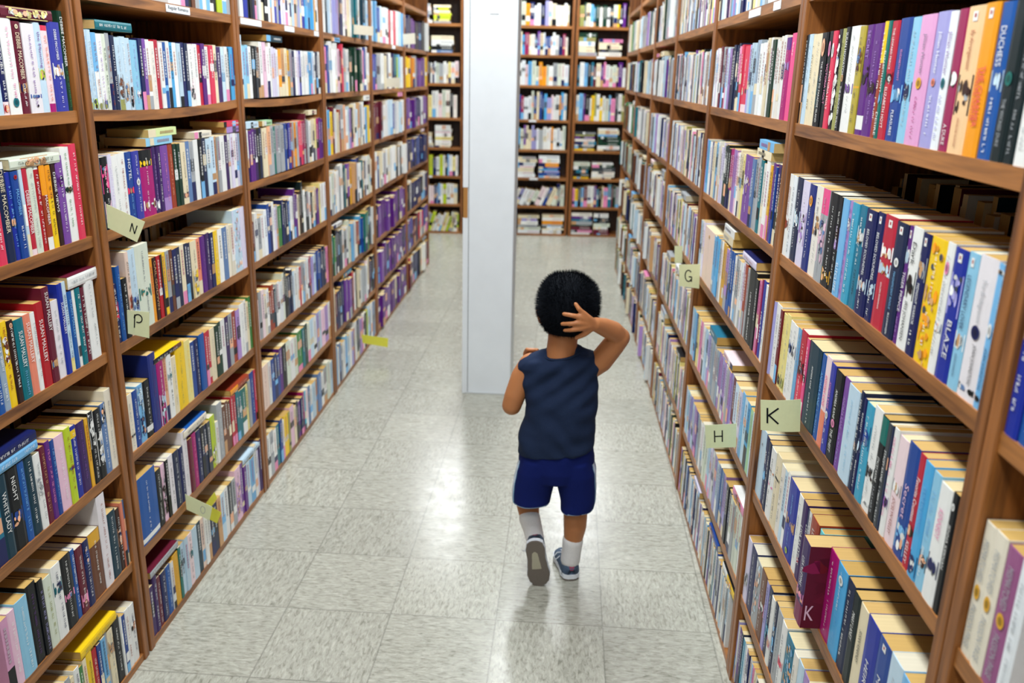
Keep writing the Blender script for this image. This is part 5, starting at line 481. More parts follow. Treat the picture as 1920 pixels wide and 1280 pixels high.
# ------------------------------------------------------------------ materials
def mat(name, rough=.5, spec=.5, coat=0):
    m = bpy.data.materials.new(name); m.use_nodes = True
    b = m.node_tree.nodes['Principled BSDF']; b.inputs['Roughness'].default_value = rough
    b.inputs['Specular IOR Level'].default_value = spec
    if coat: b.inputs['Coat Weight'].default_value = coat
    return m, m.node_tree.nodes, m.node_tree.links, b
def N(nodes, t, **kw):
    n = nodes.new(t)
    for k, v in kw.items():
        if k.startswith('i_'): n.inputs[k[2:].replace('_', ' ')].default_value = v
        else: setattr(n, k, v)
    return n
def attr_mat(name, rough, spec, nscale=0, namt=0, bump=0):
    m, ns, ln, b = mat(name, rough, spec)
    a = N(ns, 'ShaderNodeVertexColor', layer_name='Col'); src = a.outputs['Color']
    tc = N(ns, 'ShaderNodeTexCoord')
    if namt:
        no = N(ns, 'ShaderNodeTexNoise'); no.inputs['Scale'].default_value = nscale; no.inputs['Detail'].default_value = 4
        ln.new(tc.outputs['Object'], no.inputs['Vector'])
        mr = N(ns, 'ShaderNodeMapRange'); mr.inputs['To Min'].default_value = 1-namt; mr.inputs['To Max'].default_value = 1+namt
        ln.new(no.outputs['Fac'], mr.inputs['Value'])
        vm = N(ns, 'ShaderNodeVectorMath', operation='SCALE'); ln.new(src, vm.inputs[0]); ln.new(mr.outputs['Result'], vm.inputs['Scale']); src = vm.outputs['Vector']
        if bump:
            bp = N(ns, 'ShaderNodeBump'); bp.inputs['Strength'].default_value = bump; bp.inputs['Distance'].default_value = .002
            ln.new(no.outputs['Fac'], bp.inputs['Height']); ln.new(bp.outputs['Normal'], b.inputs['Normal'])
    ln.new(src, b.inputs['Base Color'])
    return m
M_COVER = attr_mat('printed_cover', .38, .24, 60, .06)
M_CARD = attr_mat('card_stock', .7, .2, 90, .05)
M_PAINT = attr_mat('plain_paint', .5, .35)
def pages_mat():
    m, ns, ln, b = mat('page_edges', .85, .15)
    a = N(ns, 'ShaderNodeVertexColor', layer_name='Col'); tc = N(ns, 'ShaderNodeTexCoord')
    mp = N(ns, 'ShaderNodeMapping'); mp.inputs['Scale'].default_value = (3, 1800, 3); ln.new(tc.outputs['Object'], mp.inputs['Vector'])
    no = N(ns, 'ShaderNodeTexNoise'); no.inputs['Scale'].default_value = 1; no.inputs['Detail'].default_value = 2; ln.new(mp.outputs['Vector'], no.inputs['Vector'])
    mr = N(ns, 'ShaderNodeMapRange'); mr.inputs['To Min'].default_value = .74; mr.inputs['To Max'].default_value = 1.18; ln.new(no.outputs['Fac'], mr.inputs['Value'])
    vm = N(ns, 'ShaderNodeVectorMath', operation='SCALE'); ln.new(a.outputs['Color'], vm.inputs[0]); ln.new(mr.outputs['Result'], vm.inputs['Scale'])
    ln.new(vm.outputs['Vector'], b.inputs['Base Color']); return m
M_PAGE = pages_mat()
def wood_mat(name, axis, c1='a4683a', c2='4f2a16'):
    m, ns, ln, b = mat(name, .42, .45)
    tc = N(ns, 'ShaderNodeTexCoord'); mp = N(ns, 'ShaderNodeMapping')
    sc = [26, 26, 26]; sc[axis] = 1.6; mp.inputs['Scale'].default_value = sc; ln.new(tc.outputs['Object'], mp.inputs['Vector'])
    n1 = N(ns, 'ShaderNodeTexNoise'); n1.inputs['Scale'].default_value = 1.5; n1.inputs['Detail'].default_value = 7; n1.inputs['Distortion'].default_value = 1.2; ln.new(mp.outputs['Vector'], n1.inputs['Vector'])
    n2 = N(ns, 'ShaderNodeTexNoise'); n2.inputs['Scale'].default_value = 6; n2.inputs['Detail'].default_value = 3; ln.new(mp.outputs['Vector'], n2.inputs['Vector'])
    mx = N(ns, 'ShaderNodeMath', operation='MULTIPLY_ADD'); mx.inputs[1].default_value = .35; ln.new(n2.outputs['Fac'], mx.inputs[0]); ln.new(n1.outputs['Fac'], mx.inputs[2])
    cr = N(ns, 'ShaderNodeValToRGB'); cr.color_ramp.elements[0].position = .42; cr.color_ramp.elements[0].color = (*lin(c2), 1)
    cr.color_ramp.elements[1].position = .82; cr.color_ramp.elements[1].color = (*lin(c1), 1)
    ln.new(mx.outputs[0], cr.inputs['Fac']); ln.new(cr.outputs['Color'], b.inputs['Base Color'])
    bp = N(ns, 'ShaderNodeBump'); bp.inputs['Strength'].default_value = .15; bp.inputs['Distance'].default_value = .001
    ln.new(n1.outputs['Fac'], bp.inputs['Height']); ln.new(bp.outputs['Normal'], b.inputs['Normal'])
    return m
M_WOODV = wood_mat('stained_upright_wood', 2, '9c612e', '4a2812')
M_WOODH = wood_mat('stained_shelf_wood', 1, 'a86e38', '5a3316')
M_LIGHTSTOP = wood_mat('light_stop_dark_wood', 2, '4a2c1c', '1f1410')
def floor_mat():
    m, ns, ln, b = mat('vinyl_tiles', .2, .5)
    T = .3048
    tc = N(ns, 'ShaderNodeTexCoord'); sx = N(ns, 'ShaderNodeSeparateXYZ'); ln.new(tc.outputs['Object'], sx.inputs[0])
    def mth(op, a, bb=None, c=None):
        n = N(ns, 'ShaderNodeMath', operation=op)
        for i, q in enumerate((a, bb, c)):
            if q is None: continue
            if isinstance(q, (int, float)): n.inputs[i].default_value = q
            else: ln.new(q, n.inputs[i])
        return n.outputs[0]
    ux = mth('DIVIDE', sx.outputs['X'], T); uy = mth('DIVIDE', sx.outputs['Y'], T)
    ix = mth('FLOOR', ux); iy = mth('FLOOR', uy)
    par = mth('FLOORED_MODULO', mth('ADD', ix, iy), 2.0)
    # streaks along one axis, the axis swaps from tile to tile
    ids = N(ns, 'ShaderNodeCombineXYZ'); ln.new(ix, ids.inputs[0]); ln.new(iy, ids.inputs[1])
    wn = N(ns, 'ShaderNodeTexWhiteNoise', noise_dimensions='2D'); ln.new(ids.outputs[0], wn.inputs['Vector'])
    def streak(sxv, syv):
        cx = N(ns, 'ShaderNodeCombineXYZ'); ln.new(mth('MULTIPLY', sx.outputs['X'], sxv), cx.inputs[0]); ln.new(mth('MULTIPLY', sx.outputs['Y'], syv), cx.inputs[1])
        ln.new(mth('MULTIPLY', wn.outputs['Value'], 37.0), cx.inputs[2])
        n = N(ns, 'ShaderNodeTexNoise'); n.inputs['Scale'].default_value = 1; n.inputs['Detail'].default_value = 5; n.inputs['Roughness'].default_value = .62; n.inputs['Distortion'].default_value = .6
        ln.new(cx.outputs[0], n.inputs['Vector']); return n.outputs['Fac']
    a1 = streak(38, 120); a2 = streak(120, 38)
    mixf = N(ns, 'ShaderNodeMix', data_type='FLOAT'); ln.new(par, mixf.inputs['Factor']); ln.new(a1, mixf.inputs['A']); ln.new(a2, mixf.inputs['B'])
    cr = N(ns, 'ShaderNodeValToRGB'); e = cr.color_ramp.elements
    e[0].position = .3; e[0].color = (*lin('7e7e71'), 1); e[1].position = .74; e[1].color = (*lin('c0c0b4'), 1)
    k = e.new(.46); k.color = (*lin('a1a195'), 1); k = e.new(.56); k.color = (*lin('abab9f'), 1)
    ln.new(mixf.outputs['Result'], cr.inputs['Fac'])
    # slight value shift per tile, sparse dark scuffs
    tv = N(ns, 'ShaderNodeMapRange'); tv.inputs['To Min'].default_value = .93; tv.inputs['To Max'].default_value = 1.05; ln.new(wn.outputs['Value'], tv.inputs['Value'])
    sc = N(ns, 'ShaderNodeTexNoise'); sc.inputs['Scale'].default_value = 17; sc.inputs['Detail'].default_value = 3; ln.new(tc.outputs['Object'], sc.inputs['Vector'])
    scr = N(ns, 'ShaderNodeMapRange'); scr.inputs['From Min'].default_value = .70; scr.inputs['From Max'].default_value = .78; scr.inputs['To Min'].default_value = 1; scr.inputs['To Max'].default_value = .7; ln.new(sc.outputs['Fac'], scr.inputs['Value'])
    # joints
    fx = mth('ABSOLUTE', mth('SUBTRACT', mth('FRACT', mth('ADD', ux, .5)), .5)); fy = mth('ABSOLUTE', mth('SUBTRACT', mth('FRACT', mth('ADD', uy, .5)), .5))
    jd = mth('MINIMUM', fx, fy)
    jr = N(ns, 'ShaderNodeMapRange'); jr.inputs['From Min'].default_value = .0; jr.inputs['From Max'].default_value = .011; jr.inputs['To Min'].default_value = .6; jr.inputs['To Max'].default_value = 1; ln.new(jd, jr.inputs['Value'])
    tot = mth('MULTIPLY', mth('MULTIPLY', tv.outputs['Result'], scr.outputs['Result']), jr.outputs['Result'])
    vm = N(ns, 'ShaderNodeVectorMath', operation='SCALE'); ln.new(cr.outputs['Color'], vm.inputs[0]); ln.new(tot, vm.inputs['Scale'])
    ln.new(vm.outputs['Vector'], b.inputs['Base Color'])
    rr = N(ns, 'ShaderNodeMapRange'); rr.inputs['To Min'].default_value = .16; rr.inputs['To Max'].default_value = .34; ln.new(sc.outputs['Fac'], rr.inputs['Value']); ln.new(rr.outputs['Result'], b.inputs['Roughness'])
    bp = N(ns, 'ShaderNodeBump'); bp.inputs['Strength'].default_value = .25; bp.inputs['Distance'].default_value = .0006; ln.new(mixf.outputs['Result'], bp.inputs['Height']); ln.new(bp.outputs['Normal'], b.inputs['Normal'])
    return m
M_FLOOR = floor_mat()
def wall_mat(name, c, nz=.03):
    m, ns, ln, b = mat(name, .55, .35)
    tc = N(ns, 'ShaderNodeTexCoord'); no = N(ns, 'ShaderNodeTexNoise'); no.inputs['Scale'].default_value = 14; no.inputs['Detail'].default_value = 6; ln.new(tc.outputs['Object'], no.inputs['Vector'])
    cr = N(ns, 'ShaderNodeValToRGB'); c0 = lin(c); cr.color_ramp.elements[0].color = (*[x*(1-nz*2) for x in c0], 1); cr.color_ramp.elements[1].color = (*[min(1, x*(1+nz)) for x in c0], 1)
    ln.new(no.outputs['Fac'], cr.inputs['Fac']); ln.new(cr.outputs['Color'], b.inputs['Base Color'])
    bp = N(ns, 'ShaderNodeBump'); bp.inputs['Strength'].default_value = .12; bp.inputs['Distance'].default_value = .002; ln.new(no.outputs['Fac'], bp.inputs['Height']); ln.new(bp.outputs['Normal'], b.inputs['Normal'])
    return m
M_WALL = wall_mat('wall_paint', 'd8d8d2'); M_PILLAR = wall_mat('pillar_paint', 'dde3e7'); M_CEIL = wall_mat('ceiling_paint', 'e4e6e4')

# ------------------------------------------------------------------ lettering
GL = {}
def glyphs(txt):
    if txt not in GL:
        cu = bpy.data.curves.new('lettering', 'FONT'); cu.body = txt; cu.resolution_u = 2; cu.align_x = 'LEFT'; cu.align_y = 'BOTTOM_BASELINE'
        ob = bpy.data.objects.new('lettering', cu); C.objects.link(ob)
        dg = bpy.context.evaluated_depsgraph_get(); me = bpy.data.meshes.new_from_object(ob.evaluated_get(dg))
        vs = [(v.co.x, v.co.y) for v in me.vertices]; fs = [tuple(p.vertices) for p in me.polygons]
        bpy.data.objects.remove(ob); bpy.data.curves.remove(cu); bpy.data.meshes.remove(me)
        x0 = min(v[0] for v in vs); x1 = max(v[0] for v in vs); y1 = max(v[1] for v in vs); y0 = min(0, min(v[1] for v in vs))
        vs = [((v[0]-x0)/(x1-x0), (v[1]-y0)/(y1-y0)) for v in vs]
        GL[txt] = (vs, fs, (x1-x0)/(y1-y0))
    return GL[txt]

# ------------------------------------------------------------------ books
XR = lambda y: 1.2344-.0135*y
XL = lambda y: -.2966-.0113*y
ROT = {'R': PI+.0135, 'L': .0113}
PAGECOL = [lin(h) for h in ('cba768', 'c39e5e', 'd0b176', 'd8c496', 'c8a462', 'dccfa8', 'be9a58', 'd9d2bc', 'c6a25e')]
def jit(c, r, a=.08):
    k = 1+r.uniform(-a, a); return tuple(min(1, x*k) for x in c)
def book_meshes(w, h, d, col, flags, r, name, parent=None):
    """local frame: x out of the spine, y to the viewer's right, z up; origin under the spine"""
    base = LIN[col]; hw = w/2; t = .0009
    side = base; bands = []; pics = []; ells = []; texts = []; tcol = None; t2 = t3 = None; logo = False; plain = False; kside = False
    for f in flags:
        p = f.split(':')
        if p[0] in ('b', 'b2'): bands.append((float(p[1]), float(p[2]), LIN[p[3]]))
        elif p[0] == 'p': pics.append((float(p[1]), float(p[2]), p[3] if len(p) > 3 else 'tn'))
        elif p[0] == 'e': ells.append((float(p[1]), float(p[2]), LIN[p[3]]))
        elif p[0] == 'T': texts.append((p[1].replace('_', ' '), LIN[p[2]], float(p[3]), float(p[4]), float(p[5]) if len(p) > 5 else 0, float(p[6]) if len(p) > 6 else .46))
        elif p[0] == 't': tcol = p[1]
        elif p[0] == 't2': t2 = p[1]
        elif p[0] == 't3': t3 = p[1]
        elif p[0] == 's': side = LIN[p[1]]
        elif p[0] == 'L': logo = True
        elif p[0] == 'K': kside = True
    if tcol == 'n' and not texts and 't:n' in flags and len(flags) == 1: plain = True
    mb = MB()
    mb.box(-d, -.0012, -hw, -hw+t, 0, h, side); mb.box(-d, -.0012, hw-t, hw, 0, h, side)
    # spine: three facets wide, cut where the colour changes
    cuts = sorted({0.0, 1.0, *[a for a, _, _ in bands], *[b for _, b, _ in bands]})
    ys = [-hw, -hw*.55, hw*.55, hw]; xs = [-.0014, 0, 0, -.0014]
    for a, b in zip(cuts, cuts[1:]):
        m = (a+b)/2; c = base
        for (p, q, cc) in bands:
            if p <= m <= q: c = cc
        z1 = h*(1-a); z0 = h*(1-b)
        for k in range(3):
            mb.quad((xs[k], ys[k], z0), (xs[k+1], ys[k+1], z0), (xs[k+1], ys[k+1], z1), (xs[k], ys[k], z1), c)
    for zz in (0, h):
        mb.quad((-.0018, -hw, zz), (-.0014, -hw, zz), (-.0014, hw, zz), (-.0018, hw, zz), base)
        mb.quad((-.0014, -hw, zz), (0, -hw*.55, zz), (0, hw*.55, zz), (-.0014, hw, zz), base)
    fw = hw*.9
    def xat(y):
        k = abs(y)/hw
        return .0004 if k <= .55 else .0004-.0014*(k-.55)/.45
    def patch(y0, y1, z0, z1, c, dx=0):
        mb.quad((xat(y0)+dx, y0, z0), (xat(y1)+dx, y1, z0), (xat(y1)+dx, y1, z1), (xat(y0)+dx, y0, z1), c)
    for a, b, pc in pics:      # printed pictures: mottled patches
        full = b-a > .85; za = h*(1-b); zb = h*(1-a); zb -= .0008
        pal = [LIN[pc], jit(LIN[pc], r, .4), LIN[r.choice(['tn', 'db', 'w', 'pe', 'sb', 'gr'])], LIN[r.choice(['k', 'w', 'pe', 'n', 'dgr'])], LIN[pc]]
        if not full: patch(-fw, fw, za, zb, jit(LIN[pc], r, .3), .0001)
        for i in range(int(5+(zb-za)/.006)):
            rz = min((zb-za)*.5, r.uniform(.003, .011)); ry = min(fw*.62, r.uniform(.002, .008)); cy = r.uniform(-fw+ry, fw-ry); cz = r.uniform(za+rz, zb-rz); m_ = 9; ph = r.uniform(0, 3)
            dx = .0003+.00003*i
            pts = []
            for j in range(m_):
                t = 2*PI*j/m_+ph; k = r.uniform(.7, 1.0); yy = max(-fw, min(fw, cy+ry*k*math.cos(t))); pts.append((xat(yy)+dx, yy, cz+rz*k*math.sin(t)))
            mb.poly([(xat(cy)+dx, cy, cz)]+pts, [(0, 1+j, 1+(j+1) % m_) for j in range(m_)], jit(r.choice(pal), r, .25))
    for a, b, c in ells:
        zc = h*(1-(a+b)/2); rz = h*(b-a)/2; ry = min(hw*.5, rz*1.2)
        vs = [(.0011, 0, zc)]+[(.0011, ry*math.cos(2*PI*i/14), zc+rz*math.sin(2*PI*i/14)) for i in range(14)]
        mb.poly(vs, [(0, 1+i, 1+(i+1) % 14) for i in range(14)], c)
        vs = [(.0013, 0, zc)]+[(.0013, ry*.55*math.cos(2*PI*i/10), zc+rz*.55*math.sin(2*PI*i/10)) for i in range(10)]
        mb.poly(vs, [(0, 1+i, 1+(i+1) % 10) for i in range(10)], tuple(x*.45 for x in c))
    if logo:
        patch(-hw*.28, hw*.28, h*.9, h*.965, LIN['w'], .0002); patch(-hw*.1, hw*.1, h*.925, h*.95, LIN['r'], .0004)
    def put(txt, c, a, b, off, size):
        vs, fs, asp = glyphs(txt); L = (b-a)*h; H = min(2*hw*size*.9, L/asp*1.9, .0125)
        if asp*H > L*1.02: pass
        L = min(L, asp*H*1.15) if asp*H*1.15 < L else L
        y0 = off*2*hw*.5-H/2; zt = h*(1-a)
        mb.poly([(.0014, y0+v*H, zt-u*L) for u, v in vs], fs, c)
    for tx in texts: put(*tx)
    def greek(a, b, c, off=0, size=.4):   # lettering too small to read in the photograph: broken strokes
        H = min(2*hw*size, .0062); z = h*(1-a); zend = h*(1-b); y0 = off*hw-H/2
        while z > zend:
            cw = H*r.uniform(.45, .8)
            if r.random() < .86:
                st = max(.0005, H*.16)
                k = r.random()
                if k < .8: mb.quad((.0013, y0, z-st), (.0013, y0+H, z-st), (.0013, y0+H, z), (.0013, y0, z), c)
                if k > .25:
                    yy = y0+H*r.choice([0, .42, .84]); mb.quad((.0013, yy, z-cw*.8), (.0013, yy+st, z-cw*.8), (.0013, yy+st, z), (.0013, yy, z), c)
                if k > .6: mb.quad((.0013, y0, z-cw*.8), (.0013, y0+H*.8, z-cw*.8), (.0013, y0+H*.8, z-cw*.8+st), (.0013, y0, z-cw*.8+st), c)
            z -= cw*1.15
    if not plain:
        dflt = 'w' if col in DARK else r.choice(['gr', 'k', 'n', 'ru', 'gr'])
        tc = LIN[tcol if tcol and tcol != 'n' else dflt]
        if not texts:
            s = r.uniform(.06, .16); e = r.uniform(.45, .62)
            greek(s, e, tc, 0, r.uniform(.35, .6)); greek(e+.06, r.uniform(.8, .93), LIN[t2 or tcol] if (t2 or (tcol and tcol != 'n')) else tc, r.uniform(-.2, .2), r.uniform(.25, .4))
        elif t2: greek(max(.6, max(t[3] for t in texts)+.04), .93, LIN[t2], 0, .35)
        elif t3: greek(max(t[3] for t in texts)+.05, .95, LIN[t3], 0, .3)
        elif not texts: pass
    if kside:   # the pulled-out cover: dark red folds and a pale K
        for i in range(9):
            x0 = -d*r.uniform(.05, .8); z0 = h*r.uniform(.3, .92); c = jit(LIN[r.choice(['mr', 'dr', 'mg2', 'dp'])], r, .3)
            mb.poly([(x0+r.uniform(-.012, .012)+.016*math.cos(t), hw+.0002+.00002*i, z0+.014*math.sin(t)) for t in [2*PI*j/9 for j in range(9)]], [tuple(range(9))], c)
        vs, fs, asp = glyphs('K'); mb.poly([(-.006-u_*.016, hw+.0006, h*.1+v_*.030) for u_, v_ in vs], fs, LIN['lp'])
    return mb.build('cover', M_COVER, parent)
def page_block(w, h, d, r, parent, slate=None):
    pb = MB(); t = .001
    pb.box(-d+.0012, -.0016, -w/2+t, w/2-t, .0006, h-.0006, r.choice(PAGECOL))
    return pb.build('page_block', M_PAGE, parent)
def place_book(o, side, y, z, w, h, lie, off, yaw):
    x = (XR(y)+off) if side == 'R' else (XL(y)-off)
    if lie:
        s = 1 if side == 'R' else -1
        # lying on its cover: turned about its own depth axis
        o.rotation_mode = 'XYZ'
        if side == 'R': o.location = (x, y-h/2, z+w/2); o.rotation_euler = (PI/2, 0, ROT[side]+yaw)
        else: o.location = (x, y+h/2, z+w/2); o.rotation_euler = (PI/2, 0, ROT[side]+yaw)
    else:
        o.location = (x, y, z); o.rotation_euler = (0, 0, ROT[side]+yaw)
for i, (side, y, z, w, h, d, off, yaw, lie, col, fl, label) in enumerate(BOOKS):
    r = random.Random(i*17+3)
    root = empty('book'); root.empty_display_size = .05
    book_meshes(w, h, d, col, fl.split(), r, 'cover', root)
    page_block(w, h, d, r, root)
    place_book(root, side, y, z, w, h, lie, off, yaw)
    tag(root, label, 'book', 'paperbacks packed on the long bookcases')

# the rest of the books, further off and too many to count: one mass
mass = MB(); rr = random.Random(5)
def mass_book(org, out, right, w, h, d, col, up=(0, 0, 1), strokes=True, dark=False):
    """org: bottom centre of the spine; out / right / up: unit vectors"""
    O = Vector(org); X = Vector(out); Y = Vector(right); Z = Vector(up)
    P = lambda x, y, z: tuple(O+X*x+Y*y+Z*z)
    hw = w/2; c = jit(LIN[col], rr, .12); pg = rr.choice(PAGECOL)
    Q = lambda a, b, cc, dd, colr, m=0: mass.quad(P(*a), P(*b), P(*cc), P(*dd), colr, m)
    k = rr.random(); zb = h*rr.uniform(.15, .35); c2 = LIN[rr.choice(['w', 'k', 'n', 'tn', 'cr', 'lb', 'pk', 'gr'])] if k < .3 and strokes else c
    Q((0, -hw, 0), (0, hw, 0), (0, hw, zb), (0, -hw, zb), c2); Q((0, -hw, zb), (0, hw, zb), (0, hw, h), (0, -hw, h), c)
    if strokes and rr.random() < .6:   # printed picture panel
        za = h*rr.uniform(.12, .6); zc = za+h*rr.uniform(.08, .25); q = jit(LIN[rr.choice(['k', 'w', 'n', 'tn', 'w', 'k', 'pe', 'lb', 'dgr', 'cr'])], rr, .2)
        Q((.0004, -hw*.9, za), (.0004, hw*.9, za), (.0004, hw*.9, zc), (.0004, -hw*.9, zc), q)
    Q((-d, -hw, 0), (0, -hw, 0), (0, -hw, h), (-d, -hw, h), c); Q((0, hw, 0), (-d, hw, 0), (-d, hw, h), (0, hw, h), c)
    Q((-d, -hw, h), (0, -hw, h), (0, hw, h), (-d, hw, h), pg, 1); Q((-d, hw, 0), (-d, -hw, 0), (-d, -hw, h), (-d, hw, h), pg, 1)
    Q((-d, hw, 0), (0, hw, 0), (0, -hw, 0), (-d, -hw, 0), pg, 1)
    if strokes and w > .012:
        tc = LIN['w'] if col in DARK else LIN[rr.choice(['gr', 'k', 'n', 'ru', 'mg'])]
        z = h*rr.uniform(.85, .95); ze = h*rr.uniform(.4, .5); hh = min(w*.17, .0045)
        while z > ze:
            s = rr.uniform(.003, .009); Q((.0006, -hh, z-s), (.0006, hh, z-s), (.0006, hh, z), (.0006, -hh, z), tuple(.6*a+.4*b for a, b in zip(tc, c))); z -= s+.0022
for side, lie, z, txt in REST:
    a = ROT[side]; out = (math.cos(a), math.sin(a), 0); right = (-math.sin(a), math.cos(a), 0)
    for q in txt.split():
        y, w, h, col = q.split(','); y = int(y)/1000; w = int(w)/1000; h = int(h)/1000
        if lie:
            x = (XR(y)+.005) if side == 'R' else (XL(y)-.005)
            mass_book((x, y-h/2, z+w/2), out, (0, 0, 1), w, h, .108, col, up=(0, 1, 0))
        else:
            yc = y+w/2; off = .006+rr.uniform(-.002, .002)-(rr.uniform(.005, .02) if yc > 1.9 and rr.random() < .12 else 0)
            x = (XR(yc)+off) if side == 'R' else (XL(yc)-off)
            mass_book((x, yc, z), out, right, max(.004, w-.0008), h, .11 if h < .185 else .14, col)

for side, bays, Z in (('R', BAYS_R, ZR), ('L', BAYS_L, ZL)):   # loose ones lying on top of the far rows
    a = ROT[side]; out = (math.cos(a), math.sin(a), 0)
    for k, (b0, b1) in bays.items():
        if k < 3: continue
        for z in Z:
            for _ in range(rr.choice([0, 0, 1, 1, 2]) if side == 'R' else rr.choice([0, 0, 1])):
                h = rr.uniform(.13, .17); y = rr.uniform(b0+.02, b1-h-.02); zz = z+(.192 if k < 4 or side == 'R' else .222)
                for q in range(rr.choice([1, 1, 2])):
                    w = rr.uniform(.015, .026); x = (XR(y) if side == 'R' else XL(y)) + (.004 if side == 'R' else -.004)
                    if zz+w > z+.25: break
                    mass_book((x, y, zz+w/2), out, (0, 0, 1), w, h, .108, rr.choice(['w', 'cr', 'lb', 'pk', 'gr', 'te2', 'w', 'wp', 'k']), up=(0, 1, 0)); zz += w
# ------------------------------------------------------------------ bookcases
def shelf_mesh(w, depth, z, th, sag, x0=-.004):
    mb = MB(); n = 8 if sag else 1
    for k in range(n):
        a = -w/2+w*k/n; b = -w/2+w*(k+1)/n
        f = lambda q: z-sag*4*((q+w/2)/w)*(1-(q+w/2)/w)
        za, zb = f(a), f(b); col = (1, 1, 1)
        mb.quad((-depth, a, za), (x0, a, za), (x0, b, zb), (-depth, b, zb), col); mb.quad((-depth, b, zb-th), (x0, b, zb-th), (x0, a, za-th), (-depth, a, za-th), col)
        mb.quad((x0, a, za-th), (x0, b, zb-th), (x0, b, zb), (x0, a, za), col); mb.quad((-depth, b, zb-th), (-depth, a, za-th), (-depth, a, za), (-depth, b, zb), col)
    mb.quad((-depth, -w/2, z-th), (x0, -w/2, z-th), (x0, -w/2, z), (-depth, -w/2, z), (1, 1, 1)); mb.quad((x0, w/2, z-th), (-depth, w/2, z-th), (-depth, w/2, z), (x0, w/2, z), (1, 1, 1))
    return mb
UW = .0242
def bookcase(loc, rz, w, levels, sags, label, depth=.34, top=2.2, plates=()):
    root = empty('bookcase', loc, rz)
    tag(root, label, 'bookcase', 'wooden bookcases along the aisle')
    for s in (-1, 1):
        mb = MB(); y = s*(w/2+UW/2)
        mb.box(-depth, 0, y-UW/2, y+UW/2, 0, top); o = mb.build('upright', M_WOODV, root)
        bv = o.modifiers.new('edge', 'BEVEL'); bv.width = .002; bv.segments = 2
    for k, z in enumerate(levels):
        o = shelf_mesh(w, depth, z, .025, sags.get(k, 0)).build('shelf', M_WOODH, root)
        for (kk, y0, y1, txt) in plates:
            if kk == k:
                pm = MB(); zt = z-.003; zb = z-.022
                pm.quad((-.0026, y0, zb), (-.0026, y1, zb), (-.0026, y1, zt), (-.0026, y0, zt), LIN['gr']); pm.box(-.0036, -.0022, y0, y1, zb, zt, LIN['w2'])
                if txt:
                    vs, fs, asp = glyphs(txt); L = (y1-y0)*.84; H = min(.012, L/asp*1.4)
                    pm.poly([(-.0018, y0+(y1-y0)*.08+u*L, zb+.004+v*H) for u, v in vs], fs, LIN['k'])
                pm.build('label_holder', M_CARD, o)
    mb = MB(); mb.box(-depth, -.004, -w/2, w/2, top-.025, top); mb.build('top_board', M_WOODH, root)
    mb = MB(); mb.box(-depth-.006, -depth, -w/2-UW, w/2+UW, 0, top); mb.build('light_stop_panel', M_LIGHTSTOP, root)  # unseen dark panel, added to keep next-aisle light out of the open backs
    return root
def run(side, bays, Z, labels, plates, z8):
    for k, (a, b) in bays.items():
        a += UW*0; yc = (a+b)/2; w = b-a
        x = XR(yc) if side == 'R' else XL(yc)
        sg = {i: SAG.get((side, k, i), 0) for i in range(7)}
        pl = plates.get(k, ())
        bookcase((x, yc, 0), ROT[side], w, Z+[z8], sg, labels[k], plates=pl)
LABR = {0: 'wooden bookcase at the right edge of the view holding the two cream heart spines', 1: 'nearest full wooden bookcase on the right, with the K card', 2: 'wooden bookcase on the right with the G and H cards',
        3: 'third wooden bookcase on the right, just beyond the G card', 4: 'fourth wooden bookcase along the right side of the aisle', 5: 'fifth wooden bookcase along the right side of the aisle', 6: 'farthest right-hand wooden bookcase, meeting the back shelves'}
LABL = {1: 'nearest wooden bookcase on the left, cut off by the left edge', 2: 'wooden bookcase on the left with the N, P and O cards', 3: 'third wooden bookcase along the left side of the aisle',
        4: 'fourth wooden bookcase on the left, with a blank yellow card over the floor', 5: 'fifth wooden bookcase on the left, lower shelves full of purple spines', 6: 'farthest left-hand wooden bookcase, with a yellow spine high up'}
run('R', BAYS_R, ZR, LABR, {2: ((0, -.02, .12, ''), (0, .26, .33, ''))}, 1.95)
run('L', BAYS_L, ZL, LABL, {2: ((0, -.02, .13, 'Regular Romance'),), 3: ((0, -.46, -.26, ''), (0, .0, .12, ''), (0, .4, .47, '')), 5: ((0, .1, .2, ''),)}, 1.93)
# books of the next aisle, back to back with these: only their page edges show, in the shade
for side, bays, Z in (('R', BAYS_R, ZR), ('L', BAYS_L, ZL)):
    a = ROT[side]; out = Vector((math.cos(a), math.sin(a), 0)); right = Vector((-math.sin(a), math.cos(a), 0))
    for k, (b0, b1) in bays.items():
        if k > 4: continue
        for z in Z[:6]:
            y = b0+.004
            while y < b1-.03:
                w = rr.uniform(.012, .034); h = rr.uniform(.15, .19); yc = y+w/2
                x = (XR(yc) if side == 'R' else XL(yc))
                if rr.random() < .88:
                    mass_book(Vector((x, yc, z))-out*.328, -out, -right, w-.001, h, rr.uniform(.09, .12), rr.choice(['k', 'n', 'db', 'gr', 'w', 'mr', 'dt', 'cr']), strokes=False)
                y += w
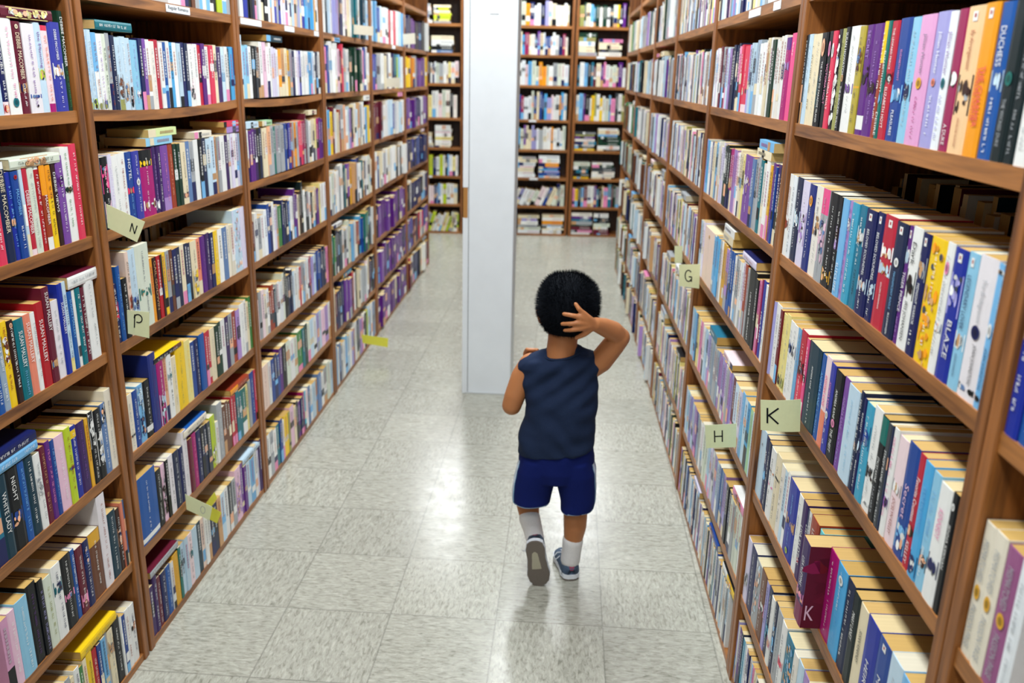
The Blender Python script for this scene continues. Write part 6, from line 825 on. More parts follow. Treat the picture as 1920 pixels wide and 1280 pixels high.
# back bookcases across the end of the aisle
BY = lambda x: 6.235+.06*(x-.3); BROT = -PI/2+.06
ZBK = [2.2, 1.935, 1.68, 1.41, 1.10, .825, .56, .29, .02]
bout = Vector((math.cos(BROT), math.sin(BROT), 0)); bright = Vector((-math.sin(BROT), math.cos(BROT), 0))
LABB = ['back bookcase left of the pillar, between pillar and left bookcases', 'back bookcase just right of the pillar', 'back bookcase with flat piles of books, beside the right bookcases']
PLAN = [['s', 's', 's2', 'v', 'v2', 'v', 'v', 'l'], ['v', 'v', 'v', 'v', 'v', 'vs', 'l', 's'], ['vs', 's', 'v', 'v', 'sv', 's', 'v', 's']]
PALS = [['w', 'w', 'w', 'lb', 'w2', 'cr', 'w', 'gr', 'k', 'n', 'wg', 'w3', 'yc', 'lg', 'wp', 'w', 'sb', 'cr'], ['w', 'w', 'w', 'w2', 'cr', 'wp', 'w3', 'lv', 'cr', 'sk', 'gr', 'n', 'w', 'wg', 'w', 'or', 'b', 'dp', 'w2', 'vi', 'wg'], ['dg', 'te2', 'w', 'w3', 'pk', 'ol', 'k', 'w', 'y', 'lb', 'gr', 'mr', 'w', 'cr', 'wg', 'pu', 'cr', 'dgr']]
BX = [(-1.215, -.275), (-.205, .74), (.80, 1.75)]
for bi, (xa, xb) in enumerate(BX):
    xc = (xa+xb)/2; w = xb-xa
    bookcase((xc, BY(xc), 0), BROT, w, ZBK, {}, LABB[bi], depth=.26, top=2.5, plates=((4, .1, .17, ''), (2, -.3, -.22, ''), (6, .12, .2, '')))
    for zi, z in enumerate(ZBK[1:]):
        plan = PLAN[bi][zi]
        segs = {'v': [('v', 0, 1)], 's': [('s', 0, .48), ('s', .52, 1)], 'l': [('l', 0, 1)], 's2': [('s', 0, .58), ('v', .62, 1)], 'v2': [('v', 0, .5), ('s', .52, 1)], 'vs': [('v', 0, .45), ('s', .48, 1)], 'sv': [('s', 0, .6), ('v', .64, 1)]}[plan]
        hmax = (ZBK[zi]-.025-z)-.03
        for kind, f0, f1 in segs:
            p = -w/2+.006+f0*(w-.012); e = -w/2+.006+f1*(w-.012)
            at = lambda q: Vector((xc, BY(xc), z))+bright*q-bout*.012
            if kind == 's':
                while p < e-.14:
                    ln_ = min(rr.uniform(.16, .24), e-p); zz = 0; top_ = rr.uniform(.6, .95)*hmax
                    while zz < top_:
                        t = rr.uniform(.014, .038)
                        if zz+t > hmax: break
                        l2 = ln_*rr.uniform(.82, 1); o = at(p)+Vector((0, 0, zz+t/2))
                        mass_book(o, bout, (0, 0, 1), t, l2, .15, rr.choice(PALS[bi]), up=bright); zz += t+.0005
                    p += ln_+.012
            else:
                lean = .0
                while p < e-.02:
                    wd = rr.uniform(.016, .042); h = hmax*rr.uniform(.78, 1.02)
                    if p+wd > e: break
                    if kind == 'l' and p > -w/2+.05:
                        a = .42*min(1, (p+w/2)/.3)*(1 if bi == 1 else .8)
                        if p+h*math.sin(a)+wd < w/2-.01:
                            up = Vector((0, 0, math.cos(a)))+bright*math.sin(a); rt = bright*math.cos(a)-Vector((0, 0, math.sin(a)))
                            mass_book(at(p+wd*.75)+Vector((0, 0, wd*.5*math.sin(a))), bout, rt, wd, h*.9, .15, rr.choice(PALS[bi]), up=up); p += wd/math.cos(a)+.003; continue
                    mass_book(at(p+wd/2), bout, bright, wd-.001, h, .15, rr.choice(PALS[bi])); p += wd
rest = mass.build('book_mass', [M_COVER, M_PAGE])
tag(rest, 'rows and piles of smaller, farther books filling the remaining shelves', 'books', kind='stuff')

# ------------------------------------------------------------------ section cards
for q, letter, lsz, label, col, bend, side in CARDS:
    A_, B_, C_, D_ = [Vector(p) for p in q]; n = 10; mb = MB()
    def P(u, v, dy=0):
        p = (A_*(1-u)+B_*u)*(1-v)+(D_*(1-u)+C_*u)*v
        s = 1-u if side == 'R' else u
        p.y += dy+bend*s*s; return tuple(p)
    for k in range(n):
        u0, u1 = k/n, (k+1)/n
        mb.quad(P(u0, 1), P(u1, 1), P(u1, 0), P(u0, 0), LIN[col]); mb.quad(P(u1, 1, .0006), P(u0, 1, .0006), P(u0, 0, .0006), P(u1, 0, .0006), LIN[col])
        mb.quad(P(u0, 0), P(u1, 0), P(u1, 0, .0006), P(u0, 0, .0006), LIN[col]); mb.quad(P(u0, 1, .0006), P(u1, 1, .0006), P(u1, 1), P(u0, 1), LIN[col])
    if letter:   # handwritten in thin pen strokes
        S = {'K': [((0, 0), (0, 1)), ((1, 0), (0, .55)), ((.18, .5), (1, 1))], 'H': [((0, 0), (0, 1)), ((1, 0), (1, 1)), ((0, .5), (1, .5))],
             'N': [((0, 1), (0, 0)), ((0, 0), (1, 1)), ((1, 1), (1, 0))], 'P': [((.1, 0), (0, 1))]+[((.5+.5*math.cos(t), .28+.3*math.sin(t)), (.5+.5*math.cos(t+.52), .28+.3*math.sin(t+.52))) for t in [i*.52-PI for i in range(10)]],
             'O': [((.5+.5*math.cos(t), .5+.5*math.sin(t)), (.5+.5*math.cos(t+.52), .5+.5*math.sin(t+.52))) for t in [i*.52 for i in range(12)]],
             'G': [((.5+.5*math.cos(t), .5+.5*math.sin(t)), (.5+.5*math.cos(t-.45), .5+.5*math.sin(t-.45))) for t in [-.7-i*.45 for i in range(11)]]+[((.55, .58), (1, .58)), ((1, .58), (.95, 1))]}[letter]
        asp = (B_-A_).length/(D_-A_).length; c = {'N': (.78, .5), 'K': (.3, .5), 'H': (.42, .5), 'G': (.45, .5), 'P': (.5, .42), 'O': (.68, .5)}[letter]
        hh = lsz; ww = lsz*.62/asp; st = .05 if letter != 'O' else .03
        for (x0, y0), (x1, y1) in S:
            dx = (x1-x0)*ww*asp; dy = (y1-y0)*hh; L = math.hypot(dx, dy) or 1; nx = -dy/L*st*.5/asp; ny = dx/L*st*.5
            f = lambda x, y, sx, sy: P(c[0]+(x-.5)*ww+sx, c[1]+(y-.5)*hh+sy, -.0006)
            mb.quad(f(x0, y0, -nx, -ny), f(x1, y1, -nx, -ny), f(x1, y1, nx, ny), f(x0, y0, nx, ny), LIN['gr'] if letter == 'O' else LIN['k'])
    o = mb.build('index_card', M_CARD)
    o.data.transform(Matrix.Translation(-(A_+C_)/2)); o.location = (A_+C_)/2
    tag(o, label, 'card', 'paper section cards between the books')

# ------------------------------------------------------------------ room
def slab(name, x0, x1, y0, y1, z0, z1, m):
    mb = MB(); mb.box(x0, x1, y0, y1, z0, z1); return struct(mb.build(name, m))
slab('floor', -2.3, 3.3, -4.2, 7.0, -.1, 0, M_FLOOR)
slab('ceiling', -2.3, 3.3, -4.2, 7.0, 2.9, 3.0, M_CEIL)
slab('wall_back', -2.3, 3.3, 6.9, 7.0, 0, 2.9, M_WALL); slab('wall_front', -2.3, 3.3, -4.2, -4.1, 0, 2.9, M_WALL)
slab('wall_left', -2.3, -2.2, -4.1, 6.9, 0, 2.9, M_WALL); slab('wall_right', 3.2, 3.3, -4.1, 6.9, 0, 2.9, M_WALL)
# square pillar in the aisle
def pillar():
    mb = MB(); mb.box(.300, .522, 1.826, 2.05, 0, 2.9, LIN['w2'])
    p = mb.build('pillar', M_PILLAR); bv = p.modifiers.new('edge', 'BEVEL'); bv.width = .006; bv.segments = 3
    struct(p)
    g = MB(); g.box(.286, .3115, 1.822, 1.8255, 0, .86); g.box(.286, .3115, 1.822, 1.8255, 1.0, 2.9); g.box(.286, .2995, 1.8256, 1.86, 0, .86); g.box(.286, .2995, 1.8256, 1.86, 1.0, 2.9)
    g.build('corner_guard', M_PILLAR, p)
    t = MB(); t.box(.288, .308, 1.8225, 1.8255, .861, .999, lin('a8763c')); t.box(.290, .2995, 1.8256, 1.85, .861, .999, lin('a8763c'))
    t.build('bare_edge', M_PAINT, p)
    b = MB(); b.box(.399, .437, 1.8235, 1.8255, 1.745, 1.86, LIN['w2']); b.build('paper_tab', M_PILLAR, p)
    b = MB(); b.box(.3117, .3138, 1.8225, 1.8256, 0, 2.9, lin('565a5c')); b.build('guard_joint', M_PAINT, p)
    b = MB(); b.box(.300, .524, 1.818, 1.8255, 0, .006, lin('b8bcbc')); b.build('base_seam', M_PAINT, p)
pillar()

# ------------------------------------------------------------------ ceiling lamps
M_GLOW, ns, ln, b = mat('lamp_diffuser', .5); b.inputs['Base Color'].default_value = (.9, .95, 1, 1); b.inputs['Emission Color'].default_value = (.9, .97, 1, 1); b.inputs['Emission Strength'].default_value = 2.0
M_METAL, ns, ln, b = mat('white_metal', .4); b.inputs['Base Color'].default_value = (.8, .8, .8, 1)
def lamp(x, y, sx, sy, watt, label, z=2.86, col=(.94, .98, 1.0)):
    root = empty('ceiling_light', (x, y, z)); tag(root, label, 'lamp', 'ceiling lights above the aisle')
    mb = MB(); mb.box(-sx/2-.03, sx/2+.03, -sy/2-.03, sy/2+.03, 0, .04); mb.build('housing', M_METAL, root)
    mb = MB(); mb.box(-sx/2, sx/2, -sy/2, sy/2, -.012, 0); mb.build('diffuser', M_GLOW, root)
    L = bpy.data.lights.new('tube_light', 'AREA'); L.shape = 'RECTANGLE'; L.size = sx; L.size_y = sy; L.energy = watt; L.color = col
    o = bpy.data.objects.new('tube_light', L); C.objects.link(o); o.location = (0, 0, -.02); o.parent = root
LAMPS = [(.47, -2.9, .3, 1.2, 34, 'fluorescent ceiling light behind the camera'), (.47, -.9, .3, 1.2, 46, 'fluorescent ceiling light above the near bookcases'),
         (.47, 1.0, .3, 1.2, 46, 'fluorescent ceiling light before the pillar'), (.47, 3.3, .3, 1.2, 52, 'fluorescent ceiling light beyond the pillar'),
         (-.36, 5.95, .45, 1.2, 50, 'fluorescent ceiling light left of the aisle end'), (.95, 5.95, .45, 1.2, 50, 'fluorescent ceiling light right of the aisle end')]
for l in LAMPS: lamp(*l)

# ------------------------------------------------------------------ the boy
M_SKIN = attr_mat('skin', .48, .35, 30, .05)
M_SKIN.node_tree.nodes['Principled BSDF'].inputs['Subsurface Weight'].default_value = .12
M_SKIN.node_tree.nodes['Principled BSDF'].inputs['Subsurface Radius'].default_value = (.01, .004, .002)
M_CLOTH = attr_mat('knit_cloth', .85, .15, 420, .16, .4); M_HAIR = attr_mat('black_hair', .8, .08); M_SHOE = attr_mat('shoe_fabric', .7, .25, 260, .12, .3)
SK = lin('b4764a')
def capsule(mb, p0, r0, p1, r1, n=18, m=6, sy=1.0, col=(1, 1, 1)):
    p0 = Vector(p0); p1 = Vector(p1); ax = p1-p0; L = ax.length; ax = ax.normalized() if L > 1e-6 else Vector((0, 0, 1))
    a = ax.orthogonal().normalized(); b = ax.cross(a); rings = []
    for i in range(m+1):
        t = -PI/2+PI/2*i/m; rings.append((r0*math.sin(t), r0*math.cos(t)))
    for i in range(m+1):
        t = PI/2*i/m; rings.append((L+r1*math.sin(t), r1*math.cos(t)))
    vs = []
    for s, r in rings:
        r = max(r, 1e-4)
        for k in range(n):
            q = 2*PI*k/n; v = p0+ax*s+(a*math.cos(q)+b*math.sin(q))*r
            if sy != 1: v.y = p0.y+(v.y-p0.y)*sy
            vs.append(tuple(v))
    fs = [(i*n+k, i*n+(k+1) % n, (i+1)*n+(k+1) % n, (i+1)*n+k) for i in range(len(rings)-1) for k in range(n)]
    fs += [tuple(reversed(range(n))), tuple(range((len(rings)-1)*n, len(rings)*n))]
    mb.poly(vs, fs, col)
def chain(mb, pts, **k):
    for (p, r), (q, s) in zip(pts, pts[1:]): capsule(mb, p, r, q, s, **k)
def ellipsoid(mb, c, r, col=(1, 1, 1), n=28, m=18, ex=1.0):
    vs = []; sg = lambda v: math.copysign(abs(v)**ex, v)
    for i in range(m+1):
        t = -PI/2+PI*i/m
        for k in range(n):
            q = 2*PI*k/n; cr = max(math.cos(t), .002)
            vs.append((c[0]+r[0]*sg(cr)*sg(math.cos(q)), c[1]+r[1]*sg(cr)*sg(math.sin(q)), c[2]+r[2]*sg(math.sin(t))))
    fs = [(i*n+k, i*n+(k+1) % n, (i+1)*n+(k+1) % n, (i+1)*n+k) for i in range(m) for k in range(n)]+[tuple(reversed(range(n))), tuple(range(m*n, m*n+n))]
    mb.poly(vs, fs, col)
def loft(mb, rings, n=40, ex=.85):
    sg = lambda v: math.copysign(abs(v)**ex, v); vs = []
    for (cx, cy, z, rx, ry, kx, ky) in rings:
        for k in range(n):
            q = 2*PI*k/n; dx = rx*sg(math.cos(q)); dy = ry*sg(math.sin(q)); vs.append((cx+dx, cy+dy, z+kx*dx+ky*dy))
    fs = [(i*n+k, i*n+(k+1) % n, (i+1)*n+(k+1) % n, (i+1)*n+k) for i in range(len(rings)-1) for k in range(n)]
    up = rings[-1][2] > rings[0][2]
    fs += [tuple(reversed(range(n))), tuple(range((len(rings)-1)*n, len(rings)*n))]
    if not up: fs = [tuple(reversed(f)) for f in fs]
    mb.poly(vs, fs, (1, 1, 1))
def fuse(mb, name, m, voxel, smooth, parent=None, colour=None, shift=None):
    """one continuous skin over the overlapping pieces"""
    o = mb.build(name, m)
    rm = o.modifiers.new('fuse', 'REMESH'); rm.mode = 'VOXEL'; rm.voxel_size = voxel
    if smooth:
        s = o.modifiers.new('smooth', 'SMOOTH'); s.factor = .5; s.iterations = smooth
    dg = bpy.context.evaluated_depsgraph_get(); me = bpy.data.meshes.new_from_object(o.evaluated_get(dg))
    old = o.data; o.modifiers.clear(); o.data = me; bpy.data.meshes.remove(old); me.name = name
    while len(me.color_attributes): me.color_attributes.remove(me.color_attributes[0])
    if shift:
        me.update(); ns_ = [v.normal.copy() for v in me.vertices]
        for v, n_ in zip(me.vertices, ns_): v.co = v.co+n_*shift(v.co, n_)
    at = me.color_attributes.new('Col', 'FLOAT_COLOR', 'CORNER')
    for p in me.polygons:
        c = colour(p.center, p.normal) if callable(colour) else colour
        for li in p.loop_indices: at.data[li].color = (*c, 1)
    me.polygons.foreach_set('use_smooth', [True]*len(me.polygons)); me.update()
    if parent: o.parent = parent
    return o
def boy():
    b = MB(); ws = lambda p, d=.004: p
    # head, face, ears, neck
    ellipsoid(b, (.778, .252, .872), (.077, .088, .090)); ellipsoid(b, (.775, .288, .812), (.060, .056, .062)); ellipsoid(b, (.775, .328, .796), (.034, .019, .026))
    chain(b, [((.766, .240, .715), .046), ((.768, .246, .77), .043), ((.772, .258, .82), .046)])
    capsule(b, (.775, .345, .838), .0085, (.775, .352, .822), .0105, n=12, m=4)
    for s in (-1, 1):
        capsule(b, (.776+s*.077, .272, .848), .012, (.776+s*.072, .275, .818), .009, n=12, m=4); ellipsoid(b, (.775+s*.036, .318, .812), (.024, .02, .024), n=16, m=10)
    # trunk (mostly under the clothes)
    loft(b, [(.765, .25, .36, .085, .07, 0, 0), (.765, .25, .45, .092, .072, 0, 0), (.767, .25, .56, .086, .066, 0, 0), (.765, .248, .66, .092, .058, 0, 0), (.765, .246, .71, .075, .045, .05, 0)])
    # right arm raised, forearm back to the head
    chain(b, [((.845, .250, .690), .037), ((.880, .244, .715), .034), ((.915, .240, .768), .0325), ((.930, .234, .790), .029)])
    chain(b, [((.930, .234, .792), .0265), ((.908, .215, .814), .0285), ((.880, .190, .832), .0255), ((.856, .163, .846), .020)])
    # left arm: elbow down, forearm up in front to the shoulder
    chain(b, [((.680, .250, .690), .037), ((.655, .246, .655), .033), ((.636, .238, .600), .031), ((.627, .238, .568), .029)])
    chain(b, [((.627, .240, .568), .027), ((.640, .285, .600), .027), ((.655, .325, .650), .021), ((.664, .325, .680), .018)])
    # right hand on the back of the head: palm, four fingers, thumb
    kn = [((.821, .136, .883), .0088), ((.812, .132, .874), .0092), ((.811, .131, .857), .0092), ((.816, .134, .841), .0088)]
    for p, r in kn: chain(b, [((.854, .156, .848), .0125), ((.834, .142, (p[2]+.852)/2), .0115), (p, r)], n=12, m=4)
    tips = [[(.808, .132, .896), (.799, .138, .908)], [(.790, .128, .878), (.768, .137, .879)], [(.789, .127, .855), (.765, .137, .851)], [(.793, .130, .837), (.773, .140, .832)]]
    for (p, r), t in zip(kn, tips): chain(b, [(p, .0078), (t[0], .0068), (t[1], .0058)], n=12, m=4)
    chain(b, [((.843, .150, .838), .0115), ((.826, .146, .822), .0085), ((.814, .148, .814), .0070), ((.805, .151, .809), .0062)], n=12, m=4)
    # left hand touching the shoulder in front
    for k in range(4): chain(b, [((.664, .322, .684), .012), ((.660+k*.011, .315, .705), .0085), ((.664+k*.010, .298, .722), .0066), ((.668+k*.009, .283, .727), .0056)], n=12, m=4)
    chain(b, [((.668, .325, .682), .011), ((.690, .325, .694), .0075), ((.700, .314, .706), .0062)], n=12, m=4)
    # legs
    chain(b, [((.712, .25, .40), .060), ((.694, .325, .268), .044), ((.688, .340, .252), .040)]); chain(b, [((.688, .338, .254), .038), ((.681, .298, .214), .0355), ((.690, .268, .180), .030), ((.704, .246, .145), .024), ((.711, .238, .115), .022)])
    chain(b, [((.822, .25, .40), .056), ((.829, .262, .240), .041)]); chain(b, [((.829, .260, .240), .038), ((.829, .246, .180), .0355), ((.825, .246, .125), .028), ((.822, .25, .075), .025), ((.818, .27, .05), .024)])
    def skin(c, n):
        if c.y < .2 and .79 < c.x < .80 and c.z > .9: return SK
        return SK
    body = fuse(b, 'person', M_SKIN, .0034, 3, None, skin)
    tag(body, 'toddler boy in navy sleeveless shirt and blue shorts, walking away, one hand on his head', 'person')
    # face
    for s in (-1, 1):
        e = MB(); ellipsoid(e, (.775+s*.030, .327, .848), (.0105, .006, .0065), LIN['w'], 14, 8); ellipsoid(e, (.775+s*.030, .3315, .848), (.0052, .0026, .0055), lin('1a100c'), 12, 8); e.build('eye', M_PAINT, body, True)
        e = MB(); chain(e, [((.775+s*.016, .333, .866), .002), ((.775+s*.03, .330, .870), .0024), ((.775+s*.045, .318, .866), .0016)], n=8, m=3, col=lin('15110f')); e.build('eyebrow', M_HAIR, body, True)
    e = MB(); chain(e, [((.758, .3415, .800), .0026), ((.775, .3475, .7985), .0042), ((.792, .3415, .800), .0026)], n=10, m=3, col=lin('b0605a')); e.build('mouth', M_PAINT, body, True)
    # hair: dense short bristles over a dark cap
    hc = Vector((.780, .248, .874)); hr = Vector((.0835, .093, .0905)); h = MB(); r = random.Random(11); K = lin('0d1117')
    def face_gap(d): return (d.y > .30 and d.z < .42+.25*(d.y-.3)) or (d.y > .05 and d.z < -.25) or (d.z < -.80) or (abs(d.x) > .72 and d.z < -.28 and d.y > -.25)
    ne = .86; sg = lambda v: math.copysign(abs(v)**ne, v)
    def surf(d): return Vector((hc.x+hr.x*sg(d.x), hc.y+hr.y*sg(d.y), hc.z+hr.z*sg(d.z)))
    nu, nv = 64, 44; grid = {}; vs = []
    for i in range(nv+1):
        for k in range(nu):
            t = -PI/2+PI*i/nv; q = 2*PI*k/nu; vs.append(Vector((math.cos(t)*math.cos(q), math.cos(t)*math.sin(q), math.sin(t))))
    fs = []
    for i in range(nv):
        for k in range(nu):
            f = (i*nu+k, i*nu+(k+1) % nu, (i+1)*nu+(k+1) % nu, (i+1)*nu+k); d = sum((vs[j] for j in f), Vector())/4
            if d.length > 0 and not face_gap(d.normalized()): fs.append(f)
    h.poly([tuple(surf(v)) for v in vs], fs, K)
    for _ in range(15000):
        d = Vector((r.gauss(0, 1), r.gauss(0, 1), r.gauss(0, 1))).normalized()
        if face_gap(d): continue
        p = surf(d); p += Vector((d.x, d.y, d.z))*.004*noise.noise(p*32)
        nrm = Vector((d.x/hr.x, d.y/hr.y, d.z/hr.z)).normalized()
        low = max(0, -d.z); dirn = (nrm+Vector((r.uniform(-.45, .45), r.uniform(-.45, .45), r.uniform(-.3, .35)-.9*low))).normalized(); L = r.uniform(.007, .016)*(1-.45*low)
        s = dirn.orthogonal().normalized()*.0007; c = jit(K, r, .35); a = p-nrm*.002
        n0 = len(h.v); h.v += [tuple(a-s), tuple(a+s), tuple(p+dirn*L)]; h.f.append((n0, n0+1, n0+2)); h.c.append(c); h.m.append(0)
    h.build('hair', M_HAIR, body)
    # shirt
    s = MB()
    loft(s, [(.760, .246, .434, .112, .084, .12, 0), (.762, .246, .452, .1135, .085, .10, 0), (.762, .246, .478, .112, .085, .06, 0), (.764, .246, .505, .109, .083, 0, 0), (.770, .246, .535, .105, .081, 0, 0), (.773, .246, .575, .1055, .078, 0, 0),
             (.768, .246, .62, .109, .073, 0, 0), (.764, .245, .66, .112, .066, 0, 0), (.762, .243, .695, .114, .058, .06, 0), (.764, .242, .722, .100, .050, .13, 0), (.767, .242, .738, .060, .044, .12, .1)])
    for sx, p, q in ((-1, (.674, .245, .690), (.722, .244, .715)), (1, (.853, .245, .709), (.806, .244, .729))): capsule(s, p, .033, q, .030)
    def folds(c, n):
        a = math.atan2(c.y-.245, c.x-.765); z = c.z
        w = .0034*math.sin((z*.9+(c.x-.7)*.55)*95+1.5*math.sin(c.x*40))*max(0, min(1, (.60-z)/.12)) + .0035*math.sin((c.x*.8-z)*110+1.2)*max(0, min(1, (z-.56)/.08))
        w += .0095*noise.noise(Vector((c.x*16, c.y*10, z*22)))
        return w*(.35+.65*max(0, -n.y))
    SH1, SH2 = lin('1d2a44'), lin('39435c')
    def shirt_col(c, n):
        k = max(0, min(1, (.50-c.z+(c.x-.765)*.1)/.05)) if c.z < .52 else 0
        return tuple(a*(1-k*.5)+bb*k*.5 for a, bb in zip(SH1, SH2))
    sh = fuse(s, 'sleeveless_shirt', M_CLOTH, .0042, 2, body, SH1, folds)
    cl = MB()   # neckband and armhole edges
    NB = [(.767+.056*math.cos(t), .242+.047*math.sin(t), .739+.010*math.cos(t)+(.006*math.sin(t) if math.sin(t) > 0 else .010*math.sin(t))) for t in [i*2*PI/28 for i in range(29)]]
    chain(cl, [(p, .0042) for p in NB], n=8, m=2, col=lin('1d2941')); cl.build('neckband', M_CLOTH, sh, True)
    # shorts
    s = MB()
    loft(s, [(.832, .240, .247, .050, .064, .12, 0), (.834, .243, .275, .053, .067, .10, 0), (.829, .248, .32, .059, .075, 0, 0), (.822, .25, .37, .062, .082, 0, 0), (.815, .25, .41, .055, .08, 0, 0)])
    loft(s, [(.691, .250, .258, .059, .074, 0, -.12), (.693, .252, .285, .061, .076, 0, -.1), (.700, .25, .33, .063, .078, 0, 0), (.709, .25, .37, .064, .082, 0, 0), (.715, .25, .41, .055, .08, 0, 0)])
    loft(s, [(.764, .25, .345, .090, .080, 0, 0), (.764, .25, .38, .114, .086, 0, 0), (.764, .25, .43, .110, .084, 0, 0), (.765, .25, .475, .102, .077, 0, 0)])
    BL, WH, LB = lin('0c1a58'), lin('d6dde8'), lin('7fb4d8')
    def sc_(c, n):
        if c.z < .40:
            right = c.x > .764; cx = .832 if right else .695; a = math.atan2(c.y-.248, (c.x-cx) if right else (cx-c.x))
            a += .32
            if abs(a) < .24: return WH
            if .24 <= abs(a) < .34: return LB
        hem = (.247+.12*(c.x-.832)) if c.x > .764 else (.258-.12*(c.y-.25))
        if c.z < hem+.0045: return lin('8fa9c8')
        return BL
    fuse(s, 'shorts', M_CLOTH, .0040, 2, body, sc_, lambda c, n: .004*noise.noise(Vector((c.x*20, c.y*14, c.z*12)))*(1 if c.z < .42 else .3))
    # socks
    s = MB(); chain(s, [((.6885, .271, .184), .0335), ((.698, .256, .162), .0305), ((.709, .2395, .128), .0285)]); fuse(s, 'sock', M_CLOTH, .0036, 2, body, lin('e2e0e0'))
    s = MB(); chain(s, [((.8245, .2465, .128), .0325), ((.823, .248, .10), .0305), ((.820, .253, .06), .031)]); fuse(s, 'sock', M_CLOTH, .0036, 2, body, lin('e2e0e0'))
    # shoes
    def outline(st, z0, z1, col, m, name, parent, grow=0):
        mb = MB(); L = [(y, w+grow) for y, w in st]; pts = [(w, y) for y, w in L]+[(-w, y) for y, w in reversed(L)]; n = len(pts)
        vs = [(x, y, z0) for x, y in pts]+[(x*1.0, y, z1) for x, y in pts]
        mb.poly(vs, [(i, (i+1) % n, n+(i+1) % n, n+i) for i in range(n)]+[tuple(reversed(range(n))), tuple(range(n, 2*n))], col); return mb.build(name, m, parent)
    def dense(st):
        out = []
        for k in range(61):
            y = st[0][0]+(st[-1][0]-st[0][0])*(.5-.5*math.cos(PI*k/60))
            for (a, wa), (b_, wb) in zip(st, st[1:]):
                if a <= y <= b_+1e-9:
                    t = (y-a)/(b_-a); t = t*t*(3-2*t) if 0 < st.index((a, wa)) < len(st)-2 else t; out.append((y, wa+(wb-wa)*t)); break
        return out
    SO = dense([(0, .006), (.003, .016), (.010, .024), (.03, .029), (.06, .0275), (.09, .0305), (.115, .0345), (.138, .030), (.150, .021), (.157, .010), (.160, .003)])
    def shoe(mw, lace_side):
        up = MB(); st = [(.002, .012, .040), (.008, .022, .058), (.02, .028, .064), (.04, .0295, .062), (.06, .0285, .060), (.08, .030, .057), (.10, .0325, .049), (.12, .033, .041), (.138, .028, .035), (.150, .019, .030), (.157, .008, .026)]
        n = 18; vs = []
        for y, w, t in st:
            for k in range(n):
                q = PI*k/(n-1); c_, s_ = math.cos(q), math.sin(q)
                vs.append((w*math.copysign(abs(c_)**.7, c_), y, .014+(t-.014)*s_**.7))
        fs = [(i*n+k, i*n+k+1, (i+1)*n+k+1, (i+1)*n+k) for i in range(len(st)-1) for k in range(n-1)]+[tuple(range(n)), tuple(reversed(range((len(st)-1)*n, len(st)*n)))]+[(i*n+n-1, i*n, (i+1)*n, (i+1)*n+n-1) for i in range(len(st)-1)]
        up.poly(vs, fs, lin('4a5c72')); o = up.build('shoe', M_SHOE, body, True); o.matrix_local = mw
        ms = outline(SO, .006, .021, lin('dfe4ea'), M_PAINT, 'midsole', o, .0012)
        os_ = outline(SO, 0, .0065, lin('6e665e'), M_SHOE, 'outsole', o)
        ar = MB(); A = dense([(.036, .002), (.042, .0085), (.06, .0105), (.085, .0135), (.096, .0145), (.0965, .002)]); pts = [(w-.003, y) for y, w in A]+[(-w-.003, y) for y, w in reversed(A)]
        k = len(pts); ar.poly([(x, y, -.0006) for x, y in pts]+[(x, y, .002) for x, y in pts], [tuple(reversed(range(k)))]+[(i, (i+1) % k, k+(i+1) % k, k+i) for i in range(k)], lin('aaa590')); ar.build('arch_inset', M_PAINT, os_)
        ht = MB(); vs2 = []
        for i, (y, w, t) in enumerate(((-.001, .006, .050), (-.0015, .011, .062))): vs2 += [(-w, y+.004*0, t), (w, y, t)]
        ht.quad((-.005, .0015, .036), (.005, .0015, .036), (.012, .0065, .061), (-.012, .0065, .061), lin('9a4a62')); ht.quad((-.012, .0065, .061), (.012, .0065, .061), (.012, .012, .062), (-.012, .012, .062), lin('9a4a62')); ht.build('heel_tab', M_SHOE, o)
        la = MB(); chain(la, [((lace_side*.012, .075, .058), .0016), ((lace_side*.034, .068, .062), .0016), ((lace_side*.046, .062, .052), .0016), ((lace_side*.040, .058, .044), .0016), ((lace_side*.026, .066, .050), .0016)], n=8, m=2, col=lin('c9cdd2'))
        for q in range(4): chain(la, [((-.014, .075+q*.011, .0585-q*.004), .0017), ((0, .074+q*.011, .0605-q*.0035), .0017), ((.014, .078+q*.011, .0585-q*.004), .0017)], n=8, m=2, col=lin('c9cdd2'))
        la.build('lace', M_PAINT, o, True); return o
    def frame(org, toe, upv):
        y = Vector(toe).normalized(); z = Vector(upv); z = (z-y*z.dot(y)).normalized(); x = y.cross(z); o = Vector(org)
        return Matrix(((x.x, y.x, z.x, o.x), (x.y, y.y, z.y, o.y), (x.z, y.z, z.z, o.z), (0, 0, 0, 1)))
    shoe(frame((.826, .222, .0005), (-.22, 1, 0), (0, 0, 1)), -1)
    shoe(frame((.7075, .176, .157), (.022, .008, -.152), (0, 1, .05)), -1)
boy()

# ------------------------------------------------------------------ camera and world
W = bpy.data.worlds.new('world'); bpy.context.scene.world = W; W.use_nodes = True
W.node_tree.nodes['Background'].inputs['Color'].default_value = (.5, .65, .8, 1); W.node_tree.nodes['Background'].inputs['Strength'].default_value = .03
cam = bpy.data.cameras.new('camera'); co = bpy.data.objects.new('camera', cam); C.objects.link(co)
F = 1615.57; YAW, PIT, ROL = .0611, .2993, .0230
cam.sensor_width = 36; cam.lens = F/1920*36; cam.clip_start = .05
f = Vector((-math.sin(YAW)*math.cos(PIT), math.cos(YAW)*math.cos(PIT), -math.sin(PIT))); r_ = Vector((math.cos(YAW), math.sin(YAW), 0)); u = r_.cross(f)
R2 = r_*math.cos(ROL)+u*math.sin(ROL); U2 = -r_*math.sin(ROL)+u*math.cos(ROL)
co.matrix_world = Matrix(((R2.x, U2.x, -f.x, .7676), (R2.y, U2.y, -f.y, -2.1204), (R2.z, U2.z, -f.z, 1.4929), (0, 0, 0, 1)))
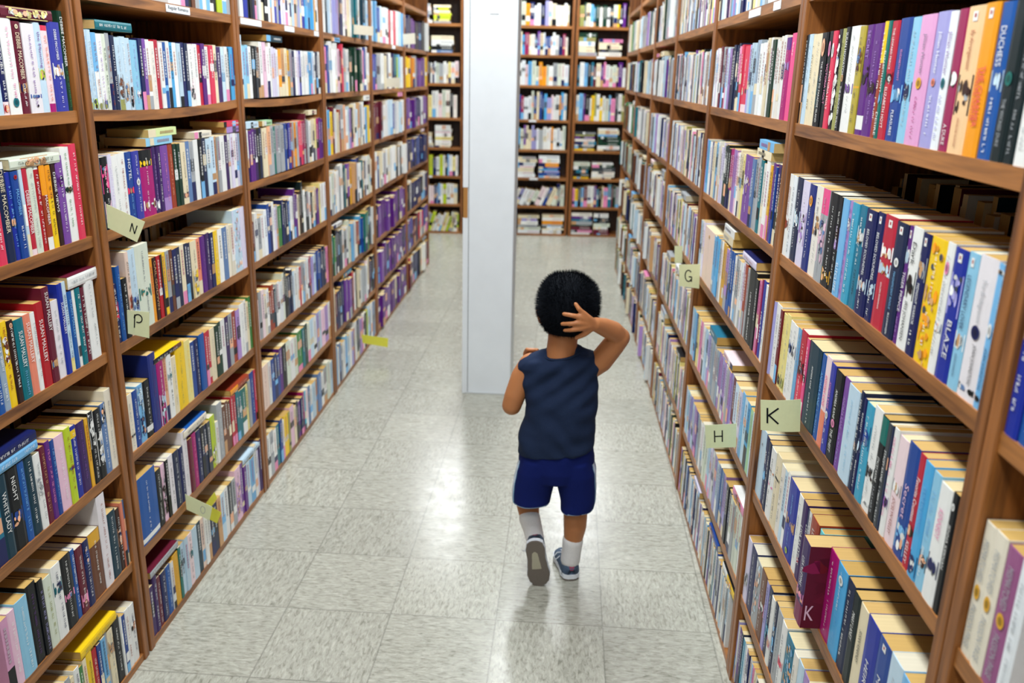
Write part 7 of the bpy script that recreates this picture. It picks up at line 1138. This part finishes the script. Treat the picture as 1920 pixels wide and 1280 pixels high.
cam.dof.use_dof = True; cam.dof.focus_distance = 1.75; cam.dof.aperture_fstop = 4.2
sc = bpy.context.scene; sc.camera = co
sc.view_settings.view_transform = 'Standard'; sc.view_settings.look = 'None'; sc.view_settings.exposure = 0; sc.view_settings.gamma = 1; sc.view_settings.use_curve_mapping = False
